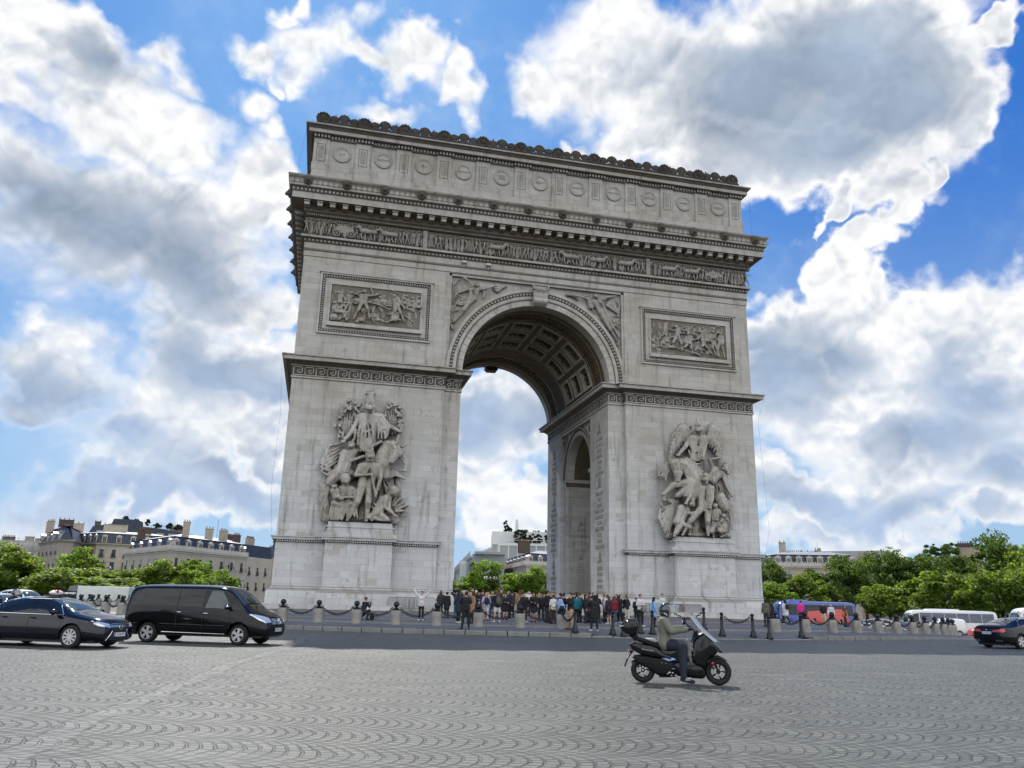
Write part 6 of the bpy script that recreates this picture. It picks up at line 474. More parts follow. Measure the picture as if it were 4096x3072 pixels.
# plan outlines (anticlockwise) of the two piers, following the set-back strips of the great opening
def pier_path(s,o=0):
    P=[(HO,.5),(HG,.5),(HG,0),(HW,0),(HW,D1),(HG,D1),(HG,D1-.5),(HO,D1-.5)]
    if s<0: P=[(-x,y) for x,y in P][::-1]
    return P
for s in(-1,1):
    # impost: necking bead, greek key band, cyma, corona
    mb=MB(); p=pier_path(s)
    mb.sweep([(0.0,20.55),(.1,20.6),(.1,20.76),(.05,20.8),(.05,21.66),(.14,21.7),(.16,21.78)],p)
    mb.mi=1; mb.sweep([(.16,21.78),(.3,21.9),(.5,22.02),(.62,22.06)],p)
    mb.mi=0; mb.sweep([(.62,22.06),(.85,22.08),(.88,22.4),(.98,22.44),(1.0,22.54),(0.0,22.6)],p)
    ap('impost_cornice',mb.mesh('impost',[TRIM,SOOT]))
    gk=MB()
    def key(x0,w,yy,nx):   # one meander unit between x0 and x0+w on plane yy
        z0,z1=20.86,21.6; h=z1-z0; t=.085
        pts=[(0,0),(0,1),(.8,1),(.8,.28),(.36,.28),(.36,.62),(.56,.62)]
        pts=[(x0+q[0]*w*.98,z0+q[1]*h) for q in pts]+[]
        for (xa,za),(xb,zb) in zip(pts,pts[1:]): gk.box(min(xa,xb)-t/2,max(xa,xb)+t/2,yy-.07,yy+.02,min(za,zb)-t/2,max(za,zb)+t/2)
        gk.box(x0-.04,x0+w+.04,yy-.06,yy+.02,z0-t/2,z0+t/2)
    n=14; w=(HW-HG)/n
    for i in range(n):
        key((HG+i*w+.1) if s>0 else (-HW+i*w+.1),w*.97,-.05,0)
    w=(HG-HO)/2
    for i in range(2): key((HO+i*w+.05) if s>0 else (-HG+i*w+.05),w*.95,.45,0)
    if s>0:   # along the passage side
        g2=MB(); gk_,gk=gk,g2
        for i in range(22): key(.6+i*.95,.9,0,0)
        gk_.add([(HO-.05+y,x,z) for x,y,z in g2.v],[f[::-1] for f in g2.f]); gk=gk_
    ap('greek_key_band',gk.mesh('key',[TRIM]))
    mb=MB(); mb.sweep([(.045,20.84),(.055,20.84),(.055,21.62),(.045,21.62)],p); ap('key_band_ground',mb.mesh('kg',[SOOT]))
    # dado: base mouldings, small cornice, pedestal under the sculpture
    a,b=(HG,HW) if s>0 else (-HW,-HG)
    base=MB()
    q=pier_path(s)
    base.sweep([(.0,2.62),(.1,2.56),(.1,2.46),(.28,2.3),(.4,2.12),(.4,1.16)],q); base.sweep([(.4,1.16),(.9,1.16),(.9,ZB-.2)],q)
    ap('base_moulding',base.mesh('base',[STONE]))
    px0,px1=(-18.57,-12.94) if s<0 else (13.0,19.15); pd=1.3
    ped=MB(); pp=[(px0,.05),(px0,-pd),(px1,-pd),(px1,.05)]
    ped.sweep([(0,2.55),(0,6.22)],pp,False)
    ped.sweep([(0,2.62),(.12,2.54),(.12,2.44),(.3,2.28),(.46,2.1),(.46,1.2)],pp,False); ped.sweep([(.46,1.2),(.95,1.2),(.95,ZB-.2)],pp,False)
    ap('pedestal',ped.mesh('ped',[STONE]))
    cor=MB()
    for i,(z,o,m) in enumerate(((6.22,.06,1),)):
        fx=[(a,0),(px0-.0,0)] ; 
    pathc=[(a,.4 if s>0 else 6.0),(a,0),(px0,0),(px0,-pd),(px1,-pd),(px1,0),(b,0),(b,6.0 if s>0 else .4)]
    cor.mi=1; cor.sweep([(0,6.2),(.1,6.24),(.12,6.36),(.22,6.42)],pathc,False)
    cor.mi=0; cor.sweep([(.22,6.42),(.3,6.42),(.34,6.6),(.42,6.64),(.42,6.7),(0,6.74)],pathc,False)
    for k in range(int((b-a)/.2)):
        x=a+.1+k*.2; yy=-pd if px0<x<px1 else 0
        cor.box(x,x+.11,yy-.2,yy-.1,6.25,6.38)
    ap('dado_cornice',cor.mesh('dado',[STONE,SOOT]))
    pl=MB(); w0=(px0+px1)/2; hw=(px1-px0)/2
    for z0,z1,o,yy in((6.72,7.0,.3,.75),(7.0,7.12,.02,.66),(7.12,7.5,-.08,.62),(7.5,7.62,.04,.68),(7.62,7.95,-.12,.6)):
        pl.box(w0-hw-o,w0+hw+o,-pd-yy+.45,.02,z0,z1)
    ap('sculpture_plinth',pl.mesh('plinth',[STONE]))
# egg rows ------------------------------------------------------------
def eggs(mb,x0,x1,y,z,step,rx,rz,dy=.06,n=6):
    k=int((x1-x0)/step); st=(x1-x0)/k
    for i in range(k): mb.ell((x0+(i+.5)*st,y,z),(rx,dy,rz),n,4)
rect=lambda o:[(-HW-o,-o),(HW+o,-o),(HW+o,D1+o),(-HW-o,D1+o)]
P0=rect(0)
ent=MB()
# architrave, ledge, frieze bed
ent.sweep([(0.02,32.36),(.06,32.4),(.06,32.9),(.1,32.94)],P0)
ent.mi=1; ent.sweep([(.1,32.94),(.12,33.12),(.08,33.14)],P0)
ent.mi=0; ent.sweep([(.08,33.14),(.08,33.72),(.12,33.74)],P0)
ent.mi=1; ent.sweep([(.12,33.74),(.16,33.78),(.2,34.08),(.3,34.12)],P0)
ent.mi=0; ent.sweep([(.3,34.12),(.42,34.16),(.44,34.36),(.1,34.44)],P0)
eg=ent; eggs(eg,-HW-.2,HW+.2,-.2,33.93,.36,.1,.13); eggs(eg,-HW-.1,HW+.1,-.12,33.03,.2,.06,.06,.03,5)
ap('architrave',ent.mesh('arch',[TRIM,SOOT]))
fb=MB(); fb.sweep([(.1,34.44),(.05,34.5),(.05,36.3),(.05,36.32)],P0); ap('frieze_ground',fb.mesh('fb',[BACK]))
co=MB(); co.mi=1; co.sweep([(.05,36.3),(.2,36.34),(.22,36.5),(.3,36.55),(.32,36.72),(.4,36.76)],P0)
co.mi=2; co.sweep([(.4,36.76),(.4,37.42),(1.5,37.46)],P0)
co.mi=0; co.sweep([(1.5,37.46),(1.5,38.08)],P0)
co.mi=1; co.sweep([(1.5,38.08),(1.54,38.1),(1.62,38.5),(1.7,38.52)],P0)
co.mi=0; co.sweep([(1.7,38.52),(1.8,38.58),(1.82,38.76)],P0); co.mi=3; co.sweep([(1.82,38.76),(1.82,39.36)],P0); co.mi=0; co.sweep([(1.82,39.36),(1.98,39.5),(2.02,39.62),(.3,39.8),(.2,40.3),(.15,40.5),(.1,41.3)],P0)
eg=co; co.mi=0; eggs(eg,-HW-1.6,HW+1.6,-1.6,38.29,.36,.105,.16)
for k in range(225):
    x=-22.7+k*.2018; eg.box(x,x+.1,-.36,-.2,36.4,36.52)
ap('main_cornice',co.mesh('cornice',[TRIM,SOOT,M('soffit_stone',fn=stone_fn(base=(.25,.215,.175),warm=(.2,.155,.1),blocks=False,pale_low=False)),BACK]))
mo=MB(); mo.box(-.24,.24,-.93,0,-.44,-.12); mo.box(-.29,.29,-1.01,0,-.12,0); mo=mo.mesh('modillion',[TRIM])
for i in range(40):
    o=ap('modillion',mo); o.location=Vector((-22.76+i*1.1677,-.35,37.42))-ARCH.location
for i in range(18):
    for s in(-1,1):
        o=ap('modillion',mo); o.location=Vector((s*(HW+.35),1.2+i*1.1677,37.42))-ARCH.location; o.rotation_euler=(0,0,R(90)*s)
pm=MB()
def palm(x,y,z,h):
    for k in range(-3,4):
        a=k*.4; l=h*(1-.08*abs(k)); dx,dz=sin(a)*l,cos(a)*l
        pm.add([(x,y,z),(x+dx*.6-cos(a)*.05,y-.03,z+dz*.6+sin(a)*.05),(x+dx,y-.035,z+dz),(x+dx*.6+cos(a)*.05,y-.03,z+dz*.6-sin(a)*.05)],[(0,3,2,1)])
    pm.torus((0,0,0),.1,.025,8,4,T(x+.24,y-.02,z+.1)@RX(PI/2))
for i in range(96): palm(-24.3+i*.5116,-1.83,38.82,.46)
ap('palmette_band',pm.mesh('palm',[TRIM]))
lh=MB(); lh.ell((0,-.16,0),(.3,.26,.33),10,8); lh.ell((0,-.4,-.1),(.17,.16,.15)); lh.ell((0,-.5,-.02),(.07,.06,.06)); lh.ell((0,-.4,-.2),(.12,.1,.06))
for s in(-1,1): lh.ell((s*.12,-.38,.08),(.07,.07,.06)); lh.ell((s*.24,-.2,.2),(.09,.08,.1))
for k in range(12): a=2*PI*k/12; lh.ell((.33*cos(a),-.08,.36*sin(a)),(.12,.13,.13))
LION=blob(lh,.045,SOOT,1)
for i in range(14): o=ap('lion_head',LION); o.location=Vector((-22.81+i*3.524,-1.83,39.12))-ARCH.location
for i in range(7):
    for s in(-1,1):
        o=ap('lion_head',LION); o.location=Vector((s*(HW+1.83),1.2+i*3.3,39.12))-ARCH.location; o.rotation_euler=(0,0,R(90)*s)
# attic ------------------------------------------------------------------
at=MB(); at.box(-HW+.02,HW-.02,.12,D1-.12,40.4,45.2); ap('attic_wall',at.mesh('attic',[STONE]))
ac=MB(); ac.box(-HW-.08,HW+.08,-.06,D1+.06,40.3,41.28)
A0=[(-HW,.1),(HW,.1),(HW,D1-.1),(-HW,D1-.1)]
ac.mi=0; ac.sweep([(.02,44.72),(.16,44.76),(.16,44.8)],A0); ac.mi=1; ac.sweep([(.16,44.8),(.16,45.12),(.35,45.14)],A0); ac.mi=0; ac.sweep([(.35,45.14),(.62,45.16),(.64,45.5)],A0)
ac.mi=1; ac.sweep([(.64,45.5),(.72,45.56),(.8,45.78)],A0); ac.mi=0; ac.sweep([(.8,45.78),(.95,45.82),(.97,45.95),(-6,46.0)],A0)
ap('attic_cornice',ac.mesh('acor',[TRIM,SOOT]))
dn=MB()
for k in range(142):
    x=-22.75+k*.3215; pil=min(abs(x-(-22.0+4.0*j)) for j in range(12))<.85
    dn.box(x,x+.19,-.28 if pil else -.16,0,44.82,45.1)
ap('dentil_row',dn.mesh('dent',[TRIM]))
NAMES=['ULM','AUSTERLITZ','IENA','FRIEDLAND','SOMO-\nSIERRA','ESLING','WAGRAM','MOSCOWA','LUTZEN','BAUTZEN','DRESDE']
PIL=MB(); PIL.box(-.73,.73,-.14,.1,41.28,44.74); PIL.box(-.8,.8,-.2,.1,41.28,42.12); PIL.mi=1
for x0,x1,z0,z1 in((-.42,-.37,42.3,44.2),(.37,.42,42.3,44.2),(-.42,.42,44.16,44.21),(-.42,.42,42.28,42.33)): PIL.box(x0,x1,-.152,-.13,z0,z1)
PIL.mi=2
for k in range(9):
    for s in(-1,1): PIL.ell((0,0,0),(.16,.05,.07),6,4,T(s*.13,-.15,42.75+k*.15)@RY(s*R(-35)))
PIL.box(-.03,.03,-.17,-.13,42.4,44.0); PIL.ell((0,-.15,42.42),(.13,.05,.14),8,5); PIL.ell((0,-.15,44.05),(.08,.05,.14),8,5)
pil=PIL.mesh('pilaster',[STONE,BACK,TRIM])
SH=MB(); SH.mi=1; SH.lathe([(.86,0),(.9,.03),(.86,.1),(.62,.1),(.6,.05)],n=28,M=T(0,0,0)@RX(PI/2),cap=False); SH.mi=0; SH.lathe([(.0,.06),(.6,.05)],n=28,M=RX(PI/2),cap=False)
SH.mi=2
for k in range(22): a=2*PI*k/22; SH.ell((.75*cos(a),-.1,.75*sin(a)),(.06,.05,.06),5,4)
SHm=SH.mesh('shield',[STONE,TRIM,STONE])
for i in range(12):
    o=ap('attic_pilaster',pil); o.location=Vector((-22.0+i*4.0,.12,0))-ARCH.location
for i in range(11):
    o=ap('round_shield',SHm); o.location=Vector((-20.0+i*4.0,.12,43.38))-ARCH.location
    t=part('lettering',text_mesh(NAMES[i],.33 if len(NAMES[i])<7 else .26,LETT,.012,xs=.85),o); t.rotation_euler=(R(90),0,0); t.location=(0,-.075,0)
CREST=M('black_crust_stone',fn=stone_fn(base=(.085,.078,.066),warm=(.07,.06,.05),dirt_shade=(.025,.022,.02),blocks=False,pale_low=False,dark=.2))
# acroteria ------------------------------------------------------------------
am=MB(); am.box(-.62,.62,-.3,.3,0,.35); am.ell((0,-.22,.62),(.3,.2,.38)); am.ell((0,-.4,.6),(.07,.08,.1)); am.ell((0,0,.5),(.46,.22,.5))
for k in range(9): a=R(-25+230*k/8); am.ell((.68*cos(a),-.04,.66+.58*sin(a)),(.19,.2,.19)); am.ell((.45*cos(a),.0,.6+.36*sin(a)),(.16,.16,.16))
for s in(-1,1): am.ell((s*.11,-.38,.7),(.05,.06,.05)); am.ell((s*.5,-.1,.2),(.25,.2,.2))
AM=blob(am,.04,CREST,1,fac=.3)
ps=MB(); ps.box(-.4,.4,-.18,.18,0,.16)
for k in range(5): a=R(30+30*k); ps.ell((.26*cos(a),0,.3+.3*sin(a)),(.13,.12,.13))
ps.ell((0,-.05,.3),(.2,.15,.3))
PSm=blob(ps,.05,CREST,1)
cr=MB(); cr.mi=0
cr.box(-22.3,22.3,-.55,-.2,45.95,46.38)
for i in range(12*8): 
    x=-22+i*.47
    if x<22: cr.torus((0,0,0),.2,.06,10,4,T(x,-.4,46.42)@RX(PI/2))
ap('cresting',cr.mesh('crest',[CREST]))
for i in range(12):
    o=ap('mask_acroterion',AM); o.scale=(.82,.9,.95); o.location=Vector((-22.05+i*3.967,-.38,46.12))-ARCH.location
    if i<11:
        for k in(1,2,3):
            o=ap('palmette_acroterion',PSm); o.location=Vector((-22.05+(i+k/4)*3.967,-.38,46.12))-ARCH.location; 
            o.scale=(1.75,1,1.9) if k==2 else (1.5,1,1.5)
sp=MB()
for k in range(150):
    x=-21.4+k*.29; sp.cap((x,.6,46),.05,(x,.6,47.75),.03,4,1)
sp.box(-21.6,21.9,.57,.63,46.25,46.3); ap('spike_railing',sp.mesh('spikes',[IRON]))
# archivolt ------------------------------------------------------------------
av=MB()
def arcband(mb,prof,n=64,zc=ZS,a0=0,a1=PI,yb=0):   # prof [(radius,y)]
    k=len(prof); vs=[];fs=[]
    for i in range(n+1):
        t=a0+(a1-a0)*i/n
        for r,y in prof: vs.append((r*cos(t),y+yb,zc+r*sin(t)))
    for i in range(n):
        for j in range(k-1): fs.append((i*k+j,i*k+j+1,(i+1)*k+j+1,(i+1)*k+j))
    return mb.add(vs,fs)
av.mi=0; arcband(av,[(HO,.62),(HO,.02),(HO+.55,.02),(HO+.55,-.03)])
av.mi=1; arcband(av,[(HO+.55,-.03),(HO+.62,-.05),(HO+.68,-.03)])
av.mi=0; arcband(av,[(HO+.68,-.03),(HO+.98,-.03)]); av.mi=1; arcband(av,[(HO+.98,-.03),(HO+1.0,-.06),(HO+1.3,-.12)])
av.mi=0; arcband(av,[(HO+1.3,-.12),(HO+1.36,-.18),(HO+1.6,-.18),(HO+1.62,-.12),(HO+1.62,.45)])
for k in range(78):
    t=PI*(k+.5)/78; r=HO+1.14; av.ell((0,0,0),(.1,.07,.12),6,4,T(r*cos(t),-.1,ZS+r*sin(t))@RY(PI/2-t))
for k in range(140):
    t=PI*(k+.5)/140; r=HO+.615; av.ell((r*cos(t),-.05,ZS+r*sin(t)),(.04,.03,.04),4,3)
for k in range(31):   # voussoir joints
    t=PI*(k+.5)/31; av.mi=1; av.box(-.012,.012,.012,.02,HO+.01,HO+.54,T(0,0,ZS)@RY(PI/2-t))
ap('archivolt',av.mesh('archivolt',[STONE,SOOT]))
# spandrel frame around the arch head
sf=MB()
for s in(-1,1):
    a,b=sorted((s*(HG-.26),s*HG)); sf.box(a,b,.1,.45,ZS+.1,32.32)
sf.box(-HG,HG,.1,.45,32.08,32.34); ap('spandrel_frame',sf.mesh('spf',[STONE]))
ks=MB(); 
def kf(i,j):
    t=i; z=31.75-2.1*t; out=.45+.55*abs(sin(PI*(1-t)*1.0))*(.35+.65*(1-t))+ (.25*sin(PI*min(1,max(0,(t-.62)/.38))) if t>.6 else 0)
    w=(.8-.16*t); x=-w+2*w*j; return (x,-out+.02*cos(6*PI*j),z)
ks.grid(kf,24,12); 
ks.box(-.62,.62,-.42,.1,29.66,31.74)
for k in range(7):
    for q in range(7): ks.ell((-.62+q*.2+(.1 if k%2 else 0),-.93+k*.045,31.3-k*.16),(.09,.05,.09),5,4)
for s in(-1,1): ks.torus((0,0,0),.16,.07,10,5,T(s*.62,-.55,30.0)@RY(PI/2)); ks.torus((0,0,0),.24,.07,10,5,T(s*.74,-.72,31.45)@RY(PI/2))
ap('keystone_console',ks.mesh('key',[TRIM]))
# vault with coffers ------------------------------------------------------------------
def relief_cells(mb,U,V,depth,fn,matf):
    nu,nv=len(U)-1,len(V)-1
    g=lambda i,j: depth(i,j) if 0<=i<nu and 0<=j<nv else 0
    for i in range(nu):
        for j in range(nv):
            d=g(i,j); mb.mi=matf(i,j); k=max(1,int(abs(U[i+1]-U[i])/4))
            us=[U[i]+(U[i+1]-U[i])*q/k for q in range(k+1)]
            for a,b in zip(us,us[1:]): mb.add([fn(a,V[j],d),fn(b,V[j],d),fn(b,V[j+1],d),fn(a,V[j+1],d)],[(0,1,2,3)])
            for di,dj in((1,0),(0,1)):
                d2=g(i+di,j+dj)
                if (i+di<nu and j+dj<nv) and abs(d2-d)>1e-6:
                    mb.mi=max(matf(i,j),matf(i+di,j+dj)) if d2!=d else 0
                    if di: mb.add([fn(U[i+1],V[j],d),fn(U[i+1],V[j],d2),fn(U[i+1],V[j+1],d2),fn(U[i+1],V[j+1],d)],[(0,1,2,3)])
                    else:
                        for a,b in zip(us,us[1:]): mb.add([fn(a,V[j+1],d),fn(b,V[j+1],d),fn(b,V[j+1],d2),fn(a,V[j+1],d2)],[(0,1,2,3)])
U=[0];CO=[]
for k in range(7):
    c=18+24*k; U+=[c-9.8,c-7.6,c+7.6,c+9.8]; CO.append(k)
U.append(180)
V=[.6]; 
for c in(6.3,9.3,12.4): V+=[c-1.3,c-1.0,c+1.0,c+1.3]
V.append(21.6)
def cell(i,j):
    fi=(i-1)%4 if i>=1 else 3; fj=(j-1)%4 if j>=1 else 3
    ini=1<=i<=28 and (i-1)%4<3; inj=1<=j<=12 and (j-1)%4<3
    if not(ini and inj): return 0
    if (i-1)%4==1 and (j-1)%4==1: return 2
    return 1
va=MB()
fnv=lambda a,y,d: ((HO+d)*cos(R(a)),y,ZS+(HO+d)*sin(R(a)))
relief_cells(va,U,V,lambda i,j:(0.02,-.07,.4)[cell(i,j)],fnv,lambda i,j:(0,1,0)[cell(i,j)])
for k in range(7):
    for c in(6.3,9.3,12.4):
        a=R(18+24*k)
        for q in range(8): t=2*PI*q/8; p=fnv(18+24*k+R(1)*0+3.2*cos(t)*180/PI/HO*.12*HO/1.0*.3,c+.42*sin(t),.2); va.mi=0; va.ell(p,(.2,.2,.2),5,4)
        va.ell(fnv(18+24*k,c,.2),.26,6,5)
        va.mi=1
va.mi=1
for y0,y1 in((4.55,4.8),(13.95,14.2),(1.9,2.0),(4.1,4.2),(17.3,17.45),(20.0,20.15)): arcband(va,[(HO-.06,y0),(HO-.06,y1)],60); 
va.mi=0
for c0 in(2.3,17.75):   # guilloche bands: two interlaced strands of discs
    for k in range(64):
        t=PI*(k+.5)/64
        for s in(0,1):
            p=((HO-.02)*cos(t),c0+.35+s*.7,ZS+(HO-.02)*sin(t)); va.mi=0; va.ell(p,.14,5,4)
    for k in range(110):
        t=PI*(k+.5)/110; va.mi=0; p=((HO-.02)*cos(t),c0+1.55,ZS+(HO-.02)*sin(t)); va.ell(p,(.08,.1,.08),5,4)
va.mi=2; arcband(va,[(HO,.55),(HO,1.3)],60); arcband(va,[(HO,21.0),(HO,D1-.05)],60)
va.mi=1; arcband(va,[(HO,D1-.05),(HO+.6,D1-.03)],60)
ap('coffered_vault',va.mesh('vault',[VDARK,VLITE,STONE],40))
hk=MB(); hk.box(-.75,.75,21.7,22.9,29.5,31.6); hk.box(-.6,.6,21.6,22.8,29.3,29.52); ap('keystone_console',hk.mesh('hk',[SOOT]))
# rear archivolt
rv=MB(); arcband(rv,[(HO,D1-.6),(HO,D1),(HO+1.6,D1+.1)]); ap('archivolt',rv.mesh('rear',[TRIM]))
# side passage dressing on both piers (seen inside the right one)
for s in(-1,1):
    sm=MB(); 
    def cb(prof,mi):
        sm.mi=mi; k=len(prof); n=40; vs=[];fs=[]
        for i in range(n+1):
            t=PI*i/n
            for r,x in prof: vs.append((s*x,11.1+r*cos(t),15.3+r*sin(t)))
        for i in range(n):
            for j in range(k-1): q=(i*k+j,i*k+j+1,(i+1)*k+j+1,(i+1)*k+j); fs.append(q[::-1] if s>0 else q)
        sm.add(vs,fs)
    X=HO+.4
    cb([(4.25,X+.3),(4.25,X-.06),(4.7,X-.06)],0); cb([(4.7,X-.06),(4.74,X-.12),(4.95,X-.18)],1); cb([(4.95,X-.18),(5.1,X-.2),(5.12,X)],0)
    for k in range(50):
        t=PI*(k+.5)/50; sm.mi=1; sm.ell((s*(X-.14),11.1+4.85*cos(t),15.3+4.85*sin(t)),.08,5,4)
    sm.mi=2; 
    for rr in (4.2,): cb([(rr,X+.9),(rr,X+3.2)],1)
    cb([(4.17,X+1.2),(4.15,X+1.3),(4.15,X+2.8),(4.17,X+2.9)],3)
    for y0,y1 in((15.15,15.35),(6.85,7.05)):   # small imposts
        a,b=sorted((s*(X-.15),s*(X+3.4))); sm.mi=0; sm.box(a,b,y0-.22 if y0>10 else y0-.4,y1+.4 if y0>10 else y1+.22,14.9,15.28); sm.mi=1; sm.box(a+.1*1,b-.1,y0-.1 if y0>10 else y0,y1 if y0>10 else y1+.1,14.5,14.9)
    sm.mi=0; a,b=sorted((s*(X+.35),s*(X+3.2)))
    sm.box(a,b,15.17,15.4,ZB,14.5); sm.box(a,b,15.1,15.4,13.3,13.5); sm.box(a,b,6.8,7.03,ZB,14.5)
    a,b=sorted((s*12.2,s*12.5)); 
    # spandrel carving blocks
    for k in range(36):
        t=random.Random(k).uniform(.45,2.7); rr=5.2+random.Random(k+50).uniform(0,1.6); z=15.3+rr*sin(t); y=11.1+rr*cos(t)
        if z<20.2 and 6<y<16.2: sm.mi=2; sm.ell((s*(X-.08),y,z),(.18,.32,.4),6,5)
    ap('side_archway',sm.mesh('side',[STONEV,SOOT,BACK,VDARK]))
# engraved names on the passage faces
COLA=['*','LE BASTAN','LE BOULOU','BURGOS','ESPINOSA','TUDELA','UCLES','LA COROGNE','*','SARRAGOSSE','VALLS','MEDELIN','MARIA-BELCHITE','ALMONACID','OCANA','ALBA DE TORMES','VIQUE','LERIDA','CIUDAD-RODRIGO','*','ALMEIDA','TORTOSE','GEBORA','BADAJOZ','TARRAGONE','SAGONTE','VALENCE','*']
COLB=['*','LOANO','MILLESIMO','DEGO','MONDOVI','ROVEREDO','BASSANO','S GEORGES','*','MANTOUE','TAGLIAMENTO','SEDIMAN','MONT THABOR','CHEBREISSE','BASSIGNANO','SAN GIULIANO','DIETIKON','MUTTA THAL','GENES','*','LE VAR','MONTEBELLO','LE MINCIO','CALDIERO','CASTEL FRANCO','RAGUSE','GAETE','*']
def trophy():
    mb=MB()
    for k in range(10): a=2*PI*k/10; mb.ell((.42*cos(a),.0,.55*sin(a)),(.13,.05,.16),6,4)
    mb.ell((0,0,.0),(.22,.06,.35),6,5); mb.ell((0,0,.75),(.16,.06,.2),6,4)
    for s in(-1,1): mb.cap((s*.2,0,-.4),.09,(s*.8,0,-.75),.05,5,1); mb.cap((0,0,-.5),.12,(s*.45,0,-.3),.06,5,1)
    return mb.mesh('trophy',[LETT])
TRO=trophy()
def carve(ms):
    for me,mx,_ in ms:
        o=ap('engraved_trophy' if me==TRO else 'engraved_name',me); o.matrix_local=T(*-ARCH.location)@mx
for COLX,yc in((COLA,3.1),(COLB,18.9)):
    ms=[]; z=19.0
    for w in COLX:
        if w=='*': z-=.35; ms.append((TRO,T(HO-.02,yc,z)@RZ(-PI/2)@Matrix.Scale(.72,4),0)); z-=1.08
        else: ms.append((text_mesh(w,.52,LETT,.012,xs=.72 if len(w)<12 else .6),T(HO-.012,yc,z)@RZ(-PI/2)@UPX,0)); z-=.57
    carve(ms)
ms=[]; 
for w,z in(('ADIGE',9.7),('MONTAGNE NOIRE',8.95),('POZZOLO',8.2),('LA PIAVE',7.45)): ms.append((text_mesh(w,.5,LETT,.012,xs=.75 if len(w)<9 else .62),T(HO+.4+1.7,15.155,z)@UPX,0))
for z in(10.4,6.7): ms.append((TRO,T(HO+2.1,15.15,z)@Matrix.Scale(.4,4),0))
for k in range(13): ms.append((text_mesh(['SOULT','GIRARD','LAMBERT','DUFOUR','PARIS','BRON','GAUTIER','MAISON','DUVAL','LENOIR','PERRIN','GARDANNE','MOREAU'][k],.26,LETT,.01),T(HO+2.1,15.155,5.9-k*.3)@UPX,0))
carve(ms)
def fig(mb,x,z,h,y,pose,rng):
    hu=h/7.2; f=rng.choice((-1,1)); lean=rng.uniform(-.12,.12)*h
    hd=(x+lean,y,z+h*.93); ch=(x+lean*.8,y,z+h*.76); pv=(x,y,z+h*.5)
    mb.ell(hd,(hu*.42,hu*.4,hu*.5),6,5); mb.cap(ch,hu*.62,pv,hu*.5,6,1)
    if pose<.28: mb.cap(pv,hu*.55,(x+.05*f,y,z+.05),hu*.85,6,1)
    else:
        for s in(-1,1):
            st=rng.uniform(.05,.3)*s*h*.8; k=(x+st*.5+f*.04,y-.03,z+h*.27); mb.cap((x+s*.04,y,z+h*.48),hu*.34,k,hu*.25,5,1); mb.cap(k,hu*.25,(x+st,y,z+.04),hu*.16,5,1)
    for s in(-1,1):
        e=(ch[0]+s*hu*.9+rng.uniform(-.1,.1)*h,y-.05,ch[2]-h*rng.uniform(-.06,.16)); hh=(e[0]+rng.uniform(-.18,.18)*h,y-.1,e[2]+rng.uniform(-.16,.18)*h)
        mb.cap((ch[0]+s*hu*.6,y,ch[2]),hu*.24,e,hu*.19,5,1); mb.cap(e,hu*.19,hh,hu*.13,5,1)
    if pose>.8: mb.cap((x+.3*f,y-.05,z+h*.2),.03,(x+.5*f,y-.05,z+h*1.02),.02,4,1)
    if pose<.4:
        for q in range(3): mb.cap((ch[0]+(q-1)*hu*.4,y-.12,ch[2]),.035,(x+(q-1)*hu*.6,y-.1,z+h*.12),.05,4,1)
# relief sculpture ------------------------------------------------------------------
def rel(key):
    mb=MB()
    v=[int(t)/50 for t in RELIEF[key].split()]
    for i in range(0,len(v),8):
        a=v[i:i+8]; mb.cap(a[0:3],a[3],(a[0]+a[4],a[1]+a[5],a[2]+a[6]),a[7],8,2)
    return mb
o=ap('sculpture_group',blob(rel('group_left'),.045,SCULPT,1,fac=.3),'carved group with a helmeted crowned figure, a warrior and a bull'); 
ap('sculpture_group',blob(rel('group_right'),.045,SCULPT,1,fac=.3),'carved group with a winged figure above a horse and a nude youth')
for k in('fame_left','fame_right'): ap('spandrel_figure',blob(rel(k),.045,SCULPTF,1))
for s,k in((-1,'panel_left'),(1,'panel_right')):
    xc=-15.72 if s<0 else 15.9
    pn=MB()
    def frame(x0,x1,z0,z1,w,y0,y1,mi):
        pn.mi=mi
        pn.box(x0,x1,y0,y1,z1-w,z1); pn.box(x0,x1,y0,y1,z0,z0+w); pn.box(x0,x0+w,y0,y1,z0+w,z1-w); pn.box(x1-w,x1,y0,y1,z0+w,z1-w)
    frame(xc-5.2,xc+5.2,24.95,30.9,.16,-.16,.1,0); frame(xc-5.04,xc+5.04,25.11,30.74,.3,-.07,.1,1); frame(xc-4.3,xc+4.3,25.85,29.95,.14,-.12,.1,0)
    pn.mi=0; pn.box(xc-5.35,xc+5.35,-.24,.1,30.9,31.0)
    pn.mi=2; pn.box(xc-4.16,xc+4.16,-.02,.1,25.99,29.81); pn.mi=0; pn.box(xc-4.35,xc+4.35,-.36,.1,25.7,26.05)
    pn.mi=0
    for t in range(42):
        x=xc-4.9+t*.2333
        for z in(25.26,30.59): pn.ell((x,-.08,z),(.06,.05,.09),5,4)
    for t in range(24):
        z=25.3+t*.225
        for x in(xc-4.89,xc+4.89): pn.ell((x,-.08,z),(.09,.05,.06),5,4)
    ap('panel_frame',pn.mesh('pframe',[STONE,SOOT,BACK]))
    mr=rel(k); rq=random.Random(5)
    for row in range(3):
        for q in range(13): fig(mr,xc-3.9+q*.65+rq.uniform(-.2,.2),26.15+row*.85+rq.uniform(-.1,.2),rq.uniform(1.9,2.3)-row*.1,.42,.3+.7*rq.random(),rq)
    m=blob(mr,.045,SCULPTF,1,fac=.3); m.transform(T(0,-.32,0)); ap('battle_relief',m)
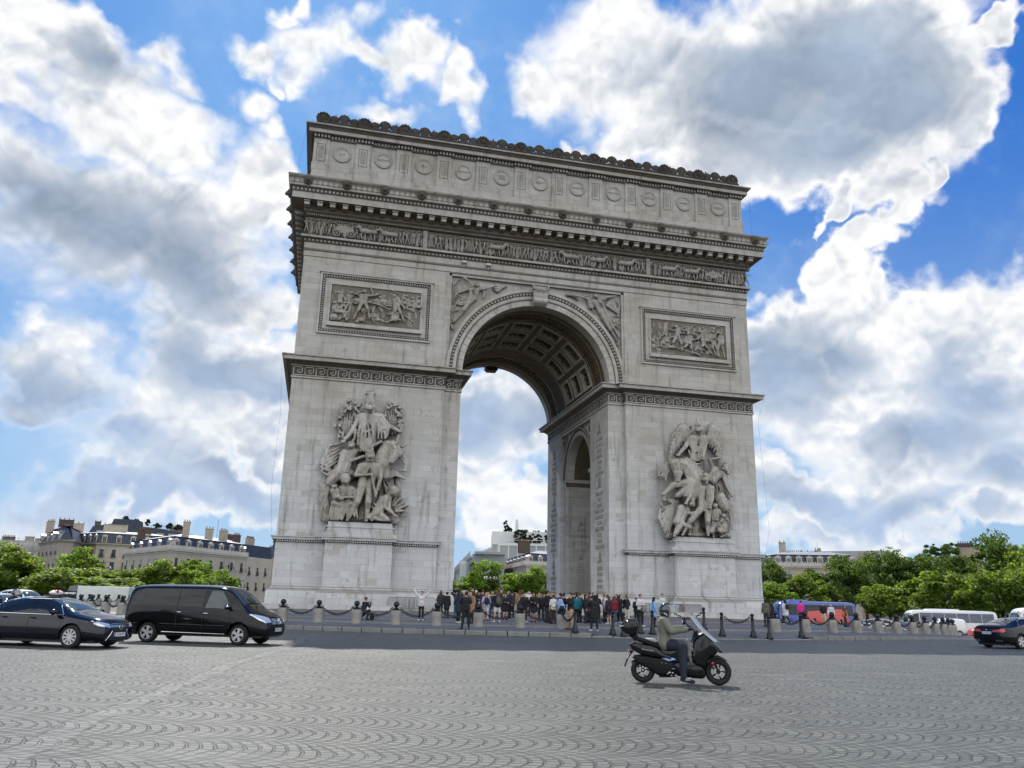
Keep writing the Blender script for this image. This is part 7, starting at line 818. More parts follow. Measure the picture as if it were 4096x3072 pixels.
# processional frieze: low figures, horses and carts
def beast(mb,x,z,L,y,f,rng):
    b=z+L*.48; mb.cap((x-f*L*.3,y,b),L*.17,(x+f*L*.3,y,b+.02),L*.19,7,2)
    mb.cap((x+f*L*.36,y,b+.05),L*.14,(x+f*L*.55,y-.05,b+L*.28),L*.09,6,1); mb.cap((x+f*L*.55,y-.05,b+L*.28),L*.09,(x+f*L*.68,y-.08,b+L*.14),L*.05,6,1)
    for s,o in((-.32,.0),(-.22,.12),(.24,-.08),(.34,.06)):
        k=(x+f*(L*s+o*L),y-.04,z+L*.25); mb.cap((x+f*L*s,y,b-.05),L*.08,k,L*.05,5,1); mb.cap(k,L*.05,(x+f*(L*s-.02),y,z+.04),L*.035,5,1)
    mb.cap((x-f*L*.42,y,b+.05),.04,(x-f*L*.55,y,b-L*.25),.03,4,1)
rng=random.Random(11); fz=MB()
x=-22.6
while x<22.75:
    u=rng.random()
    if abs(x+11.5)<.5 or abs(x-11.6)<.5: x+=.5; continue
    fig(fz,x,34.5,rng.uniform(1.48,1.68),-.12-rng.uniform(0,.14),rng.random(),rng); x+=rng.uniform(.27,.46)
x=-22.4
while x<22.5:
    fig(fz,x,34.62,rng.uniform(1.55,1.72),-.05,rng.random(),rng); x+=.42
for bx,f in((-14.9,-1),(-16.9,-1),(-4.5,1),(3.2,-1),(6.0,1),(13.8,1),(16.3,1),(9.0,1)): beast(fz,bx,34.5,1.75,-.3,f,rng)
for wx in(-19.2,18.9):
    fz.box(wx-.9,wx+.9,-.36,-.05,34.95,35.45); fz.ell((wx,-.2,35.5),(.8,.2,.25),8,5)
    for s in(-.65,.65):
        fz.torus((0,0,0),.3,.05,14,5,T(wx+s,-.4,34.83)@RX(PI/2))
        for q in range(3): a=PI*q/3; fz.cap((wx+s-.28*cos(a),-.4,34.83-.28*sin(a)),.025,(wx+s+.28*cos(a),-.4,34.83+.28*sin(a)),.025,4,1)
for sx in(-11.5,11.58): fz.box(sx-.22,sx+.22,-.22,.0,34.45,36.28)
ap('processional_frieze',fz.mesh('frieze',[SCULPTF],60))
# cables hanging at the corners
def cable(pts,lab):
    mb=MB(); mb.tube(pts,.008,5); o=part('lightning_cable',mb.mesh('cable',[IRON])); setp(o,lab,'cable','lightning cables hanging beside the arch')
cable([(-HW-.9,-.3,45.5),(-HW-1.2,-.4,42),(-HW-1.3,-.5,39.8)],'thin dark cable hanging beside the upper left corner of the arch attic')
cable([(HW+.9,-.3,45.4),(HW+.95,-.4,42),(HW+1.0,-.5,39.8)],'thin dark cable hanging beside the upper right corner of the arch attic')
cable([(-HW-1.0,-.8,22.4),(-HW-.6,-.7,17),(-HW-.75,-.6,11),(-HW-.4,-.5,6.9)],'thin dark cable slack along the left edge of the left pier')
cable([(HW+1.0,-.8,22.4),(HW+.25,-.6,20),(HW+.5,-.6,14),(HW+.75,-.6,9),(HW+.3,-.5,6.9)],'thin dark cable slack along the right edge of the right pier')
# small floodlights fixed on the architrave
for fx in(-7.6,-5.2): 
    mb=MB(); mb.box(-.2,.2,-.42,-.1,-.08,.1); mb.box(-.04,.04,-.12,.05,-.4,.0); o=ap('floodlight',mb.mesh('fl',[M('lamp_body',(.5,.5,.48),.5)])); o.location=Vector((fx,-.05,33.45))-ARCH.location
# ------------------------------------------------------------------ vehicles
PBLK=M('black_paint',(.006,.0065,.008),.1,spec=.28,coat=.12); PNAVY=M('navy_black_paint',(.004,.005,.011),.08,spec=.4,coat=.2)
PSIL=M('silver_paint',(.45,.46,.47),.25,metal=.6,coat=.8); PWHT=M('white_paint',(.72,.73,.73),.3,coat=.6,noise=.06,nscale=2); PRED=M('red_paint',(.6,.03,.03),.25,coat=.8); PBLU=M('deep_blue_paint',(.008,.05,.36),.22,coat=.9)
PGRY=M('grey_paint',(.12,.125,.13),.25,metal=.4,coat=.8)
GLASS=M('tinted_window',(.008,.01,.013),.05,spec=.45); GLASSB=M('windscreen_glass',(.02,.035,.045),.03,spec=.9)
CHR=M('chrome',(.72,.73,.74),.12,metal=1.0); RIM=M('alloy_rim',(.6,.61,.62),.35,metal=.5); TYRE=M('tyre_rubber',(.012,.012,.013),.85); PLAS=M('black_plastic',(.014,.014,.015),.5)
LAMP=M('headlight_glass',(.62,.66,.7),.08,metal=.55); RLAMP=M('red_lens',(.45,.012,.018),.12,coat=1); AMB=M('amber_lens',(.7,.25,.03),.2); PLATE=M('plate_white',(.75,.76,.74),.45); PLB=M('plate_blue',(.02,.06,.4),.45); INK=M('plate_ink',(.015,.015,.02),.5)
def shell(secs,mat,crown=.03,wells=(),sub=2,rw=.4,track=.8):
    mb=MB(); vs=[];rings=[]
    for (x,zu,zl,zb,zt,wl,wb,wt) in secs:
        h=[(0,zu),(wl*.78,zu),(wl,zu+.09),(max(wl,wb)+.012,zl),(wb,zb),(wt+(wb-wt)*.18,zt-min(.12,(zt-zb)*.3)),(wt*.86,zt),(0,zt+crown)]
        rings.append([(x,-y,z) for y,z in h]+[(x,y,z) for y,z in h[-2:0:-1]])
    n=len(rings[0]); 
    for r in rings: vs+=r
    fs=[(i*n+j,i*n+(j+1)%n,(i+1)*n+(j+1)%n,(i+1)*n+j) for i in range(len(rings)-1) for j in range(n)]
    L=len(rings)-1
    fs+=[tuple(reversed(range(n))),tuple(range(L*n,L*n+n))]
    mb.add(vs,fs); me=fixn(mb.mesh('body')); me=ev(me,[('SUBSURF',dict(levels=sub,render_levels=sub))])
    full=me.copy()
    cs=[]
    for x in wells:
        for s in(-1,1): c=MB(); c.lathe([(rw,-.19),(rw,.19)],n=28,M=T(x,s*(track+.04),rw*.86)@RX(PI/2)); cs.append(fixn(c.mesh('c')))
    if cs: me=boolean(me,cs)
    me.materials.clear(); me.materials.append(mat); fin(me,32)
    b=bmesh.new(); b.from_mesh(full); bv=BVHTree.FromBMesh(b); b.free(); return me,bv
def decal(bv,poly,mode,off=.008,mat=None,side=1,cuts=3,name='window',thick=False):
    """a sheet laid on the bodywork: mode 'side' poly=(x,z), 'front'/'rear' poly=(y,z), 'top' poly=(x,y)"""
    b=bmesh.new()
    if mode=='side': P=[(x,side*3,z) for x,z in poly]; d=Vector((0,-side,0))
    elif mode=='front': P=[(6,y,z) for y,z in poly]; d=Vector((-1,0,0))
    elif mode=='rear': P=[(-6,y,z) for y,z in poly]; d=Vector((1,0,0))
    else: P=[(x,y,5) for x,y in poly]; d=Vector((0,0,-1))
    f=b.faces.new([b.verts.new(p) for p in P]); b.normal_update()
    if f.normal.dot(d)>0: f.normal_flip()
    for k in range(cuts):
        bmesh.ops.triangulate(b,faces=b.faces[:]) if k==0 else None
        es=[e for e in b.edges if e.calc_length()>.12]
        if not es: break
        bmesh.ops.subdivide_edges(b,edges=es,cuts=1,use_grid_fill=True); bmesh.ops.triangulate(b,faces=b.faces[:])
    for v in b.verts:
        loc,nr,_,_=bv.ray_cast(v.co,d)
        if loc is None:
            loc,nr,_,_=bv.find_nearest(v.co+d*(3 if mode=='side' else 4))
        v.co=loc-d*off
    me=bpy.data.meshes.new(name); b.to_mesh(me); b.free()
    if mat: me.materials.append(mat)
    fin(me,60); return me
def line_on(bv,pts,mode,side,r,mat,closed=False):
    q=[]
    P=[]
    n=len(pts)
    for i in range(n if closed else n-1):
        a,b=pts[i],pts[(i+1)%n]; k=max(1,int(math.dist(a,b)/.15))
        P+=[(a[0]+(b[0]-a[0])*t/k,a[1]+(b[1]-a[1])*t/k) for t in range(k)]
    if not closed: P.append(pts[-1])
    for p in P:
        if mode=='side': o=Vector((p[0],side*3,p[1])); d=Vector((0,-side,0))
        elif mode=='front': o=Vector((6,p[0],p[1])); d=Vector((-1,0,0))
        elif mode=='rear': o=Vector((-6,p[0],p[1])); d=Vector((1,0,0))
        else: o=Vector((p[0],p[1],5)); d=Vector((0,0,-1))
        l=bv.ray_cast(o,d)[0]
        if l is not None: q.append(l-d*.006)
    mb=MB()
    if len(q)>1: mb.tube(q,r,5,closed)
    return mb.mesh('trim',[mat])
WHEELS={}
def wheel_meshes(r,w,kind):
    k=(r,w,kind)
    if k in WHEELS: return WHEELS[k]
    t=MB(); Mx=RX(PI/2)
    t.lathe([(r*.66,-w/2),(r*.9,-w/2-.005),(r*.985,-w/2+.03),(r,-w*.2),(r,w*.2),(r*.985,w/2-.03),(r*.9,w/2+.005),(r*.66,w/2),(r*.64,0)],n=32,M=Mx,cap=False); t.lathe([(.0,0.0),(r*.66,0.0)],n=24,M=Mx,cap=False)
    q=MB(); ro=r*.665
    q.lathe([(ro,w/2-.02),(ro,w/2+.006),(ro*.93,w/2+.006),(ro*.9,w/2-.03)],n=32,M=Mx,cap=False); q.lathe([(0,w/2-.005),(r*.14,w/2-.008),(r*.15,w/2-.03)],n=14,M=Mx,cap=False)
    ns={'five':5,'ten':10,'plain':7,'y':5}[kind]
    for i in range(ns):
        a=2*PI*i/ns+.2
        if kind=='five': q.prism([(-.03*r/.33,r*.1),(.03*r/.33,r*.1),(.058*r/.33,ro*.95),(-.058*r/.33,ro*.95)],-w/2-.002,-w/2+.03,RY(a))
        elif kind=='y':
            for s in(-.16,.16): q.prism([(-.02,r*.1),(.02,r*.1),(.03,ro*.95),(-.02,ro*.95)],-w/2-.002,-w/2+.03,RY(a+s))
        else: q.prism([(-.016,r*.1),(.016,r*.1),(.026,ro*.95),(-.026,ro*.95)],-w/2-.002,-w/2+.03,RY(a))
    WHEELS[k]=(t.mesh('tyre',[TYRE]),fl(q.mesh('rim',[RIM]))); return WHEELS[k]
def fl(me): me.transform(Matrix.Identity(4)); return me
def wheels(root,xs,track,r,w,kind,steer=0):
    t,q=wheel_meshes(r,w,kind)
    for x in xs:
        for s in(-1,1):
            o=part('wheel',t,root); o.location=(x,s*track,r); o.rotation_euler=(0,0,(0 if s<0 else PI)+(steer if x==max(xs) else 0)); part('rim',q,o)
def plate(txt,w=.52,h=.11):
    mb=MB(); mb.box(-w/2,w/2,-.006,.006,-h/2,h/2); mb.mi=1; mb.box(-w/2,-w/2+.045,-.009,-.006,-h/2,h/2); mb.box(w/2-.045,w/2,-.009,-.006,-h/2,h/2)
    m=mb.mesh('plate',[PLATE,PLB]); t=text_mesh(txt,h*.95,INK,.002,xs=.78); t.transform(T(0,-.01,0)@UPX); return m,t
def put_plate(root,txt,loc,face):   # face +1 front, -1 rear
    m,t=plate(txt); o=part('licence_plate',m,root); o.location=loc; o.rotation_euler=(0,0,PI/2 if face>0 else -PI/2); part('plate_number',t,o)
def vplace(root,x,y,hd,z=None): root.location=(x,y,zr(x,y) if z is None else z); root.rotation_euler=(0,0,hd)
# ---- black people carrier
def make_van():
    v=thing('passenger_van','long black passenger van with tinted side windows and chrome grille turning past the arch','van')
    s=[(-2.52,.42,.62,.98,1.45,.70,.72,.60),(-2.5,.36,.66,1.05,1.62,.86,.87,.70),(-2.42,.31,.68,1.10,1.80,.92,.93,.74),(-2.2,.29,.68,1.12,1.85,.95,.955,.775),(-1.6,.28,.68,1.12,1.87,.95,.96,.79),(0,.28,.68,1.12,1.88,.95,.96,.79),(.75,.28,.68,1.10,1.86,.95,.955,.775),(1.05,.28,.68,1.09,1.78,.95,.95,.74),(1.35,.28,.68,1.07,1.55,.95,.945,.72),(1.68,.28,.68,1.02,1.25,.95,.93,.72),(1.85,.28,.67,.96,1.13,.945,.92,.70),(2.1,.28,.64,.88,1.04,.93,.89,.66),(2.32,.27,.60,.80,.95,.89,.84,.60),(2.46,.27,.56,.72,.85,.76,.72,.52),(2.52,.30,.52,.66,.76,.55,.54,.40)]
    me,bv=shell(s,PBLK,.03,(-1.6,1.6),2,.40,.80)
    part('body',me,v)
    for sd in(-1,1):
        part('side_window',decal(bv,[(-2.3,1.2),(-.62,1.2),(-.62,1.73),(-1.95,1.73),(-2.12,1.62)],'side',.008,GLASS,sd),v)
        part('side_window',decal(bv,[(-.58,1.2),(.28,1.18),(.30,1.73),(-.58,1.73)],'side',.008,GLASS,sd),v)
        part('door_window',decal(bv,[(.38,1.16),(1.22,1.14),(1.12,1.36),(.86,1.7),(.50,1.71)],'side',.008,GLASSB,sd),v)
        part('quarter_window',decal(bv,[(1.29,1.13),(1.58,1.1),(1.33,1.36)],'side',.008,GLASS,sd),v)
        h=MB(); h.ell((0,0,0),(.11,.025,.022)); 
        for hx,hz in((.42,.98),(-.52,1.0)):
            o=part('door_handle',h.mesh('h',[CHR]),v); o.location=(hx,sd*.985,hz)
        m=MB(); m.ell((0,0,0),(.075,.13,.085),12,8); o=part('wing_mirror',m.mesh('mir',[PBLK]),v); o.location=(1.2,sd*1.06,1.2)
        mm=MB(); mm.ell((.035,sd*.02,.01),(.06,.11,.05),10,6); part('mirror_cap',mm.mesh('cap',[CHR]),o)
        part('headlight',decal(bv,[(sd*.46,.74),(sd*.5,.88),(sd*.82,1.0),(sd*.86,.97),(sd*.84,.80),(sd*.74,.72)],'front',.012,LAMP,1),v)
        part('tail_light',decal(bv,[(sd*.74,1.0),(sd*.86,1.0),(sd*.82,1.5),(sd*.72,1.5)],'rear',.012,RLAMP,1),v)
        part('side_seam',line_on(bv,[(-.6,.36),(-.6,1.15)],'side',sd,.007,PLAS),v); part('side_seam',line_on(bv,[(.33,.36),(.33,1.12)],'side',sd,.007,PLAS),v); part('side_seam',line_on(bv,[(1.27,.5),(1.27,1.1)],'side',sd,.007,PLAS),v)
        part('rubbing_strip',line_on(bv,[(-2.3,.62),(-1.98,.62)],'side',sd,.014,PLAS),v); part('rubbing_strip',line_on(bv,[(-1.15,.62),(1.12,.60)],'side',sd,.014,PLAS),v)
        part('sill_trim',line_on(bv,[(-1.1,.36),(1.1,.34)],'side',sd,.012,CHR),v)
    part('windscreen',decal(bv,[(1.62,-.72),(1.62,.72),(1.02,.6),(1.02,-.6)],'top',.01,GLASSB,1,4),v)
    part('rear_window',decal(bv,[(-.6,1.2),(.6,1.2),(.55,1.65),(-.55,1.65)],'rear',.01,GLASS),v)
    g=part('grille',decal(bv,[(-.42,.66),(.42,.66),(.46,.8),(.38,.86),(-.38,.86),(-.46,.8)],'front',.012,PLAS),v)
    for z in(.69,.74,.79,.84): part('grille_bar',line_on(bv,[(-.42,z),(.42,z)],'front',1,.015,CHR),g)
    st=MB(); st.torus((0,0,0),.1,.013,20,6,RY(PI/2))
    for k in range(3): a=PI/2+2*PI*k/3; st.cap((0,0,0),.018,(0,.1*cos(a),.1*sin(a)),.006,5,1)
    o=part('star_emblem',st.mesh('star',[CHR]),v); o.location=(2.56,0,.765)
    put_plate(v,'CV-213-VK',(2.565,0,.5),1)
    w=MB(); w.tube([(1.72,-.5,1.235),(1.7,-.05,1.25),(1.68,.2,1.26)],.012); w.tube([(1.72,.1,1.235),(1.7,.5,1.25)],.012); part('wiper',w.mesh('wiper',[PLAS]),v)
    bt=MB(); bt.box(-2.35,2.3,-.7,.7,.24,.4); part('underbody',bt.mesh('ub',[PLAS]),v)
    wheels(v,(-1.6,1.6),.80,.325,.225,'five',R(-8)); return v
VAN=make_van(); vplace(VAN,-22.7,-39.85,R(-22.8),.08); VAN.scale=(1.06,1.0,1.04)
# ---- saloon cars
def saloon(name,label,paint,kind,L0,L1,rim='ten',w=.92,r=.33,wb=1.42,h=1.46,plates=None,group=None,suv=0):
    v=thing(name,label,'car',group=group); k=h/1.46; u=.2+suv*.06
    xr=-wb-L0; xf=wb+L1; ZB=.93*k+suv*.05; 
    s=[(xr,u+.22,.55*k,.72*k,.86*k,w*.62,w*.6,w*.5),(xr+.05,u+.1,.56*k,.82*k,.98*k,w*.8,w*.78,w*.6),(xr+.2,u+.04,.57*k,.9*k,1.06*k,w*.95,w*.92,w*.7)]
    if kind=='saloon': s+=[(xr+.55,u,.58*k,.94*k,1.10*k,w,w*.96,w*.7),(xr+.95,u,.58*k,.96*k,1.2*k,w,w*.965,w*.66),(xr+1.5,u,.58*k,.96*k,1.39*k,w,w*.97,w*.64)]
    else: s+=[(xr+.35,u,.58*k,.96*k,1.32*k,w,w*.95,w*.66),(xr+.75,u,.58*k,.97*k,1.43*k,w,w*.96,w*.68),(xr+1.5,u,.58*k,.97*k,1.46*k,w,w*.97,w*.68)]
    s+=[(-.25,u,.58*k,.95*k,1.455*k,w,w*.97,w*.64),(.35,u,.58*k,.94*k,1.42*k,w,w*.97,w*.63),(.85,u,.58*k,.925*k,1.23*k,w,w*.965,w*.66),(1.22,u,.575*k,.90*k,1.03*k,w,w*.955,w*.70),(1.5,u,.57*k,.87*k,.97*k,w,w*.94,w*.70),(xf-.45,u,.55*k,.80*k,.90*k,w*.98,w*.9,w*.66),(xf-.16,u-.01,.5*k,.71*k,.81*k,w*.9,w*.82,w*.58),(xf-.03,u,.46*k,.62*k,.72*k,w*.74,w*.68,w*.48),(xf,u+.06,.42*k,.56*k,.63*k,w*.56,w*.52,w*.4)]
    me,bv=shell(s,paint,.02,(-wb,wb),2,r+.055,w-.13); part('body',me,v)
    zb=ZB+.05; zt=1.36*k
    for sd in(-1,1):
        if kind=='saloon': W=[[(-1.35,zb),(-.98,zb),(-.98,zt-.03),(-1.12,zt-.1)],[(-.93,zb),(-.06,zb),(-.06,zt),(-.9,zt-.02)],[(0,zb),(.98,zb-.02),(.62,zt-.1),(.42,zt-.02),(0,zt)]]; out=[(-1.5,zb-.02),(1.06,zb-.045),(.64,zt-.06),(.4,zt+.02),(-.85,zt+.02),(-1.2,zt-.07)]
        else: W=[[(xr+.55,zb),(-.98,zb),(-.98,zt),(xr+.85,zt-.05)],[(-.93,zb),(-.06,zb),(-.06,zt),(-.93,zt)],[(0,zb),(.98,zb-.02),(.62,zt-.1),(.42,zt-.02),(0,zt)]]; out=None
        for q in W: part('side_window',decal(bv,q,'side',.008,GLASS,sd),v)
        if out: part('window_trim',line_on(bv,out,'side',sd,.012,CHR,True),v)
        for x in(-.03,-1.02): part('side_seam',line_on(bv,[(x,u+.1),(x,zb-.03)],'side',sd,.006,PLAS),v)
        part('side_seam',line_on(bv,[(1.08,u+.15),(1.06,zb-.06)],'side',sd,.006,PLAS),v)
        for hx in(.12,-.85): 
            m=MB(); m.ell((0,0,0),(.1,.025,.02)); o=part('door_handle',m.mesh('h',[paint if paint!=PWHT else PLAS]),v); o.location=(hx,sd*(w+.01),.84*k)
        m=MB(); m.ell((0,0,0),(.09,.13,.08),10,7); m.cap((0,-sd*.1,-.03),.03,(.02,-sd*.2,-.06),.03,6,1); o=part('wing_mirror',m.mesh('mir',[paint]),v); o.location=(.86,sd*(w+.1),zb+.03)
        part('headlight',decal(bv,[(sd*w*.44,.6*k),(sd*w*.46,.7*k),(sd*w*.82,.79*k),(sd*w*.9,.76*k),(sd*w*.8,.64*k)],'front',.01,LAMP),v)
        part('tail_light',decal(bv,[(sd*w*.3,.74*k),(sd*w*.32,.83*k),(sd*w*.9,.92*k),(sd*w*.93,.86*k),(sd*w*.84,.76*k)],'rear',.012,RLAMP),v)
    part('windscreen',decal(bv,[(1.14,-w*.72),(1.14,w*.72),(.42,w*.58),(.42,-w*.58)],'top',.009,GLASSB,1,4),v)
    if kind=='saloon': part('rear_window',decal(bv,[(xr+.82,-w*.66),(xr+.82,w*.66),(xr+1.45,w*.54),(xr+1.45,-w*.54)],'top',.009,GLASSB,1,4),v)
    else: part('rear_window',decal(bv,[(-w*.6,zb+.02),(w*.6,zb+.02),(w*.52,zt),(-w*.52,zt)],'rear',.01,GLASS),v)
    if plates:
        if plates[0]: put_plate(v,plates[0],(xf+.035,0,.40*k),1)
        if plates[1]: put_plate(v,plates[1],(xr-.03,0,.70*k),-1)
    bt=MB(); bt.box(xr+.25,xf-.3,-w*.75,w*.75,u-.05,u+.1); part('underbody',bt.mesh('ub',[PLAS]),v)
    wheels(v,(-wb,wb),w-.125,r,.22,rim); v['xf']=0; del v['xf']; return v,bv,xf,xr,k
SED,bv,xf,xr,k=saloon('saloon_car','dark navy saloon taxi with roof light and hourglass chrome grille at the left edge',PNAVY,'saloon',1.06,.93,'ten',plates=('ES-236-PF',None))
g=part('grille',decal(bv,[(-.30,.24),(.30,.24),(.42,.2+.06),(.30,.5),(.44,.66),(.40,.70),(-.40,.70),(-.44,.66),(-.30,.5),(-.42,.26)],'front',.009,PLAS),SED)
for pts in([(-.52,.24),(-.31,.5),(-.47,.68),(-.2,.715),(.2,.715),(.47,.68),(.31,.5),(.52,.24)],[(-.42,.62),(.42,.62)],[(-.4,.66),(.4,.66)]): part('grille_bar',line_on(bv,pts,'front',1,.013,CHR),g)
m=MB(); m.torus((0,0,0),.06,.009,16,5,RY(PI/2)@Matrix.Diagonal((1,1.25,1,1))); m.tube([(0,-.03,.03),(0,-.02,-.03),(0,.04,-.03)],.008); o=part('oval_emblem',m.mesh('em',[CHR]),SED); o.location=(xf+.03,0,.6)
tx=MB(); tx.mi=1; tx.box(-.1,.1,-.3,.3,0,.03); tx.mi=0; tx.ell((0,0,.09),(.1,.29,.085),14,8); tx.mi=2; tx.ell((.02,-.04,.105),(.085,.13,.075),10,6); tx.mi=1; tx.box(-.13,.13,-.31,.31,.0,.02)
o=part('taxi_light',tx.mesh('taxi',[M('taxi_glass',(.8,.78,.76),.25,coat=.6),PLAS,RLAMP]),SED); o.location=(.0,0,1.462)
vplace(SED,-27.0,-42.4,R(-25),.08); SED.scale=(1.04,1.02,1.02)
BMW,bv,xf,xr,k=saloon('saloon_car','black saloon driving off at the right edge with red tail lights seen from behind',PBLK,'saloon',1.1,.92,'y',w=.95,wb=1.53,h=1.49,r=.345,plates=(None,'EP-369-KJ'))
part('boot_trim',line_on(bv,[(-.8,.755*k),(.8,.755*k)],'rear',1,.012,CHR),BMW)
for sd in(-1,1):
    part('exhaust_trim',line_on(bv,[(sd*.42,.33),(sd*.72,.35),(sd*.72,.4),(sd*.42,.39)],'rear',1,.012,CHR,True),BMW)
m=MB(); m.lathe([(0,.01),(.035,.01),(.04,0)],n=14,M=RY(-PI/2)); o=part('round_emblem',m.mesh('em',[CHR]),BMW); o.location=(xr-.02,0,.84*k)
m=MB(); m.prism([(-.12,0),(.1,0),(.0,.07),(-.1,.06)],-.02,.02); o=part('roof_antenna',m.mesh('fin',[PBLK]),BMW); o.location=(-1.15,0,1.43)
vplace(BMW,15.45,-36.55,R(9.6),.08)
CAMX,CAMY=CAM.x,CAM.y
def pol(az,D): return (CAMX+D*sin(R(az)),CAMY+D*cos(R(az)))
def far_car(lab,paint,kind,az,D,hd,h=1.5,suv=0,name='parked_car'):
    v,b,a,c,k=saloon(name,lab,paint,kind,.95,.85,'plain',h=h,suv=suv); x,y=pol(az,D); vplace(v,x,y,R(hd)); return v
far_car('silver off-road car on the far roadway right of the coach with red side',PSIL,'hatch',37.0,106,150,1.66,1,'passing_car')
far_car('dark car with bright headlights behind the chained stone bollards at right',PGRY,'hatch',39.0,112,205,1.5,0,'passing_car')
far_car('dark red car half hidden behind the black saloon at the right edge',PRED,'hatch',43.6,92,160,1.5,0,'passing_car')
far_car('black car just left of the black saloon with its door mirror showing',PBLK,'saloon',44.6,88,165,1.5,0,'passing_car')
far_car('white car with open roof rack behind the navy taxi at the left edge',PWHT,'hatch',-17.1,70,-40,1.85,1,'passing_car')
far_car('light silver car close behind the navy taxi at the left edge',PSIL,'saloon',-18.2,52,-40,1.5,0,'passing_car')
far_car('dark car between the delivery truck and the black van',PGRY,'hatch',-11.0,122,10,1.55,0,'passing_car')
# ---- white delivery van
def make_small_van():
    v=thing('delivery_van','small plain white delivery van in front of the white coach','van')
    s=[(-2.1,.4,.6,.95,1.5,.7,.72,.66),(-2.05,.3,.62,1.0,1.78,.84,.86,.76),(-1.8,.25,.62,1.02,1.84,.88,.9,.8),(-.2,.25,.62,1.02,1.86,.88,.9,.8),(.35,.25,.62,1.0,1.8,.88,.89,.76),(.8,.25,.62,.98,1.5,.88,.88,.72),(1.2,.25,.6,.92,1.15,.88,.86,.7),(1.7,.25,.58,.84,1.0,.86,.82,.64),(2.05,.25,.52,.72,.84,.74,.7,.5),(2.12,.3,.5,.64,.72,.5,.5,.36)]
    me,bv=shell(s,PWHT,.03,(-1.3,1.3),2,.36,.76); part('body',me,v)
    for sd in(-1,1):
        part('door_window',decal(bv,[(.0,1.1),(.95,1.06),(.62,1.42),(.3,1.68),(.0,1.7)],'side',.008,GLASS,sd),v)
        part('headlight',decal(bv,[(sd*.45,.66),(sd*.5,.8),(sd*.74,.86),(sd*.72,.7)],'front',.01,LAMP),v); part('tail_light',decal(bv,[(sd*.74,.9),(sd*.83,.9),(sd*.8,1.4),(sd*.74,1.4)],'rear',.01,RLAMP),v)
        m=MB(); m.ell((0,0,0),(.08,.12,.1)); o=part('wing_mirror',m.mesh('mir',[PLAS]),v); o.location=(.9,sd*1.0,1.12)
        part('rear_window',decal(bv,[(sd*.06,1.1),(sd*.7,1.1),(sd*.64,1.66),(sd*.06,1.66)],'rear',.01,GLASS),v)
    part('windscreen',decal(bv,[(1.1,-.66),(1.1,.66),(.48,.6),(.48,-.6)],'top',.009,GLASSB,1,4),v); wheels(v,(-1.3,1.3),.77,.31,.2,'plain'); return v
SV=make_small_van(); x,y=pol(40.9,101); vplace(SV,x,y,R(158))
# ---- coaches
def coach(lab,paint,win,ac,L=12.0,extra=None,rows=7,band=(1.72,2.95)):
    v=thing('tour_coach',lab,'coach'); a=L/2
    s=[(-a,.5,1.0,1.7,2.6,1.1,1.1,1.0),(-a+.06,.36,1.0,1.7,3.1,1.2,1.2,1.08),(-a+.3,.32,1.0,1.7,3.28,1.265,1.265,1.12),(-a+1,.32,1.0,1.7,3.32,1.275,1.275,1.14),(a-1.6,.32,1.0,1.7,3.32,1.275,1.275,1.14),(a-.7,.32,1.0,1.65,3.26,1.27,1.26,1.1),(a-.25,.32,1.0,1.55,2.9,1.24,1.2,1.02),(a-.05,.34,.95,1.4,2.2,1.14,1.1,.95),(a,.42,.9,1.2,1.6,1.0,.98,.86)]
    me,bv=shell(s,paint,.05,(-a+3.1,a-2.6),1,.55,1.1); part('body',me,v)
    for sd in(-1,1):
        x0,x1=-a+.55,a-1.5; w=(x1-x0)/rows
        for i in range(rows): part('side_window',decal(bv,[(x0+i*w+.025,band[0]),(x0+(i+1)*w-.025,band[0]),(x0+(i+1)*w-.025,band[1]),(x0+i*w+.025,band[1])],'side',.012,win,sd,2),v)
        part('door_window',decal(bv,[(a-1.4,1.0),(a-.5,1.0),(a-.62,2.7),(a-1.4,2.9)],'side',.012,GLASS,sd,2),v)
        m=MB(); m.tube([(0,0,0),(.3,sd*.25,.15),(.42,sd*.3,-.1)],.04); m.ell((.42,sd*.3,-.35),(.08,.14,.3)); o=part('wing_mirror',m.mesh('mir',[PLAS]),v); o.location=(a-.4,sd*1.0,2.75)
        part('headlight',decal(bv,[(sd*.6,.75),(sd*.6,.95),(sd*.98,1.05),(sd*.98,.8)],'front',.012,LAMP),v); part('tail_light',decal(bv,[(sd*1.0,.8),(sd*1.14,.8),(sd*1.12,1.5),(sd*1.0,1.5)],'rear',.012,RLAMP),v)
    part('windscreen',decal(bv,[(-1.0,1.35),(1.0,1.35),(.98,2.95),(-.98,2.95)],'front',.012,GLASSB,1,3),v); part('rear_window',decal(bv,[(-.9,1.8),(.9,1.8),(.85,2.8),(-.85,2.8)],'rear',.012,GLASS,1,3),v)
    m=MB(); m.lathe([(1.0,0),(.9,.16),(.75,.2)],n=4,M=T(ac[0],0,3.3)@Matrix.Diagonal((ac[1],1.05,1,1))@RZ(PI/4)); part('roof_unit',m.mesh('ac',[ac[2]],20),v)
    wheels(v,(-a+3.1,a-2.6),1.1,.5,.3,'plain')
    if extra: extra(v,bv,a)
    return v
def redside(v,bv,a):
    for sd in(-1,1):
        p=part('red_panel',decal(bv,[(-a+1.2,.5),(a-4.2,.5),(a-4.0,1.2),(a-4.6,2.2),(-a+3.0,2.5),(-a+1.6,2.4)],'side',.02,PRED,sd,4),v)
        for z,l in((1.05,5.2),(1.35,4.6),(1.6,4.2)): part('panel_stripe',line_on(bv,[(-a+2.4,z),(-a+2.4+l*.6,z)],'side',sd,.03,M('pink_paint',(.75,.2,.2),.3)),p)
    part('lettering',tt('Paris Vision',.4,PWHT,(-a-.06,0,3.0),-PI/2),v)
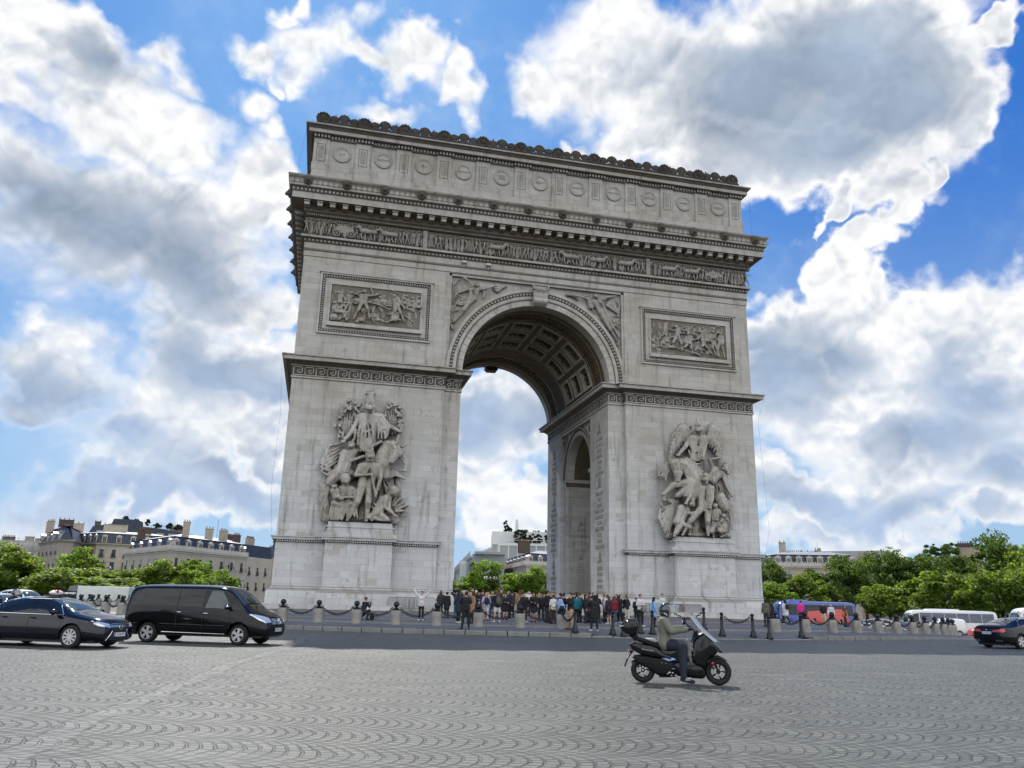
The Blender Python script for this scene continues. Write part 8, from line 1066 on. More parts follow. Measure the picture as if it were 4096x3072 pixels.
def tt(txt,size,mat,loc,rz):
    m=text_mesh(txt,size,mat,.004,xs=.9); m.transform(T(*loc)@RZ(rz)@UPX); return m
C1=coach('blue tour coach with a large red panel along its side, right of the arch',PBLU,GLASS,(2.6,2.2,PBLU),12.2,redside,6)
x,y=pol(33.5,128); vplace(C1,x,y,R(176)); C1.scale=(1,1,1.2)
C2=coach('white tour coach with blue tinted windows behind the white delivery van',PWHT,M('blue_tint_glass',(.02,.035,.09),.06,spec=.9),(1.0,3.2,PWHT),12.0,None,6); x,y=pol(41.3,131); vplace(C2,x,y,R(163))
C3=coach('second white coach cut off by the right edge above the black saloon',PWHT,M('blue_tint_glass'),(0,3.0,PWHT),12.0,None,6); x,y=pol(47.6,104); vplace(C3,x,y,R(160))
# ---- refrigerated delivery truck
def make_truck():
    v=thing('delivery_truck','white refrigerated delivery truck with green stripe and food picture at left','truck')
    W=M('truck_panel',(.58,.62,.6),.45,noise=.08,nscale=1.5)
    b=MB(); b.box(-4.1,1.5,-1.15,1.15,.85,3.05); me=b.mesh('box',[W]); me=ev(me,[('BEVEL',dict(width=.05,segments=2))]); fin(me); box=part('cargo_box',me,v)
    GR=M('truck_green',(.01,.16,.11),.4)
    def sheet(x0,x1,z0,z1,mat,nm,y=-1.158): m=MB(); m.box(x0,x1,y,y+.006,z0,z1); return part(nm,m.mesh(nm,[mat]),box)
    def tri(poly,mat,nm,y): m=MB(); m.prism(poly,y,y+.006); return part(nm,m.mesh(nm,[mat]),box)
    sheet(-3.1,1.25,2.6,2.8,GR,'green_stripe'); sheet(-4.05,1.45,.95,1.15,GR,'green_stripe')
    part('lettering',tt('LE SPECIALISTE DE LA RESTAURATION',.165,M('lettering_yellow',(.6,.5,.08),.5),(-.85,-1.165,2.69),0),box)
    rg=random.Random(4)
    for i in range(46):
        a=rg.uniform(0,6.28); q=rg.random()**.5; x=.45+.5*q*cos(a); z=1.85+.75*q*sin(a); mt=[M('leaf_picture',(.03,.07,.02),.5),M('dark_picture',(.02,.02,.015),.5),M('cream_picture',(.5,.4,.2),.5),M('tomato_picture',(.45,.05,.03),.5)][rg.choice((0,0,1,1,2,2,3))]
        s=rg.uniform(.07,.16); tri([(x+s*cos(t*1.05)*rg.uniform(.7,1.2),z+s*sin(t*1.05)*rg.uniform(.7,1.2)) for t in range(6)],mt,'food_picture',-1.158-.0005*i)
    for px,sc in((-3.45,1),(-3.05,-1)): tri([(px-.14,1.72),(px+.16,1.72),(px+.2*sc+.05,2.28)] ,M('logo_yellow',(.6,.42,.12),.5),'flame_logo',-1.159)
    m=MB(); m.lathe([(0,.004),(.13,0)],n=14,M=T(-3.25,-1.165,1.8)@RX(PI/2),cap=False); part('tomato_logo',m.mesh('tomato',[M('tomato_picture')]),box)
    part('lettering',tt("Tour d'est",.2,M('lettering_green',(.01,.07,.04),.5),(-3.25,-1.165,1.5),0),box)
    c=MB(); c.prism([(1.7,.55),(3.3,.55),(3.35,1.15),(3.05,2.1),(2.9,2.25),(1.7,2.3)],-1.05,1.05); me=ev(c.mesh('cab',[W]),[('BEVEL',dict(width=.08,segments=3))]); fin(me); cab=part('cab',me,v)
    for s in(-1,1):
        m=MB(); a,b2=sorted((s*1.052,s*1.06)); m.box(1.85,2.45,a,b2,1.35,2.0); part('cab_window',m.mesh('w',[GLASS]),cab); m=MB(); m.prism([(2.55,1.35),(3.12,1.35),(2.92,2.0),(2.55,2.0)],a,b2); part('cab_window',m.mesh('w',[GLASS]),cab)
        m=MB(); m.box(-.05,.05,-.12,.12,-.2,.2); o=part('wing_mirror',m.mesh('m',[PLAS]),cab); o.location=(3.1,s*1.25,1.7)
    m=MB(); m.box(3.02,3.3,-.95,.95,1.3,2.0,Matrix.Identity(4)); part('windscreen',m.mesh('ws',[GLASSB]),cab)
    m=MB(); m.prism([(1.5,2.35),(2.6,2.42),(2.5,3.02),(1.5,3.1)],-.9,.9); part('cooling_unit',ev(m.mesh('cu',[PGRY]),[('BEVEL',dict(width=.05,segments=2))]),v)
    m=MB(); m.box(-4.0,3.1,-.45,.45,.5,.85); part('chassis',m.mesh('ch',[PLAS]),v)
    wheels(v,(-2.6,2.5),.95,.42,.26,'plain'); return v
TR=make_truck(); x,y=pol(-13.4,108); vplace(TR,x,y,R(176)); TR.scale=(1,1,.95)
# ------------------------------------------------------------------ trees
def leaf_mat(name,base,tr,mixf=.5):
    m=bpy.data.materials.new(name); m.use_nodes=True; n=NT(m.node_tree); b=n.n['Principled BSDF']; out=n.n['Material Output']
    rnd=n.geo('Random Per Island'); p=n.obj(); cl=n.noise(p,.55,3,.6)
    k=n.math('MULTIPLY',n.ramp(rnd,0,1,.5,1.4,False),n.ramp(cl,.32,.68,.5,1.35,False))
    n.put(b.inputs['Base Color'],n.vm('SCALE',base,k)); b.inputs['Roughness'].default_value=.5; b.inputs['Specular IOR Level'].default_value=.35
    t=n.new('ShaderNodeBsdfTranslucent'); n.put(t.inputs[0],n.vm('SCALE',tr,k)); mx=n.new('ShaderNodeMixShader'); mx.inputs[0].default_value=mixf
    n.l.new(b.outputs[0],mx.inputs[1]); n.l.new(t.outputs[0],mx.inputs[2]); n.l.new(mx.outputs[0],out.inputs[0]); return m
LEAFA=leaf_mat('plane_leaves',(.095,.145,.02),(.34,.47,.04)); LEAFB=leaf_mat('dark_leaves',(.055,.095,.02),(.19,.30,.03),.48); LEAFC=leaf_mat('bright_leaves',(.11,.18,.02),(.30,.46,.04),.55); LEAFD=leaf_mat('roof_leaves',(.02,.035,.015),(.04,.07,.02),.35)
BARK=M('bark',(.075,.062,.045),.9,noise=.3,nscale=6,bump=.4)
def crown_mesh(seed,rx,ry,rz,zc,n,clumps,ls,mat,boxy=0,low=0):
    rg=np.random.default_rng(seed); C=[]
    while len(C)<clumps:
        p=rg.normal(size=3); p/=np.linalg.norm(p); 
        if boxy: p=p/np.max(np.abs(p))*(.75+.25*(1-boxy))
        f=rg.uniform(.35,1.0)**.6; q=p*f*np.array([rx,ry,rz]); 
        if q[2]<-rz*.75+low: continue
        C.append((q,rg.uniform(.1,.36)*min(rx,rz)))
    V=[];F=[]
    per=n//clumps
    for q,r in C:
        d=rg.normal(size=(per,3)); d/=np.linalg.norm(d,axis=1)[:,None]; pos=q+d*(rg.uniform(.3,1,size=(per,1))**.5)*r*np.array([1.15,1.15,.8])
        a=rg.normal(size=(per,3)); a/=np.linalg.norm(a,axis=1)[:,None]; b=np.cross(a,d+rg.normal(size=(per,3))*.6+np.array([0,0,.4])); b/=np.linalg.norm(b,axis=1)[:,None]+1e-9
        s=ls*rg.uniform(.6,1.3,size=(per,1))
        for o in(-a*s-b*s*.2,b*s*.62,a*s+b*s*.1,-b*s*.62): V.append(pos+o)
    A=np.stack([np.concatenate(V[i::4]) for i in range(4)],1).reshape(-1,3); A[:,2]+=zc
    k=len(A)//4; me=bpy.data.meshes.new('crown'); me.vertices.add(len(A)); me.vertices.foreach_set('co',A.ravel()); me.loops.add(k*4); me.loops.foreach_set('vertex_index',np.arange(k*4)); me.polygons.add(k); me.polygons.foreach_set('loop_start',np.arange(0,k*4,4)); me.update(calc_edges=True); me.materials.append(mat); return me,[c for c,_ in C]
def trunk_mesh(h,r,cl,zc,seed):
    rg=random.Random(seed); mb=MB(); top=(rg.uniform(-.2,.2),rg.uniform(-.2,.2),h); mb.tube([(0,0,-.3),(0,0,.3),(top[0]*.4,top[1]*.4,h*.5),top],[r*1.3,r,r*.85,r*.65],8)
    for c in rg.sample(cl,min(12,len(cl))):
        e=(c[0]*.85,c[1]*.85,zc+c[2]*.85); z0=rg.uniform(h*.6,h); mid=((top[0]+e[0])*.45,(top[1]+e[1])*.45,(z0+e[2])*.5+.3)
        mb.tube([(top[0]*.6,top[1]*.6,z0),mid,e],[r*.42,r*.25,r*.08],5)
    return mb.mesh('trunk',[BARK])
TREES={}
def tree_proto(kind,seed):
    k=(kind,seed)
    if k in TREES: return TREES[k]
    if kind=='plane': a=crown_mesh(seed,4.2,4.2,3.6,5.6,10500,52,.2,LEAFA); t=trunk_mesh(4.2,.22,a[1],5.6,seed)
    elif kind=='dark': a=crown_mesh(seed,5.2,5.2,4.8,7.4,12000,60,.22,LEAFB); t=trunk_mesh(5.0,.28,a[1],7.4,seed)
    elif kind=='clipped': a=crown_mesh(seed,3.4,3.4,3.9,6.6,11000,76,.18,LEAFC,boxy=1); t=trunk_mesh(4.2,.16,a[1],6.6,seed)
    elif kind=='bright': a=crown_mesh(seed,3.6,3.6,3.3,5.0,9500,50,.19,LEAFC); t=trunk_mesh(3.6,.18,a[1],5.0,seed)
    TREES[k]=(a[0],t); return TREES[k]
def tree(kind,seed,az,D,htop,w,label,group='plane trees around the place',rz=None):
    base={'plane':(9.2,4.2),'dark':(12.2,5.2),'clipped':(10.5,3.4),'bright':(8.3,3.6)}[kind]
    x,y=pol(az,D); z=zr(x,y); c,t=tree_proto(kind,seed)
    o=thing('tree',label,'tree',(x,y,z),rz if rz is not None else seed*1.7+az,group); sz=(htop-z)/base[0]; sx=w/2/base[1]; o.scale=(sx,sx,sz)
    part('trunk',t,o); part('crown',c,o); return o
def hz(el,D): return 1.7+D*math.tan(R(el))
LT=[('plane',1,-18.9,150,2.55,12,'tall green tree cut off by the left edge, highest of the left row'),('plane',2,-17.3,158,1.9,13,'broad green tree behind the parked cars, second from the left edge'),('plane',3,-16.2,150,1.5,12,'green tree behind the cab of the delivery truck'),('bright',1,-14.3,168,2.5,10,'rounded green tree standing proud of the left row under the tallest facade'),('plane',1,-15.1,140,1.3,11,'low green tree directly behind the cargo box of the delivery truck'),('plane',2,-13.1,150,1.5,12,'green tree behind the post of the first lantern lamp'),('plane',3,-11.2,152,1.55,12,'green tree above the gap between truck and black van'),('plane',1,-9.3,150,2.0,10,'yellow green tree above the rear roof of the black van'),('bright',2,-8.2,152,2.25,8,'tall bright tree in the middle above the black van roof'),('bright',3,-6.5,140,1.7,8.2,'small bright green tree left of the second lantern lamp'),('plane',3,-12.1,136,1.0,10,'low green tree behind the tail of the delivery truck')]
for k,s_,az,D,el,w,lab in LT: tree(k,s_,az,D,hz(el,D),w,lab)
AT=[('bright',1,9.4,176,1.35,10,'low pale green tree just right of the left pier seen through the arch'),('bright',2,10.3,182,1.75,9,'bright green tree beside the glass front seen through the arch'),('clipped',1,11.55,178,2.95,7.6,'tall square clipped bright green tree seen through the arch'),('bright',3,14.0,172,2.1,9.5,'round bright green tree left of the right pier seen through the arch'),('bright',1,15.5,172,2.3,9,'green tree partly hidden by the inner face of the right pier')]
for k,s_,az,D,el,w,lab in AT: tree(k,s_,az,D,hz(el,D),w,lab,'clipped trees beyond the arch')
RT=[('dark',1,30.6,165,3.0,9,'narrow dark green tree against the right edge of the arch'),('bright',2,31.5,150,1.7,8,'low bright tree at the foot of the right pier behind the blue coach'),('plane',1,33.3,160,2.1,9,'slender green tree right of the lantern lamp over the blue coach'),('dark',2,35.0,165,3.35,11,'dark green tree over the tail of the blue coach'),('dark',3,36.7,172,3.75,12,'tall dark green tree above the far silver off-road car'),('dark',1,38.4,175,3.6,12,'dark green tree left behind the double lantern lamp'),('dark',2,39.8,176,3.5,12,'dark green tree right behind the double lantern lamp'),('plane',2,38.0,150,1.6,9,'low green tree below the double lantern lamp'),('plane',3,41.0,146,2.5,13,'broad yellow green tree over the white coach'),('dark',3,41.6,182,3.5,12,'dark green tree under the roof garden'),('dark',1,43.9,172,4.5,13,'tallest green tree at right with an uneven top'),('plane',2,45.8,168,4.15,12,'tall green tree cut off by the right edge'),('plane',3,44.2,140,2.6,12,'low olive green tree above the black saloon'),('plane',1,46.6,138,2.9,12,'olive green tree at the right edge in front of the taller ones')]
for k,s_,az,D,el,w,lab in RT: tree(k,s_,az,D,hz(el,D),w,lab)
# ------------------------------------------------------------------ buildings
def bst(base): return stone_fn(base=base,warm=tuple(c*.85 for c in base),dirt_shade=(.16,.14,.11),blocks=False,pale_low=False)
LIME=M('paris_limestone',fn=bst((.43,.39,.32))); LIMEG=M('grey_limestone',fn=bst((.33,.30,.25))); CREAM=M('cream_render',fn=bst((.48,.44,.36))); WTRIM=M('white_trim',fn=bst((.55,.52,.46)))
SLATE=M('blue_slate',(.022,.032,.055),.5,noise=.3,nscale=.8); ZINC=M('zinc_sheet',(.30,.31,.32),.45,metal=.3,noise=.15,nscale=.6); BRICKC=M('chimney_brick',(.085,.06,.048),.9,noise=.3,nscale=1.5); CRENDER=M('chimney_render',(.36,.31,.24),.9,noise=.25,nscale=1)
WGL=M('window_pane',(.05,.06,.075),.08,spec=.9); WFR=M('window_frame_white',(.6,.59,.55),.6); RAIL=M('balcony_iron',(.02,.02,.025),.5); POTS=M('clay_pot',(.16,.08,.05),.9)
def wmesh(w,h,rail=True,shut=False):
    mb=MB(); mb.box(-w/2-.12,w/2+.12,-.1,.05,-.14,0); mb.box(-w/2-.12,-w/2,-.08,.05,0,h); mb.box(w/2,w/2+.12,-.08,.05,0,h); mb.box(-w/2-.2,w/2+.2,-.16,.05,h,h+.2)
    mb.box(-.05,.05,.0,.06,0,h); mb.box(-w/2,w/2,.0,.06,h*.7,h*.7+.06)
    f=mb.mesh('window',[WTRIM]); p=MB(); p.box(-w/2,w/2,-.03,.02,0,h); g=p.mesh('pane',[WGL])
    r=None
    if rail:
        q=MB(); q.box(-w/2-.15,w/2+.15,-.35,-.3,.0,.06); q.box(-w/2-.15,w/2+.15,-.35,-.3,.85,.92)
        for k in range(9): x=-w/2-.12+k*(w+.24)/8; q.box(x-.02,x+.02,-.34,-.31,.06,.85)
        q.box(-w/2-.2,w/2+.2,-.4,0,-.12,0); r=q.mesh('balcony',[RAIL])
    return f,g,r
W_TALL=wmesh(1.15,2.3); W_SH=wmesh(1.15,1.6,False); W_NARROW=wmesh(.9,2.2)
def dormer():
    mb=MB(); mb.box(-.75,.75,-.15,1.3,0,1.9); mb.prism([(-.95,1.9),(.95,1.9),(0,2.45)],-.25,1.3); mb.mi=1; mb.prism([(-1.0,1.93),(1.0,1.93),(1.0,1.98),(0,2.55),(-1.0,1.98)],-.2,1.3)
    f=mb.mesh('dormer',[WTRIM,ZINC]); p=MB()
    p.box(-.5,-.04,-.2,-.1,.15,1.65); p.box(.04,.5,-.2,-.1,.15,1.65); return f,p.mesh('pane',[WGL])
DORM=dormer()
def chim(w,h,npots,mat):
    mb=MB(); mb.box(-w/2,w/2,-.35,.35,0,h); mb.box(-w/2-.1,w/2+.1,-.45,.45,h,h+.2); a=mb.mesh('chimney',[mat]); p=MB()
    for i in range(npots): x=-w/2+.2+i*(w-.4)/max(1,npots-1); p.lathe([(.13,0),(.1,.6)],(x,0,h+.2),6)
    return a,p.mesh('chimney_pot',[POTS])
def building(label,poly,z0,heights,mats,win,roof=None,cat='building',name='apartment_building',balu=False):
    """poly: visible outline, travelling so that the outside lies to the right; heights: eaves; win: per edge (count, rows[(z,kind)])"""
    bx=sum(p[0] for p in poly)/len(poly); by=sum(p[1] for p in poly)/len(poly)
    o=thing(name,label,cat,(bx,by,z0)); P=[(x-bx,y-by) for x,y in poly]; H=heights-z0
    wb=MB(); wb.sweep([(0,0),(0,H)],P); wb.add([(x,y,H-.01) for x,y in P],[tuple(range(len(P)))]); part('wall',wb.mesh('wall',[mats[0]],20),o)
    cb=MB(); cb.sweep([(0,H-.9),(.15,H-.85),(.2,H-.5),(.6,H-.4),(.65,H-.1),(0,H)],P); cb.sweep([(0,H*.5-.1),(.2,H*.5),(.2,H*.5+.2),(0,H*.5+.25)],P); part('cornice',cb.mesh('cornice',[WTRIM if balu else mats[0]],20),o)
    if balu:
        q=MB(); q.sweep([(.35,H),(.35,H+.75),(.15,H+.75),(.15,H)],P)
        for (a,b) in zip(P,P[1:]+P[:1]):
            L=math.dist(a,b); n=int(L/.62)
            if L<1: continue
            ux,uy=(b[0]-a[0])/L,(b[1]-a[1])/L; nx,ny=uy,-ux
            for k in range(n):
                t=(k+.5)*L/n; q.add([(a[0]+ux*(t+d)+nx*e,a[1]+uy*(t+d)+ny*e,H+z) for d in(-.26,.26) for e in(.15,.36) for z in(.75,)]+[(a[0]+ux*t+nx*.25,a[1]+uy*t+ny*.25,H+1.15)],[(0,1,4),(1,3,4),(3,2,4),(2,0,4)])
        part('balustrade',q.mesh('balustrade',[WTRIM],20),o)
    rh=0
    if roof:
        rh,inset,top,tin=roof
        m=MB(); m.sweep([(-.3,H),(-.3-inset,H+rh)],P); part('mansard_roof',m.mesh('mansard',[mats[1]],20),o)
        m=MB(); m.sweep([(.05-inset,H+rh),(-.3-inset,H+rh+.05),(-.3-inset-tin,H+rh+top)],P); 
        q=[]; m.sweep([(-.3-inset-tin,H+rh+top),(-.5-inset-tin*1.6,H+rh+top+.1)],P); rf=part('upper_roof',m.mesh('uproof',[ZINC],20),o)
    for i,(a,b) in enumerate(zip(P,P[1:]+P[:1])):
        if i not in win: continue
        n,rows,nd=win[i]; L=math.dist(a,b); ux,uy=(b[0]-a[0])/L,(b[1]-a[1])/L; rz=math.atan2(uy,ux)
        for (z,kind) in rows:
            for k in range(n):
                t=(k+.5)*L/n; w=part('window',kind[0],o); w.location=(a[0]+ux*t,a[1]+uy*t,z-z0); w.rotation_euler=(0,0,rz); part('pane',kind[1],w)
                if kind[2]: part('balcony',kind[2],w)
        if roof:
            for k in range(nd):
                t=(k+.5)*L/nd; d=part('dormer',DORM[0],o); d.location=(a[0]+ux*t-uy*-.42*-1*0+(-uy)*.45,a[1]+uy*t+ux*.45,H+.25); d.rotation_euler=(0,0,rz); part('pane',DORM[1],d)
    return o,P,H+rh
def chimneys(o,lst):
    for (x,y,z,w,h,n,mat,rz) in lst:
        a,p=chim(w,h,n,mat); c=part('chimney',a,o); c.location=(x,y,z); c.rotation_euler=(0,0,rz); part('chimney_pot',p,c)
def sc(pts,k): return [(CAMX+(x-CAMX)*k,CAMY+(y-CAMY)*k) for x,y in pts]
K=.783; HC=12.5
def shift(p,d): return (p[0]+d[0],p[1]+d[1])
# left hotel
P4=sc([(-86,243.4),(-63.8,201.3),(-43.6,234.6),(-50,272),(-75,285)],K)
b4,P,zt=building('pale stone corner mansion with blue mansard, seven dormers and white balustrade left of the arch',P4,-.6,HC,(LIME,SLATE),{0:(6,[(8.2,W_TALL),(4.0,W_TALL)],5),1:(7,[(8.2,W_TALL),(4.0,W_TALL)],7),2:(6,[(8.2,W_NARROW),(4.0,W_NARROW)],4)},(3.3,1.1,1.2,4.5),balu=True)
chimneys(b4,[(P[1][0]+1.5,P[1][1]+9,zt+.3,1.6,3.6,3,CRENDER,.4),(P[2][0]-3.5,P[2][1]+2,zt+.2,2.4,2.2,5,BRICKC,.9),(P[2][0]-6.5,P[2][1]-4,zt+.2,2.6,2.8,5,CRENDER,.9),(P[0][0]+4,P[0][1]-2,zt,2.2,3,4,BRICKC,.9),(P[1][0]+6.2,P[1][1]+17,zt+.4,2,2.6,3,CRENDER,.4)])
mm=MB(); mm.tube([(0,0,0),(0,0,6)],.05,4); q=part('roof_aerial',mm.mesh('aerial',[IRON]),b4); q.location=(P[2][0]-8,P[2][1]-6,zt+.3)
# tall corner block behind it
P3=sc([(-123.5,302.6),(-105.1,281.9),(-80,289.5),(-84,330),(-125,330)],K)
b3,P,zt=building('tall cream apartment block with two storeys of slate roof windows at a street corner left',P3,-.6,16.8,(CREAM,SLATE),{0:(6,[(12.6,W_NARROW),(8.8,W_NARROW)],6),1:(6,[(12.6,W_TALL),(8.8,W_TALL)],5)},(3.2,.8,.9,5))
chimneys(b3,[(P[0][0]+3,P[0][1]+1,zt,5,3.6,4,CRENDER,.2),(P[1][0]+3,P[1][1]+8,zt+.3,7,2.6,2,CREAM,.1),(P[1][0]+12,P[1][1]+8,zt+.2,4,1.8,5,BRICKC,0)])
P2=sc([(-131,296),(-112,259.5),(-108,262),(-112,300)],K); P2=[shift(p,(-1.0,3)) for p in P2]
b2,P,zt=building('grey apartment block with a steep slate roof and skylights on the left street side',P2,-.6,16.6,(LIMEG,SLATE),{0:(6,[(12.5,W_NARROW),(8.8,W_NARROW)],4)},(4.2,2.4,.4,1.5))
chimneys(b2,[(P[0][0]+5,P[0][1]-6,zt-1,6,3.4,5,CRENDER,-1.0),(P[1][0]-.5,P[1][1]+5,zt-.5,4,2.2,4,BRICKC,.3)])
# scaffolded block at the far left
x,y=pol(-17.6,300); sb=thing('scaffolded_building','building wrapped in pale scaffold netting at the far left above the trees','building',(x,y,-1)); NET=M('scaffold_net',(.40,.40,.38),.9,noise=.25,nscale=.5)
m=MB(); m.box(-8,7,0,10,0,17.2); m.mi=1; m.box(-7.5,6.5,.5,9,17.2,18.2); me=m.mesh('sc',[LIMEG,ZINC]); part('wall',me,sb)
m=MB(); m.grid(lambda i,j:(-8.2+15.4*i,-.5+.25*sin(18*j)+.15*sin(25*i+9*j),2+15.6*j),30,24); part('netting',m.mesh('net',[NET]),sb)
m=MB()
for k in range(8): m.cap((-8.2+k*2.2,-.6,0),.06,(-8.2+k*2.2,-.6,19.5),.06,5,1)
for z in(6,9,12,15,18.6): m.cap((-8.2,-.6,z),.05,(7.2,-.6,z),.05,5,1)
part('scaffold',m.mesh('sca',[M('steel_pole',(.25,.25,.25),.5)]),sb); chimneys(sb,[(-6,4,18,3.6,1.2,8,BRICKC,0),(0,4,18,2.4,1.5,0,CRENDER,0),(3,4,18,2.4,1.0,0,CRENDER,0)])
# roof garden block behind
x,y=pol(-11.2,330); rg_=thing('apartment_building','distant dark slate roofed block with plants on its top terrace behind the left rooftops','building',(x,y,0),R(11)*0+R(11.2))
m=MB(); m.box(-17,17,0,14,0,22); part('wall',m.mesh('w',[LIMEG]),rg_); m=MB(); m.prism([(-18,21.5),(18.5,21.5),(17.5,23.8),(6,25.4),(-10,26.4),(-16.5,25)],-.5,12); part('mansard_roof',m.mesh('r',[SLATE],20),rg_)
m=MB(); m.prism([(-11,25),(0,25),(0,27.4),(-2,28.3),(-10,28.2)],1,9); part('roof_pavilion',m.mesh('rp',[SLATE],20),rg_)
m=MB(); m.box(-1,15,0.2,.3,25.2,25.3); m.box(-1,15,.2,.3,26.3,26.4); 
for k in range(17): m.box(-1+k,-.92+k,.2,.28,25.2,26.4)
part('terrace_railing',m.mesh('tr',[RAIL]),rg_)
m=MB(); 
for k in range(8): m.box(-15+k*4,-12.5+k*4,-1.2,-.4,22.2,23.6)
part('zinc_parapet',m.mesh('zp',[ZINC]),rg_); chimneys(rg_,[(12,2,22,5,4.5,7,CRENDER,0),(15.5,2,22,2,6,2,WTRIM,0),(-15,0,22,2,4.6,2,BRICKC,0)])
def shrub(o,lst,mat):
    for (x,y,z,r,h) in lst:
        c=crown_mesh(int(abs(x*7+z))+3,r,r,h/2,0,2400,22,.26,mat)[0]; q=part('terrace_shrub',c,o); q.location=(x,y,z+h/2)
shrub(rg_,[(-6,3,28,1.2,1.5),(-2.5,2,27.6,.9,1.0),(1.5,1.5,26,.9,2.6),(5,1.2,25.6,1.3,1.8),(9,1.2,25.4,1.2,2.4),(12,1.2,25.2,1.3,2.2),(14.5,1.2,25,1.0,2.0)],LEAFD)
# cream flank, domed corner far behind
x,y=pol(-4.35,255); b5=thing('apartment_building','cream side facade with a slate roof right behind the mansion left of the arch','building',(x,y,-.5),R(62))
m=MB(); m.box(-12,12,0,9,0,13.5); part('wall',m.mesh('w',[CREAM]),b5); m=MB(); m.prism([(-12.3,13.5),(12.3,13.5),(11,17),(-11,17)],.3,8.7); part('mansard_roof',m.mesh('r',[SLATE],20),b5)
for k in range(5):
    for z in(4,8.4): 
        w=part('window',W_NARROW[0],b5); w.location=(-9+k*4.4,0,z); part('pane',W_NARROW[1],w); part('balcony',W_NARROW[2],w)
chimneys(b5,[(-6,4,16.8,5,2.2,12,BRICKC,0),(5,4,16.8,4,2.4,9,CRENDER,0)])
x,y=pol(-3.15,330); bd=thing('domed_building','distant grey apartment block with a blue slate dome beside the left pier','building',(x,y,-.5),R(20))
m=MB(); m.box(-7,3,0,14,0,16.5); m.lathe([(3.6,0),(3.6,17)],(2,2,0),16); part('wall',m.mesh('w',[LIMEG]),bd); m=MB(); m.lathe([(3.7,16.8),(3.5,18.5),(2.6,20.4),(1.2,21.6),(.35,22),(.35,22.6),(.7,23.0),(.35,23.5),(0,23.7)],(2,2,0),18); part('dome',m.mesh('d',[SLATE]),bd)
for k in range(3):
    for z in(4,8,12): 
        w=part('window',W_NARROW[0],bd); w.location=(-5.5+k*2.6,0,z); part('pane',W_NARROW[1],w); part('balcony',W_NARROW[2],w)
m=MB(); m.box(-7.3,3.3,-.8,0,11.6,11.8); m.box(-7.3,3.3,-.8,-.7,11.8,12.8); part('balcony',m.mesh('bal',[RAIL]),bd)
# through the arch: mansion, modern white block, scaffolded row
P8=sc([(60.4,277.5),(56.1,220.7),(82,232),(84,280)],K)
b8,P,zt=building('stone mansion with dark slate mansard and white balustrade seen through the arch',P8,-.6,HC,(LIME,SLATE),{0:(8,[(8.2,W_NARROW),(4.0,W_NARROW)],6),1:(7,[(8.2,W_TALL),(4.0,W_TALL)],6)},(3.3,1.1,1.2,4),balu=True)
chimneys(b8,[(P[1][0]+1.5,P[1][1]+9,zt+.2,4,3.6,7,BRICKC,.3),(P[1][0]+9,P[1][1]+6,zt+.2,1.4,4.2,2,WTRIM,.3)])
WMOD=M('white_panel',(.55,.57,.56),.5,noise=.06,nscale=.5); GMOD=M('grey_glass_panel',(.22,.25,.26),.15,spec=.7)
P7=sc([(90.6,511.9),(80.5,377.1),(125,362),(140,480)],.76); bx,by=P7[1]
b7=thing('office_building','modern white office block with ribbed side and planted roof terrace seen through the arch','building',(bx,by,-1)); Q=[(x-bx,y-by) for x,y in P7]
m=MB(); m.sweep([(0,0),(0,27)],Q); m.add([(x,y,27) for x,y in Q],[(0,1,2,3)]); part('wall',m.mesh('w',[GMOD],20),b7)
m=MB(); m.sweep([(.3,26.2),(.3,27.2),(-.4,27.2)],Q); m.sweep([(.2,17.2),(.2,17.8),(0,17.9)],Q)
for i,(n,dep) in((0,(34,.5)),(1,(9,.18))):
    a,b=Q[i],Q[i+1]; 
    for k in range(n+1):
        t=k/n; x,y=a[0]+(b[0]-a[0])*t,a[1]+(b[1]-a[1])*t; L=math.dist(a,b); nx,ny=(b[1]-a[1])/L,-(b[0]-a[0])/L
        m.box(-.22,.22,-dep,.1,0,26.6,T(x,y,0)@RZ(math.atan2(b[1]-a[1],b[0]-a[0])))
part('white_ribs',m.mesh('ribs',[WMOD],20),b7)
m=MB(); a,b=Q[1],Q[2]; L=math.dist(a,b); rz=math.atan2(b[1]-a[1],b[0]-a[0])
for k in range(18): m.box(k*L/18,k*L/18+.08,-.1,0,27,28.6)
m.box(0,L,-.12,0,28.5,28.65); m.transform=None; me=m.mesh('rail',[WMOD]); q=part('terrace_railing',me,b7); q.location=(a[0],a[1],0); q.rotation_euler=(0,0,rz)
m=MB(); m.box(-4,9,5,20,27,32.6); m.box(-5.5,-2,16,40,27,32); m.prism([(9,27),(34,27),(34,33.2),(9,33.4)],14,22); q=part('penthouse',m.mesh('pent',[WMOD]),b7); q.rotation_euler=(0,0,rz)
m=MB()
for x,y,z,h in((6.5,10,33,6.4),(25,16,33.3,5.6),(-4.5,30,32,3.4)): m.lathe([(.95,0),(.5,h)],(x,y,z-1),10)
q=part('white_vent',m.mesh('cone',[WMOD]),b7); q.rotation_euler=(0,0,rz)
hold=bpy.data.objects.new('terrace_planting',None); COL.objects.link(hold); hold.parent=b7; hold.rotation_euler=(0,0,rz)
bpy.data.objects.remove(hold)
def shrubr(lst,mat):
    for (x,y,z,r,h) in lst:
        c=crown_mesh(int(abs(x*7+z))+3,r,r,h/2,0,3000,24,.3,mat)[0]; q=part('terrace_shrub',c,b7); q.location=(x*cos(rz)-y*sin(rz),x*sin(rz)+y*cos(rz),z+h/2)
shrubr([(2.0,8,32,1.3,5.6),(3.4,8,32,1.0,2.6),(8.5,3,27,3.2,7.8),(15,3,27,3.2,5.0),(22,3,27.4,3.0,5),(29,3,27,3.2,6.5),(34,3,27,2,8),(19,15,33,6,1.3)],LEAFD)
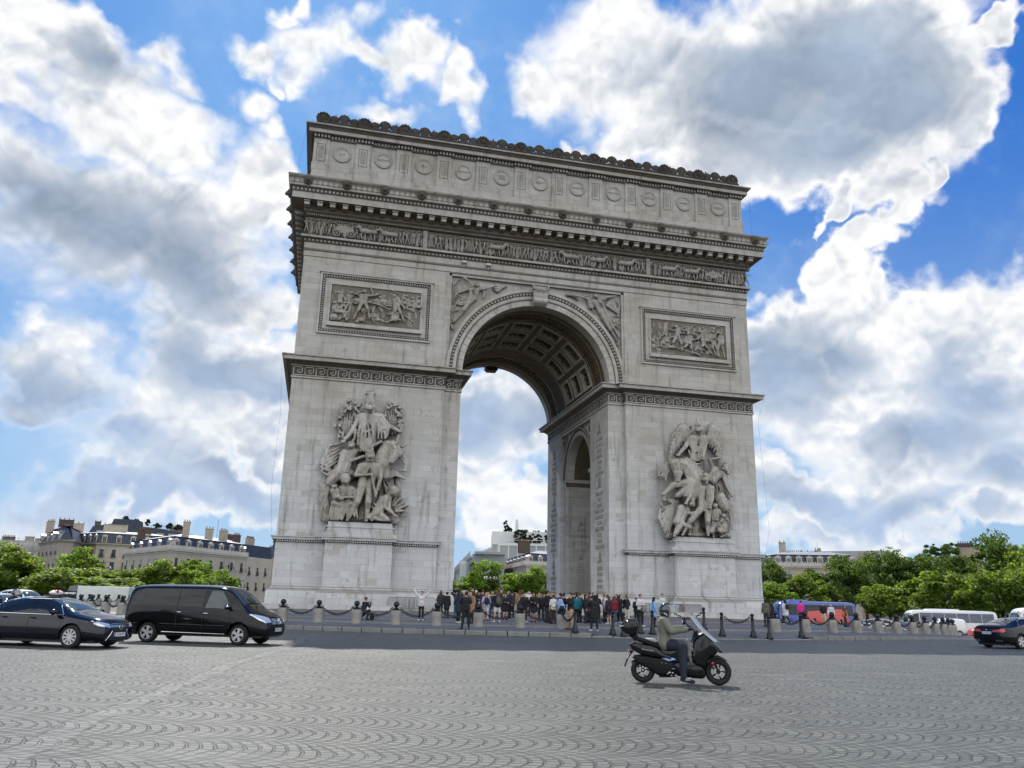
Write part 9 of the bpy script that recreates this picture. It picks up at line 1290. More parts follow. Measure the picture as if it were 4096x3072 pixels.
P7b=sc([(66,420),(69.7,344.7),(86,344.7),(88,430)],.72); bx,by=P7b[1]; q7=thing('office_building','lower beige glazed wing in front of the modern white office block','building',(bx,by,-1)); Q=[(x-bx,y-by) for x,y in P7b]
m=MB(); m.sweep([(0,0),(0,18.5)],Q); m.add([(x,y,18.5) for x,y in Q],[(0,1,2,3)]); part('wall',m.mesh('w',[M('beige_panel',(.42,.38,.27),.4)],20),q7)
m=MB(); m.sweep([(.25,18),(.25,18.7),(-.2,18.7)],Q); m.sweep([(.2,14.2),(.2,14.6),(0,14.6)],Q); L=math.dist(Q[1],Q[2])
for k in range(6): m.box(Q[1][0]+k*L/5-.1,Q[1][0]+k*L/5+.1,-.2,.1,0,18.2)
part('frame',m.mesh('fr',[LIMEG],20),q7)
pa=pol(10.75,250); pb=pol(9.5,400); x,y=(pa[0]+pb[0])/2,(pa[1]+pb[1])/2; b9=thing('scaffolded_building','grey row of houses covered in scaffolding left of the clipped tree seen through the arch','building',(x,y,-1),math.atan2(pa[1]-pb[1],pa[0]-pb[0]))
m=MB(); m.box(-70,70,0,10,0,17); m.box(20,72,.5,10,17,17.8); part('wall',m.mesh('w',[GMOD]),b9); m=MB()
for k in range(48): m.cap((-70+k*2.95,-.8,0),.09,(-70+k*2.95,-.8,18),.07,5,1)
for z in range(2,18,2): m.cap((-70,-.8,z),.09,(70,-.8,z),.09,5,1); m.box(-70,70,-.8,-.1,z-.1,z)
part('scaffold',m.mesh('sc',[M('steel_pole')]),b9); chimneys(b9,[(-20,5,18.5,8,1.2,9,CRENDER,0),(14,5,17,8,1.4,11,BRICKC,0),(2,5,17,6,1.4,9,BRICKC,0)])
for k in range(8):
    for z in(5,9,13): w=part('window',W_NARROW[0],b9); w.location=(-24+k*6.6,0,z); part('pane',W_NARROW[1],w)
x,y=pol(10.55,262); gl=thing('glass_facade','curved glass facade sheet of a shop beside the clipped tree seen through the arch','building',(x,y,-1),R(-20))
m=MB(); m.grid(lambda i,j:(4.5*sin(1.9*i)-3,-3.5*cos(1.9*i),15.2*(j**.8)*(1-.25*i*i)),12,10); part('glass_sheet',ev(m.mesh('g',[M('pale_glass',(.38,.42,.44),.12,spec=.8)]),[('SOLIDIFY',dict(thickness=.2))]),gl); m=MB(); m.box(-5,5,2,8,0,11); part('wall',m.mesh('w',[GMOD]),gl)
# right hotel, zinc roof and roof garden
P10=sc([(129.4,174),(154,163.5),(166,190),(134,205)],K); P10=[P10[3],P10[0],P10[1],P10[2]]
b10,P,zt=building('stone mansion with slate mansard and white balustrade right of the arch half hidden by trees',P10,-.8,HC,(LIME,SLATE),{0:(4,[(8.2,W_NARROW)],3),1:(8,[(8.2,W_TALL),(4.0,W_TALL)],8)},(3.0,1.0,1.0,4),balu=True)
chimneys(b10,[(P[1][0]+6,P[1][1]+5,zt,1.6,3.4,2,CRENDER,0),(P[1][0]+16,P[1][1]+4,zt,1.4,1.6,2,CRENDER,0)])
x,y=pol(35.8,290); bz=thing('apartment_building','long building with a pale grey zinc roof and chimneys behind the right hand trees','building',(x,y,-1),R(-36))
m=MB(); m.box(-21,19,0,16,0,18.2); part('wall',m.mesh('w',[LIMEG]),bz); m=MB(); m.prism([(-21.8,17.6),(19.8,17.6),(10.5,21.7),(-14.5,21.4)],0,16); m.sweep([(.6,17.4),(.7,18.0),(-6,21.6)],[(-21,0),(19,0),(19,16),(-21,16)]); zr_=part('upper_roof',m.mesh('zr',[ZINC],20),bz)
m=MB()
for k in range(38): x0=-20.5+k*1.06; m.cap((x0,-.6,18.05),.06,(max(-14.5,min(12.5,x0*.72)),6,21.65),.06,4,1)
part('standing_seam',m.mesh('seam',[ZINC]),zr_)
chimneys(bz,[(-13,-1,16.5,2.4,4.6,2,CRENDER,0),(6,-2,16.5,5,3.6,8,CRENDER,0),(12.5,-4,14,5,4.6,9,LIMEG,0),(-17,8,18,6,3.6,10,BRICKC,0)])
m=MB(); m.tube([(0,0,0),(0,0,4)],.06,4); m.ell((.5,0,1.0),(.7,.3,.7)); m.tube([(-.6,0,3.4),(.8,0,3.2)],.03,4); q=part('satellite_dish',m.mesh('dish',[ZINC]),bz); q.location=(-9,4,21.3)
x,y=pol(41.5,270); bg=thing('apartment_building','flat topped building carrying a lush roof garden above the right hand trees','building',(x,y,-1),R(-41.5))
m=MB(); m.box(-9,14,0,12,0,16.6); part('wall',m.mesh('w',[CREAM]),bg); m=MB(); m.box(3.0,9.5,4,9,16.6,21.8); part('roof_pavilion',m.mesh('rp',[CRENDER]),bg); chimneys(bg,[(5.5,4,21.6,4,.8,7,BRICKC,0)])
shrub(bg,[(-6.5,2,16.6,1.8,2.8),(-4,2,18,2.0,4.6),(-1,3,17.5,2.0,4.0),(1.5,3,17.5,2.8,5.4),(4.5,1,16.6,1.7,2.2),(-2.5,1,16.6,3.5,1.9),(7,1,16.6,2,2.4),(3,1,16.6,2,2)],LEAFB)
# thin smoke from a chimney pot at left is left to the haze; rooftop aerials
# ------------------------------------------------------------------ street lamps
LG=M('lamp_bowl',(.75,.74,.7),.2,trans=.3); 
def lamp_root(label,loc,rz):
    o=thing('street_lamp',label,'street lamp',loc,rz,'lantern lamps around the place')
    m=MB(); m.lathe([(.34,0),(.34,.25),(.24,.4),(.2,1.0),(.13,1.2),(.1,1.6),(.075,6.6),(.1,6.7),(.06,7.0),(.05,8.1)],n=12); m.ell((0,0,8.2),(.1,.1,.16)); part('pole',m.mesh('pole',[IRON]),o)
    for k in range(5):
        a=2*PI*k/5; ar=MB(); pts=[]
        for i in range(13):
            t=i/12; th=PI*(1-t*.98); pts.append(((.62+.62*cos(th)),0,7.1+.9*sin(th)*(1 if t<.99 else 1)))
        ar.tube(pts,.035,5); A=part('arm',ar.mesh('arm',[IRON]),o); A.rotation_euler=(0,0,a)
        h=MB(); h.lathe([(.04,.25),(.1,.15),(.4,.02),(.46,-.06),(.44,-.1)],(1.24,0,6.95),14,cap=False); H=part('lantern_hood',h.mesh('hood',[IRON]),A)
        b=MB(); b.lathe([(.36,-.1),(.32,-.22),(.2,-.34),(.0,-.4)],(1.24,0,6.95),12,cap=False); part('lantern_bowl',b.mesh('bowl',[LG]),H)
    return o
x,y=pol(-13.15,175); LAMP=lamp_root('tall black lantern lamp rising from the trees behind the delivery truck',(x,y,zr(x,y)),.2)
for az,D,lab,rz in((-5.68,168,'tall black lantern lamp right of the black van roof in front of the mansion',.5),(32.3,160,'black lantern lamp standing behind the blue coach',.3),(39.05,158,'black lantern lamp among the dark trees left of the white coach',.9),(12.0,165,'black lantern lamp in front of the square clipped tree seen through the arch',.1)):
    x,y=pol(az,D); dup(LAMP,(x,y,zr(x,y)),rz,lab)
# ------------------------------------------------------------------ bollards and chains
def bollard(label,loc,rz):
    o=thing('stone_bollard',label,'bollard',loc,rz,'stone bollards linked by chains around the esplanade')
    m=MB(); m.lathe([(.29,-.05),(.285,.0),(.265,.35),(.26,.67),(.235,.715),(.0,.725)],n=14); m.box(-.235,.235,-.1,.27,0,.66); part('granite_post',m.mesh('post',[BOLL],30),o)
    m=MB(); m.lathe([(.18,.71),(.19,.78),(.12,.82),(.07,.88),(.07,.92)],n=12); m.ell((0,0,1.03),(.155,.155,.155),12,8); m.torus((0,0,0),.07,.02,10,5,T(.2,0,.82)@RX(PI/2)); m.torus((0,0,0),.07,.02,10,5,T(-.2,0,.82)@RX(PI/2)); part('iron_finial',m.mesh('fin',[IRON]),o); return o
def chain_mesh(L,sag,z):
    m=MB(); n=int(L*1.12/.125); 
    def pt(t): x=(t-.5)*L; return Vector((x,0,z-sag*(1-(2*t-1)**2)))
    for i in range(n):
        a=pt(i/n);b=pt((i+1)/n); d=(b-a); ang=math.atan2(d.z,d.x); m.torus((0,0,0),.055,.019,8,4,T(*((a+b)/2))@RY(-ang)@Matrix.Diagonal((1.5,1,1,1))@RX(PI/2 if i%2 else 0.2))
    return m.mesh('chain',[IRON])
def place_lab(th):
    if -58<th<-45: return 'between the navy taxi and the black van'
    return None
RB=40.0; STEP=3.2
B0=None; CH=None; CHM=chain_mesh(2*RB*sin(R(STEP/2))-.42,.36,.8)
front_left=[-31.2+STEP*k for k in range(8)]; front_right=[9.5+STEP*k for k in range(10)]
more_left=[-31.2-STEP*k for k in range(1,36)]; more_right=[9.5+STEP*k for k in range(10,42)]
ordn=['first','second','third','fourth','fifth','sixth','seventh','eighth','ninth','tenth']
def bl(th,i,side):
    if side=='fl': return ['stone bollard by the front of the black van, leftmost of the front row','stone bollard between the van and the crouching photographer','stone bollard in front of the crouching photographer in black','stone bollard left of the woman with raised arms','stone bollard right of the woman with raised arms','stone bollard just right of the man in a black suit','stone bollard in front of the group of students','stone bollard beside the man in beige trousers at the end of the row'][i]
    if side=='fr': return ['stone bollard behind the paired iron posts right of the scooter','stone bollard behind the lone iron post right of the arch','stone bollard in front of the couple by the coach','stone bollard below the tail of the blue coach','stone bollard left of the silver off-road car','stone bollard in front of the silver off-road car','stone bollard left of the white delivery van','stone bollard in front of the white delivery van','stone bollard just right of the white delivery van','stone bollard at the right end of the tight cluster'][i]
def addb(th,lab):
    global B0
    x,y=CX+RB*sin(R(th)),CY-RB*cos(R(th)); loc=(x,y,gz(x,y))
    if B0 is None: B0=bollard(lab,loc,R(th)); return B0
    return dup(B0,loc,R(th),lab)
def addc(th,lab):
    global CH
    x,y=CX+RB*cos(R(STEP/2))*sin(R(th)),CY-RB*cos(R(STEP/2))*cos(R(th)); loc=(x,y,gz(x,y))
    o=part('iron_chain',CHM); o.location=loc; o.rotation_euler=(0,0,R(th)); setp(o,lab,'chain','iron chains between the stone bollards'); return o
def farlab(th):
    return 'far sunlit stone bollard on the left side of the ring behind the taxi and van' if th<0 else 'far stone bollard on the right side of the ring beyond the front row'
for i,th in enumerate(front_left): addb(th,bl(th,i,'fl'))
for i,th in enumerate(front_right): addb(th,bl(th,i,'fr'))
def back_vis(th):
    x,y=CX+RB*sin(R(th)),CY-RB*cos(R(th)); az=math.degrees(math.atan2(x-CAMX,y-CAMY)); return not(-4.5<az<30.2) or (7.5<az<16)
for th in more_left:
    if back_vis(th):
        lab={1:'stone bollard hidden behind the bonnet of the black van, next to the front row'}.get(more_left.index(th)+1)
        if 5<=more_left.index(th)+1<=7: lab=['stone bollard with an orange scrawl between the taxi and the black van','stone bollard above the bonnet of the navy taxi','stone bollard behind the door mirror of the navy taxi'][more_left.index(th)-4]
        ob=addb(th,lab or farlab(th))
        if lab and 'orange' in lab:
            m=MB(); m.tube([(.07*cos(t*.7),-.285-.0*t,.46+.1*sin(t*.7)) for t in range(9)],.014,5,True); m.tube([(.0,-.29,.36),(.03,-.292,.25),(-.03,-.295,.17)],.014,5); part('paint_scrawl',m.mesh('scrawl',[M('orange_spray',(.5,.13,.05),.6)]),ob)
for th in more_right:
    if back_vis(th): addb(th,farlab(th))
cn=0
for arr,side in((front_left,'fl'),(front_right,'fr')):
    for i in range(len(arr)-1):
        a=bl(0,i,side); addc((arr[i]+arr[i+1])/2,' '.join(('iron chain hanging right of the bollard '+a.split(',')[0].split('bollard ')[-1]).split()[:16]))
for arr in(more_left,more_right):
    pr=front_left[0] if arr is more_left else front_right[-1]
    for th in arr:
        if back_vis(th): addc((pr+th)/2,'far iron chain slung between bollards on the '+('left' if th<0 else 'right')+' side of the ring')
        pr=th
# orange scrawl on one bollard stays part of it
# iron posts at the crossing
def ipost(label,loc):
    o=part('iron_post',IPM); o.location=loc; return setp(o,label,'bollard','black iron posts at the crossing')
m=MB(); m.lathe([(.2,0),(.2,.08),(.15,.14),(.13,.3),(.085,.38),(.075,.9),(.1,.93),(.1,.97),(.06,1.0),(.06,1.06),(.09,1.1),(.1,1.15),(.07,1.21),(0,1.24)],n=12); IPM=m.mesh('post',[IRON])
for x,y,lab in((-6.13,-30.84,'black iron post beside the stone bollard and the man in beige trousers'),(-4.0,-30.54,'left one of the two close black iron posts left of the scooter box'),(-3.6,-31.05,'right one of the two close black iron posts left of the scooter box'),(-2.3,-30.1,'black iron post partly hidden behind the scooter top box'),(-1.7,-30.3,'black iron post left of the woman in a light blue coat'),(2.2,-30.46,'black iron post right of the scooter windscreen'),(2.4,-28.0,'black iron post behind the scooter windscreen'),(3.95,-30.58,'left one of the pair of black iron posts right of the scooter'),(4.65,-31.02,'right one of the pair of black iron posts right of the scooter'),(7.04,-30.3,'lone black iron post in front of the woman in pink')):
    r=math.hypot(x,y-11); a=math.atan2(x,-(y-11)); ipost(lab,(x,y,dip(a if a>0 else a+2*PI,r)-tilt(x,y)))
m2=chain_mesh(1.0,.3,.9)
def chain2(a,b,lab,sag=.35):
    L=math.dist(a,b); o=part('iron_chain',chain_mesh(L-.15,sag,.95)); x,y=(a[0]+b[0])/2,(a[1]+b[1])/2; o.location=(x,y,gz(x,y)); o.rotation_euler=(0,0,math.atan2(b[1]-a[1],b[0]-a[0])); setp(o,lab,'chain','iron chains between the stone bollards')
e=(CX+RB*sin(R(-8.9)),CY-RB*cos(R(-8.9))); chain2(e,(-6.13,-30.84),'iron chain from the last stone bollard to the post by the man in beige',.45); chain2((-6.13,-30.84),(-4.0,-30.54),'iron chain between the iron posts in front of the person in a black coat'); chain2((2.2,-30.46),(3.95,-30.58),'iron chain between iron posts right of the scooter windscreen'); chain2((.6,-27.6),(2.4,-28.0),'iron chain running behind the scooter windscreen')
# ------------------------------------------------------------------ crowd barriers
def barrier(label,loc,rz):
    m=MB(); w=2.2; m.tube([(-w/2,0,.05),(-w/2,0,.98),(-w/2+.12,0,1.1),(w/2-.12,0,1.1),(w/2,0,.98),(w/2,0,.05)],.026,6); m.tube([(-w/2,0,.2),(w/2,0,.2)],.02,5); 
    for k in range(17): x=-w/2+.12+k*(w-.24)/16; m.tube([(x,0,.2),(x,0,1.1)],.012,4)
    for s in(-1,1): m.tube([(s*w/2*.8,-.3,.02),(s*w/2*.8,0,.12),(s*w/2*.8,.3,.02)],.02,5)
    o=part('crowd_barrier',m.mesh('barrier',[M('galvanised_steel',(.17,.19,.21),.4,metal=.5)])); o.location=loc; o.rotation_euler=(0,0,rz); return setp(o,label,'barrier','steel crowd barriers against the piers')
for i,(x,y,rz) in enumerate(((-12.0,-1.9,.04),(-10.2,-1.75,-.03),(-11.2,-1.5,.0))): barrier(['grey steel crowd barrier behind the woman with raised arms, left one','grey steel crowd barrier behind the woman with raised arms, right one','grey steel crowd barrier leaning close to the base of the left pier'][i],(x,y,gz(x,y)),rz)
for i,(x,y,rz) in enumerate(((10.4,-1.9,.05),(12.4,-1.75,-.05),(14.2,-1.9,.05),(9.6,-1.6,.5))): barrier(['steel crowd barrier left at the foot of the right pier behind the youth in white','steel crowd barrier at the foot of the right pier behind the woman in light blue','steel crowd barrier at the foot of the right pier hidden by the rider helmet','steel crowd barrier set askew at the corner of the right pier'][i],(x,y,gz(x,y)),rz)
# ------------------------------------------------------------------ people
SKIN=[M('skin_light',(.52,.33,.25),.6),M('skin_tan',(.38,.22,.15),.6),M('skin_dark',(.12,.06,.04),.6)]
EYE=M('eye_dark',(.02,.015,.012),.3); LIP=M('lip',(.32,.12,.1),.5)
CL={}
def cloth(name,c):
    if name not in CL: CL[name]=M('cloth_'+name,c,.85,noise=.2,nscale=7,bump=.9)
    return CL[name]
for nm,c in dict(black=(.010,.010,.012),charcoal=(.03,.03,.034),navy=(.015,.02,.045),jeans=(.05,.08,.14),dark_jeans=(.013,.019,.032),white=(.58,.58,.6),pale_blue=(.25,.36,.6),sky_blue=(.2,.42,.72),blue=(.05,.12,.35),turquoise=(.01,.13,.19),olive=(.09,.1,.07),khaki=(.165,.17,.13),beige=(.36,.27,.18),tan=(.27,.17,.1),cream=(.55,.5,.4),grey=(.2,.2,.2),pink=(.62,.03,.28),red=(.17,.012,.018),purple=(.03,.012,.036),brown=(.09,.05,.03),blond=(.35,.22,.1),auburn=(.12,.04,.02),dark_hair=(.012,.009,.008),orange=(.5,.17,.04),lilac=(.45,.42,.62),silver_hair=(.4,.39,.37),rose=(.6,.08,.2)).items(): cloth(nm,c)
POSE=dict(
 stand=dict(el=((-.25,.03,1.12),(.25,.03,1.12)),ha=((-.25,-.06,.87),(.25,-.06,.87))),
 lean=dict(el=((-.25,.05,1.13),(.26,.0,1.12)),ha=((-.2,-.12,.93),(.22,-.1,.9)),ft=((-.13,.06,.07),(.14,-.08,.07)),kn=((-.1,.02,.49),(.12,-.09,.49))),
 walk=dict(el=((-.25,-.08,1.13),(.25,.1,1.13)),ha=((-.24,-.24,.93),(.24,.05,.88)),ft=((-.09,.28,.12),(.09,-.27,.07)),kn=((-.09,.04,.5),(.1,-.17,.5))),
 phone=dict(el=((-.24,-.14,1.2),(.24,-.14,1.2)),ha=((-.07,-.38,1.44),(.07,-.38,1.44)),ft=((-.16,0,.07),(.16,0,.07)),kn=((-.13,-.01,.49),(.13,-.01,.49))),
 armsup=dict(el=((-.38,-.02,1.6),(.38,-.02,1.6)),ha=((-.5,-.04,1.86),(.52,-.04,1.88))),
 overhead=dict(el=((-.3,-.1,1.5),(.3,-.12,1.48)),ha=((-.1,-.22,1.74),(.1,-.24,1.72))),
 fold=dict(el=((-.25,-.02,1.13),(.25,-.02,1.13)),ha=((.06,-.2,1.1),(-.06,-.22,1.14))),
 chat=dict(el=((-.25,-.02,1.13),(.25,.03,1.12)),ha=((-.14,-.27,1.2),(.24,-.07,.87))),
 squat=dict(pel=(0,.12,.42),ch=(0,-.02,.88),hd=(0,-.08,1.12),el=((-.26,-.16,.72),(.26,-.16,.74)),ha=((-.08,-.36,.95),(.1,-.36,.98)),kn=((-.16,-.26,.52),(.16,-.26,.42)),ft=((-.15,-.08,.07),(.15,.12,.08))))
def joints(p):
    q=POSE[p] if isinstance(p,str) else p; ch=q.get('ch',(0,0,1.34)); pel=q.get('pel',(0,.01,.93)); hd=q.get('hd',(0,-.015,1.585))
    return dict(hd=Vector(hd),ch=Vector(ch),pel=Vector(pel),sh=[Vector(ch)+Vector((s*.17,0,.05)) for s in(-1,1)],hip=[Vector(pel)+Vector((s*.085,0,-.02)) for s in(-1,1)],el=[Vector(v) for v in q['el']],ha=[Vector(v) for v in q['ha']],kn=[Vector(v) for v in q.get('kn',((-.095,-.015,.49),(.095,-.015,.49)))],ft=[Vector(v) for v in q.get('ft',((-.1,.02,.07),(.1,.02,.07)))],toe=q.get('toe'))
def torso(mb,J,e=0,low=1.0):
    c,p=J['ch'],J['pel']; w=(c-p)
    for s in(-1,1):
        mb.cap(c+Vector((s*.085,0,.0)),.105+e,p+w*.4+Vector((s*.06,0,0)),.088+e,10,3); mb.cap(p+w*.4+Vector((s*.06,0,0)),.088+e,p+Vector((s*.07,.01,-.02)),.108+e,10,3)
    mb.cap(c+Vector((-.12,.005,.03)),.075+e,c+Vector((.12,.005,.03)),.075+e,10,3); mb.cap(c+Vector((-.06,0,-.06)),.11+e,c+Vector((.06,0,-.06)),.11+e,10,3)
def arms(mb,J,e=0,lower=True,cut=1.0):
    for i in(0,1):
        mb.cap(J['sh'][i],.058+e,J['el'][i],.042+e,9,3)
        if lower: b=J['el'][i]+(J['ha'][i]-J['el'][i])*cut; mb.cap(J['el'][i],.042+e,b,.031+e*.8,9,3)
def legs(mb,J,e=0,cut=1.0,sc=1.0):
    for i in(0,1):
        mb.cap(J['hip'][i],(.088+e)*sc,J['kn'][i],(.056+e)*sc,10,3)
        if cut>0: b=J['kn'][i]+(J['ft'][i]+Vector((0,0,.03))-J['kn'][i])*cut; mb.cap(J['kn'][i],(.056+e)*sc,J['kn'][i]+(b-J['kn'][i])*.35,(.058+e)*sc,10,3); mb.cap(J['kn'][i]+(b-J['kn'][i])*.35,(.058+e)*sc,b,(.036+e)*sc,10,3)
def toe_dir(J,i): return Vector(J['toe'][i]) if J['toe'] else Vector(((-.04,.04)[i],-.17,-.02))
PM={}
def vox(mb,v=.022,sm=2): return blob(mb,v,None,sm)
def body_mesh(p,key):
    k=('b',key)
    if k in PM: return PM[k]
    J=joints(p); mb=MB(); torso(mb,J); arms(mb,J); legs(mb,J); h=J['hd']
    mb.ell(h+Vector((0,0,.02)),(.073,.092,.105),12,10); mb.ell(h+Vector((0,-.025,-.05)),(.055,.06,.06),10,8); mb.cap(h+Vector((0,.01,-.06)),.05,J['ch']+Vector((0,.01,.08)),.055,10,3)
    mb.cap(h+Vector((0,-.085,.02)),.012,h+Vector((0,-.1,-.015)),.016,6,2)
    for s in(-1,1): mb.ell(h+Vector((s*.073,.01,0)),(.012,.022,.03),6,5)
    for i in(0,1): f=J['ft'][i]; mb.cap(f+Vector((0,.03,-.02)),.034,f+toe_dir(J,i)*.8+Vector((0,0,-.02)),.028,8,3)
    me=vox(mb,.02,2); fg=MB()
    for i in((0,1) if key!='ride' else ()):
        a=J['ha'][i]; d=(a-J['el'][i]).normalized(); sd=d.orthogonal().normalized(); up=d.cross(sd); s=(-1,1)[i]
        fg.ell(a+d*.035,(.034,.028,.04),8,6)
        for k2,(o,l) in enumerate(((-.025,.055),(-.009,.07),(.009,.067),(.025,.05))): b=a+d*.065+sd*o; m=b+d*l*.55+up*.008; fg.cap(b,.009,m,.0085,5,1); fg.cap(m,.0085,m+d*l*.4+up*.02,.007,5,1)
        fg.cap(a+d*.02+sd*.03*s,.011,a+d*.06+sd*.055*s+up*.015,.009,5,1)
    ey=MB()
    for s in(-1,1): ey.ell(h+Vector((s*.03,-.083,.025)),(.012,.008,.008),6,4)
    lp=MB(); lp.ell(h+Vector((0,-.087,-.045)),(.022,.008,.007),6,4)
    I=Matrix.Identity(4); mm=merge([(me,I,0)]+([(fg.mesh('f'),I,0)] if fg.v else [])+[(ey.mesh('e'),I,1),(lp.mesh('l'),I,2)],None).mesh('person_body',[SKIN[0],EYE,LIP],180); PM[k]=mm; return mm
def top_mesh(p,key,kind):
    k=('t',key,kind)
    if k in PM: return PM[k]
    J=joints(p); mb=MB(); e={'tee':.014,'jacket':.026,'coat':.03,'shirt':.018}[kind]; torso(mb,J,e)
    arms(mb,J,e,True,.0001 if kind=='tee' else .93)
    if kind=='tee': pass
    if kind in('jacket','coat'): mb.torus(J['ch']+Vector((0,.01,.1)),.06,.022,10,6)
    if kind=='coat':
        for s in(-1,1): mb.cap(J['pel']+Vector((s*.08,.0,0)),.135,(J['kn'][0 if s<0 else 1]+J['hip'][0 if s<0 else 1])*.5+Vector((s*.01,.02,-.05)),.13,10,3)
        mb.cap(J['pel'],.13,J['pel']+Vector((0,.02,-.3)),.14,10,3)
    for z in(.1,.22,.3): # folds
        w=J['ch']-J['pel']; c=J['pel']+w*z*1.4; mb.torus(c,.125+e,.012,14,5)
    PM[k]=vox(mb,.022,2); return PM[k]
def bottom_mesh(p,key,kind):
    k=('l',key,kind)
    if k in PM: return PM[k]
    J=joints(p); mb=MB()
    mb.cap(J['pel']+Vector((-.06,.01,.03)),.122,J['pel']+Vector((.06,.01,.03)),.122,10,3)
    if kind=='trousers': legs(mb,J,.016,.97)
    elif kind=='wide': legs(mb,J,.03,.97,1.05)
    elif kind=='slim': legs(mb,J,.008,.98)
    elif kind=='shorts':
        for i in(0,1): mb.cap(J['hip'][i],.112,J['hip'][i]+(J['kn'][i]-J['hip'][i])*.72,.092,10,3)
    else:
        f=.62 if kind=='skirt' else 1.1
        for i in(0,1): mb.cap(J['hip'][i],.115,J['hip'][i]+(J['kn'][i]-J['hip'][i])*f,.135,10,3)
        mb.cap(J['pel'],.12,J['pel']+Vector((0,.01,-.42*f)),.15,10,3)
    PM[k]=vox(mb,.022,2); return PM[k]
def hair_mesh(p,key,kind):
    k=('h',key,kind)
    if k in PM: return PM[k]
    h=joints(p)['hd']; mb=MB(); mb.ell(h+Vector((0,.022,.045)),(.086,.092,.1),12,8); mb.ell(h+Vector((0,-.045,.1)),(.06,.045,.035),8,6)
    if kind=='long':
        for s in(-1,0,1): mb.cap(h+Vector((s*.055,.05,.02)),.05,h+Vector((s*.07,.095,-.3)),.045,8,3)
        for s in(-1,1): mb.cap(h+Vector((s*.07,.0,.03)),.03,h+Vector((s*.085,.02,-.16)),.028,7,2)
    if kind=='bun': mb.ell(h+Vector((0,.11,.09)),(.045,.045,.045))
    if kind=='bob':
        for s in(-1,0,1): mb.cap(h+Vector((s*.06,.03,.0)),.045,h+Vector((s*.07,.05,-.1)),.04,8,2)
    if kind=='cap': mb=MB(); mb.ell(h+Vector((0,.01,.06)),(.088,.102,.08),12,8); mb.cap(h+Vector((-.03,-.1,.06)),.015,h+Vector((.03,-.14,.05)),.012,8,2)
    PM[k]=vox(mb,.016,1); return PM[k]
def shoe_mesh(p,key):
    k=('s',key)
    if k in PM: return PM[k]
    J=joints(p); out=[]
    for i in(0,1): mb=MB(); f=J['ft'][i]; mb.cap(f+Vector((0,.03,-.015)),.05,f+toe_dir(J,i)+Vector((0,0,-.018)),.042,9,3); out.append(vox(mb,.016,1))
    PM[k]=out; return out
def setmat(o,m,i=0): o.material_slots[i].link='OBJECT'; o.material_slots[i].material=m
def cpart(name,me,par,m):
    if not me.materials: me.materials.append(None)
    o=part(name,me,par); setmat(o,m); return o
def person(label,loc,rz,H,pose,top,bot,hair,shoe='black',skin=0,group=None,key=None):
    key=key or pose; o=part('person',body_mesh(pose,key)); o.location=loc; o.rotation_euler=(0,0,rz); s=H/1.7; o.scale=(s,s,s); setp(o,label,'person',group)
    for i,m in enumerate((SKIN[skin],EYE,LIP)): setmat(o,m,i)
    if top: cpart({'tee':'t_shirt','shirt':'shirt','jacket':'jacket','coat':'coat'}[top[0]],top_mesh(pose,key,top[0]),o,CL[top[1]])
    if bot: cpart({'trousers':'trousers','wide':'trousers','slim':'leggings','shorts':'shorts','skirt':'skirt','dress':'dress_skirt'}[bot[0]],bottom_mesh(pose,key,bot[0]),o,CL[bot[1]])
    if hair: cpart('cap' if hair[0]=='cap' else 'hair',hair_mesh(pose,key,hair[0]),o,CL[hair[1]])
    if shoe:
        for m in shoe_mesh(pose,key): cpart('shoe',m,o,CL[shoe])
    return o
def backpack(label,loc,rz,col,s=1.0):
    m=MB(); m.ell((0,.0,.0),(.16,.09,.23),10,8); m.ell((0,.06,-.06),(.12,.07,.12),9,7)
    o=part('backpack',vox(m,.02,1)); o.data.materials.append(CL[col]); 
    q=MB(); 
    for t in(-1,1): q.tube([(t*.1,-.06,.18),(t*.13,-.2,.24),(t*.14,-.3,.12),(t*.13,-.27,-.1),(t*.12,-.08,-.18)],.014,5)
    part('strap',q.mesh('strap',[CL[col]]),o); o.location=loc; o.rotation_euler=(0,0,rz); setp(o,label,'backpack'); return o
def pz(x,y): return (x,y,gz(x,y)+.012)
away=PI; PP=random.Random(8)
CROWD='visitors on the esplanade in front of the arch'
def cp(x,y,*a,**k): return person(a[0],pz(x,y),*a[1:],group=CROWD,**k)
r_=lambda d: R(d)
cp(-11.1,-18.04,'woman in dark top leaning on a companion at the left pier corner',r_(150),1.66,'lean',('jacket','charcoal'),('slim','black'),('bob','brown'))
cp(-10.8,-18.7,'stout person in long black coat and jeans at the left pier corner',r_(140),1.6,'stand',('coat','black'),('trousers','dark_jeans'),('short','dark_hair'))
cp(-10.2,-18.9,'person in blue jeans photographing with both arms over the head',away,1.75,'overhead',('jacket','black'),('trousers','jeans'),('short','dark_hair'),'brown')
backpack('dark green backpack worn by the person with arms over the head',(-10.2,-19.13,gz(-10.2,-18.9)+1.25),PI+PI,'olive')
cp(-11.09,-24.81,'woman in long dark navy coat and white shoes beside the man in black suit',r_(110),1.72,'chat',('coat','navy'),('trousers','black'),('long','dark_hair'),'white')
cp(-11.44,-29.1,'tall man in black suit seen from behind at the kerb',away,1.84,'phone',('jacket','black'),('trousers','black'),('short','dark_hair'),skin=1)
cp(-10.38,-24.96,'woman in beige coat facing the man in black suit',r_(-60),1.74,'chat',('coat','tan'),('slim','black'),('long','dark_hair'))
cp(-8.22,-15.05,'person in dark jacket with white cap right of the beige coat woman',r_(30),1.7,'fold',('jacket','black'),('trousers','black'),('cap','white'))
cp(-7.89,-15.9,'man in grey shirt and dark trousers holding his phone up to his eyes',r_(170),1.75,'phone',('shirt','charcoal'),('trousers','navy'),('short','brown'))
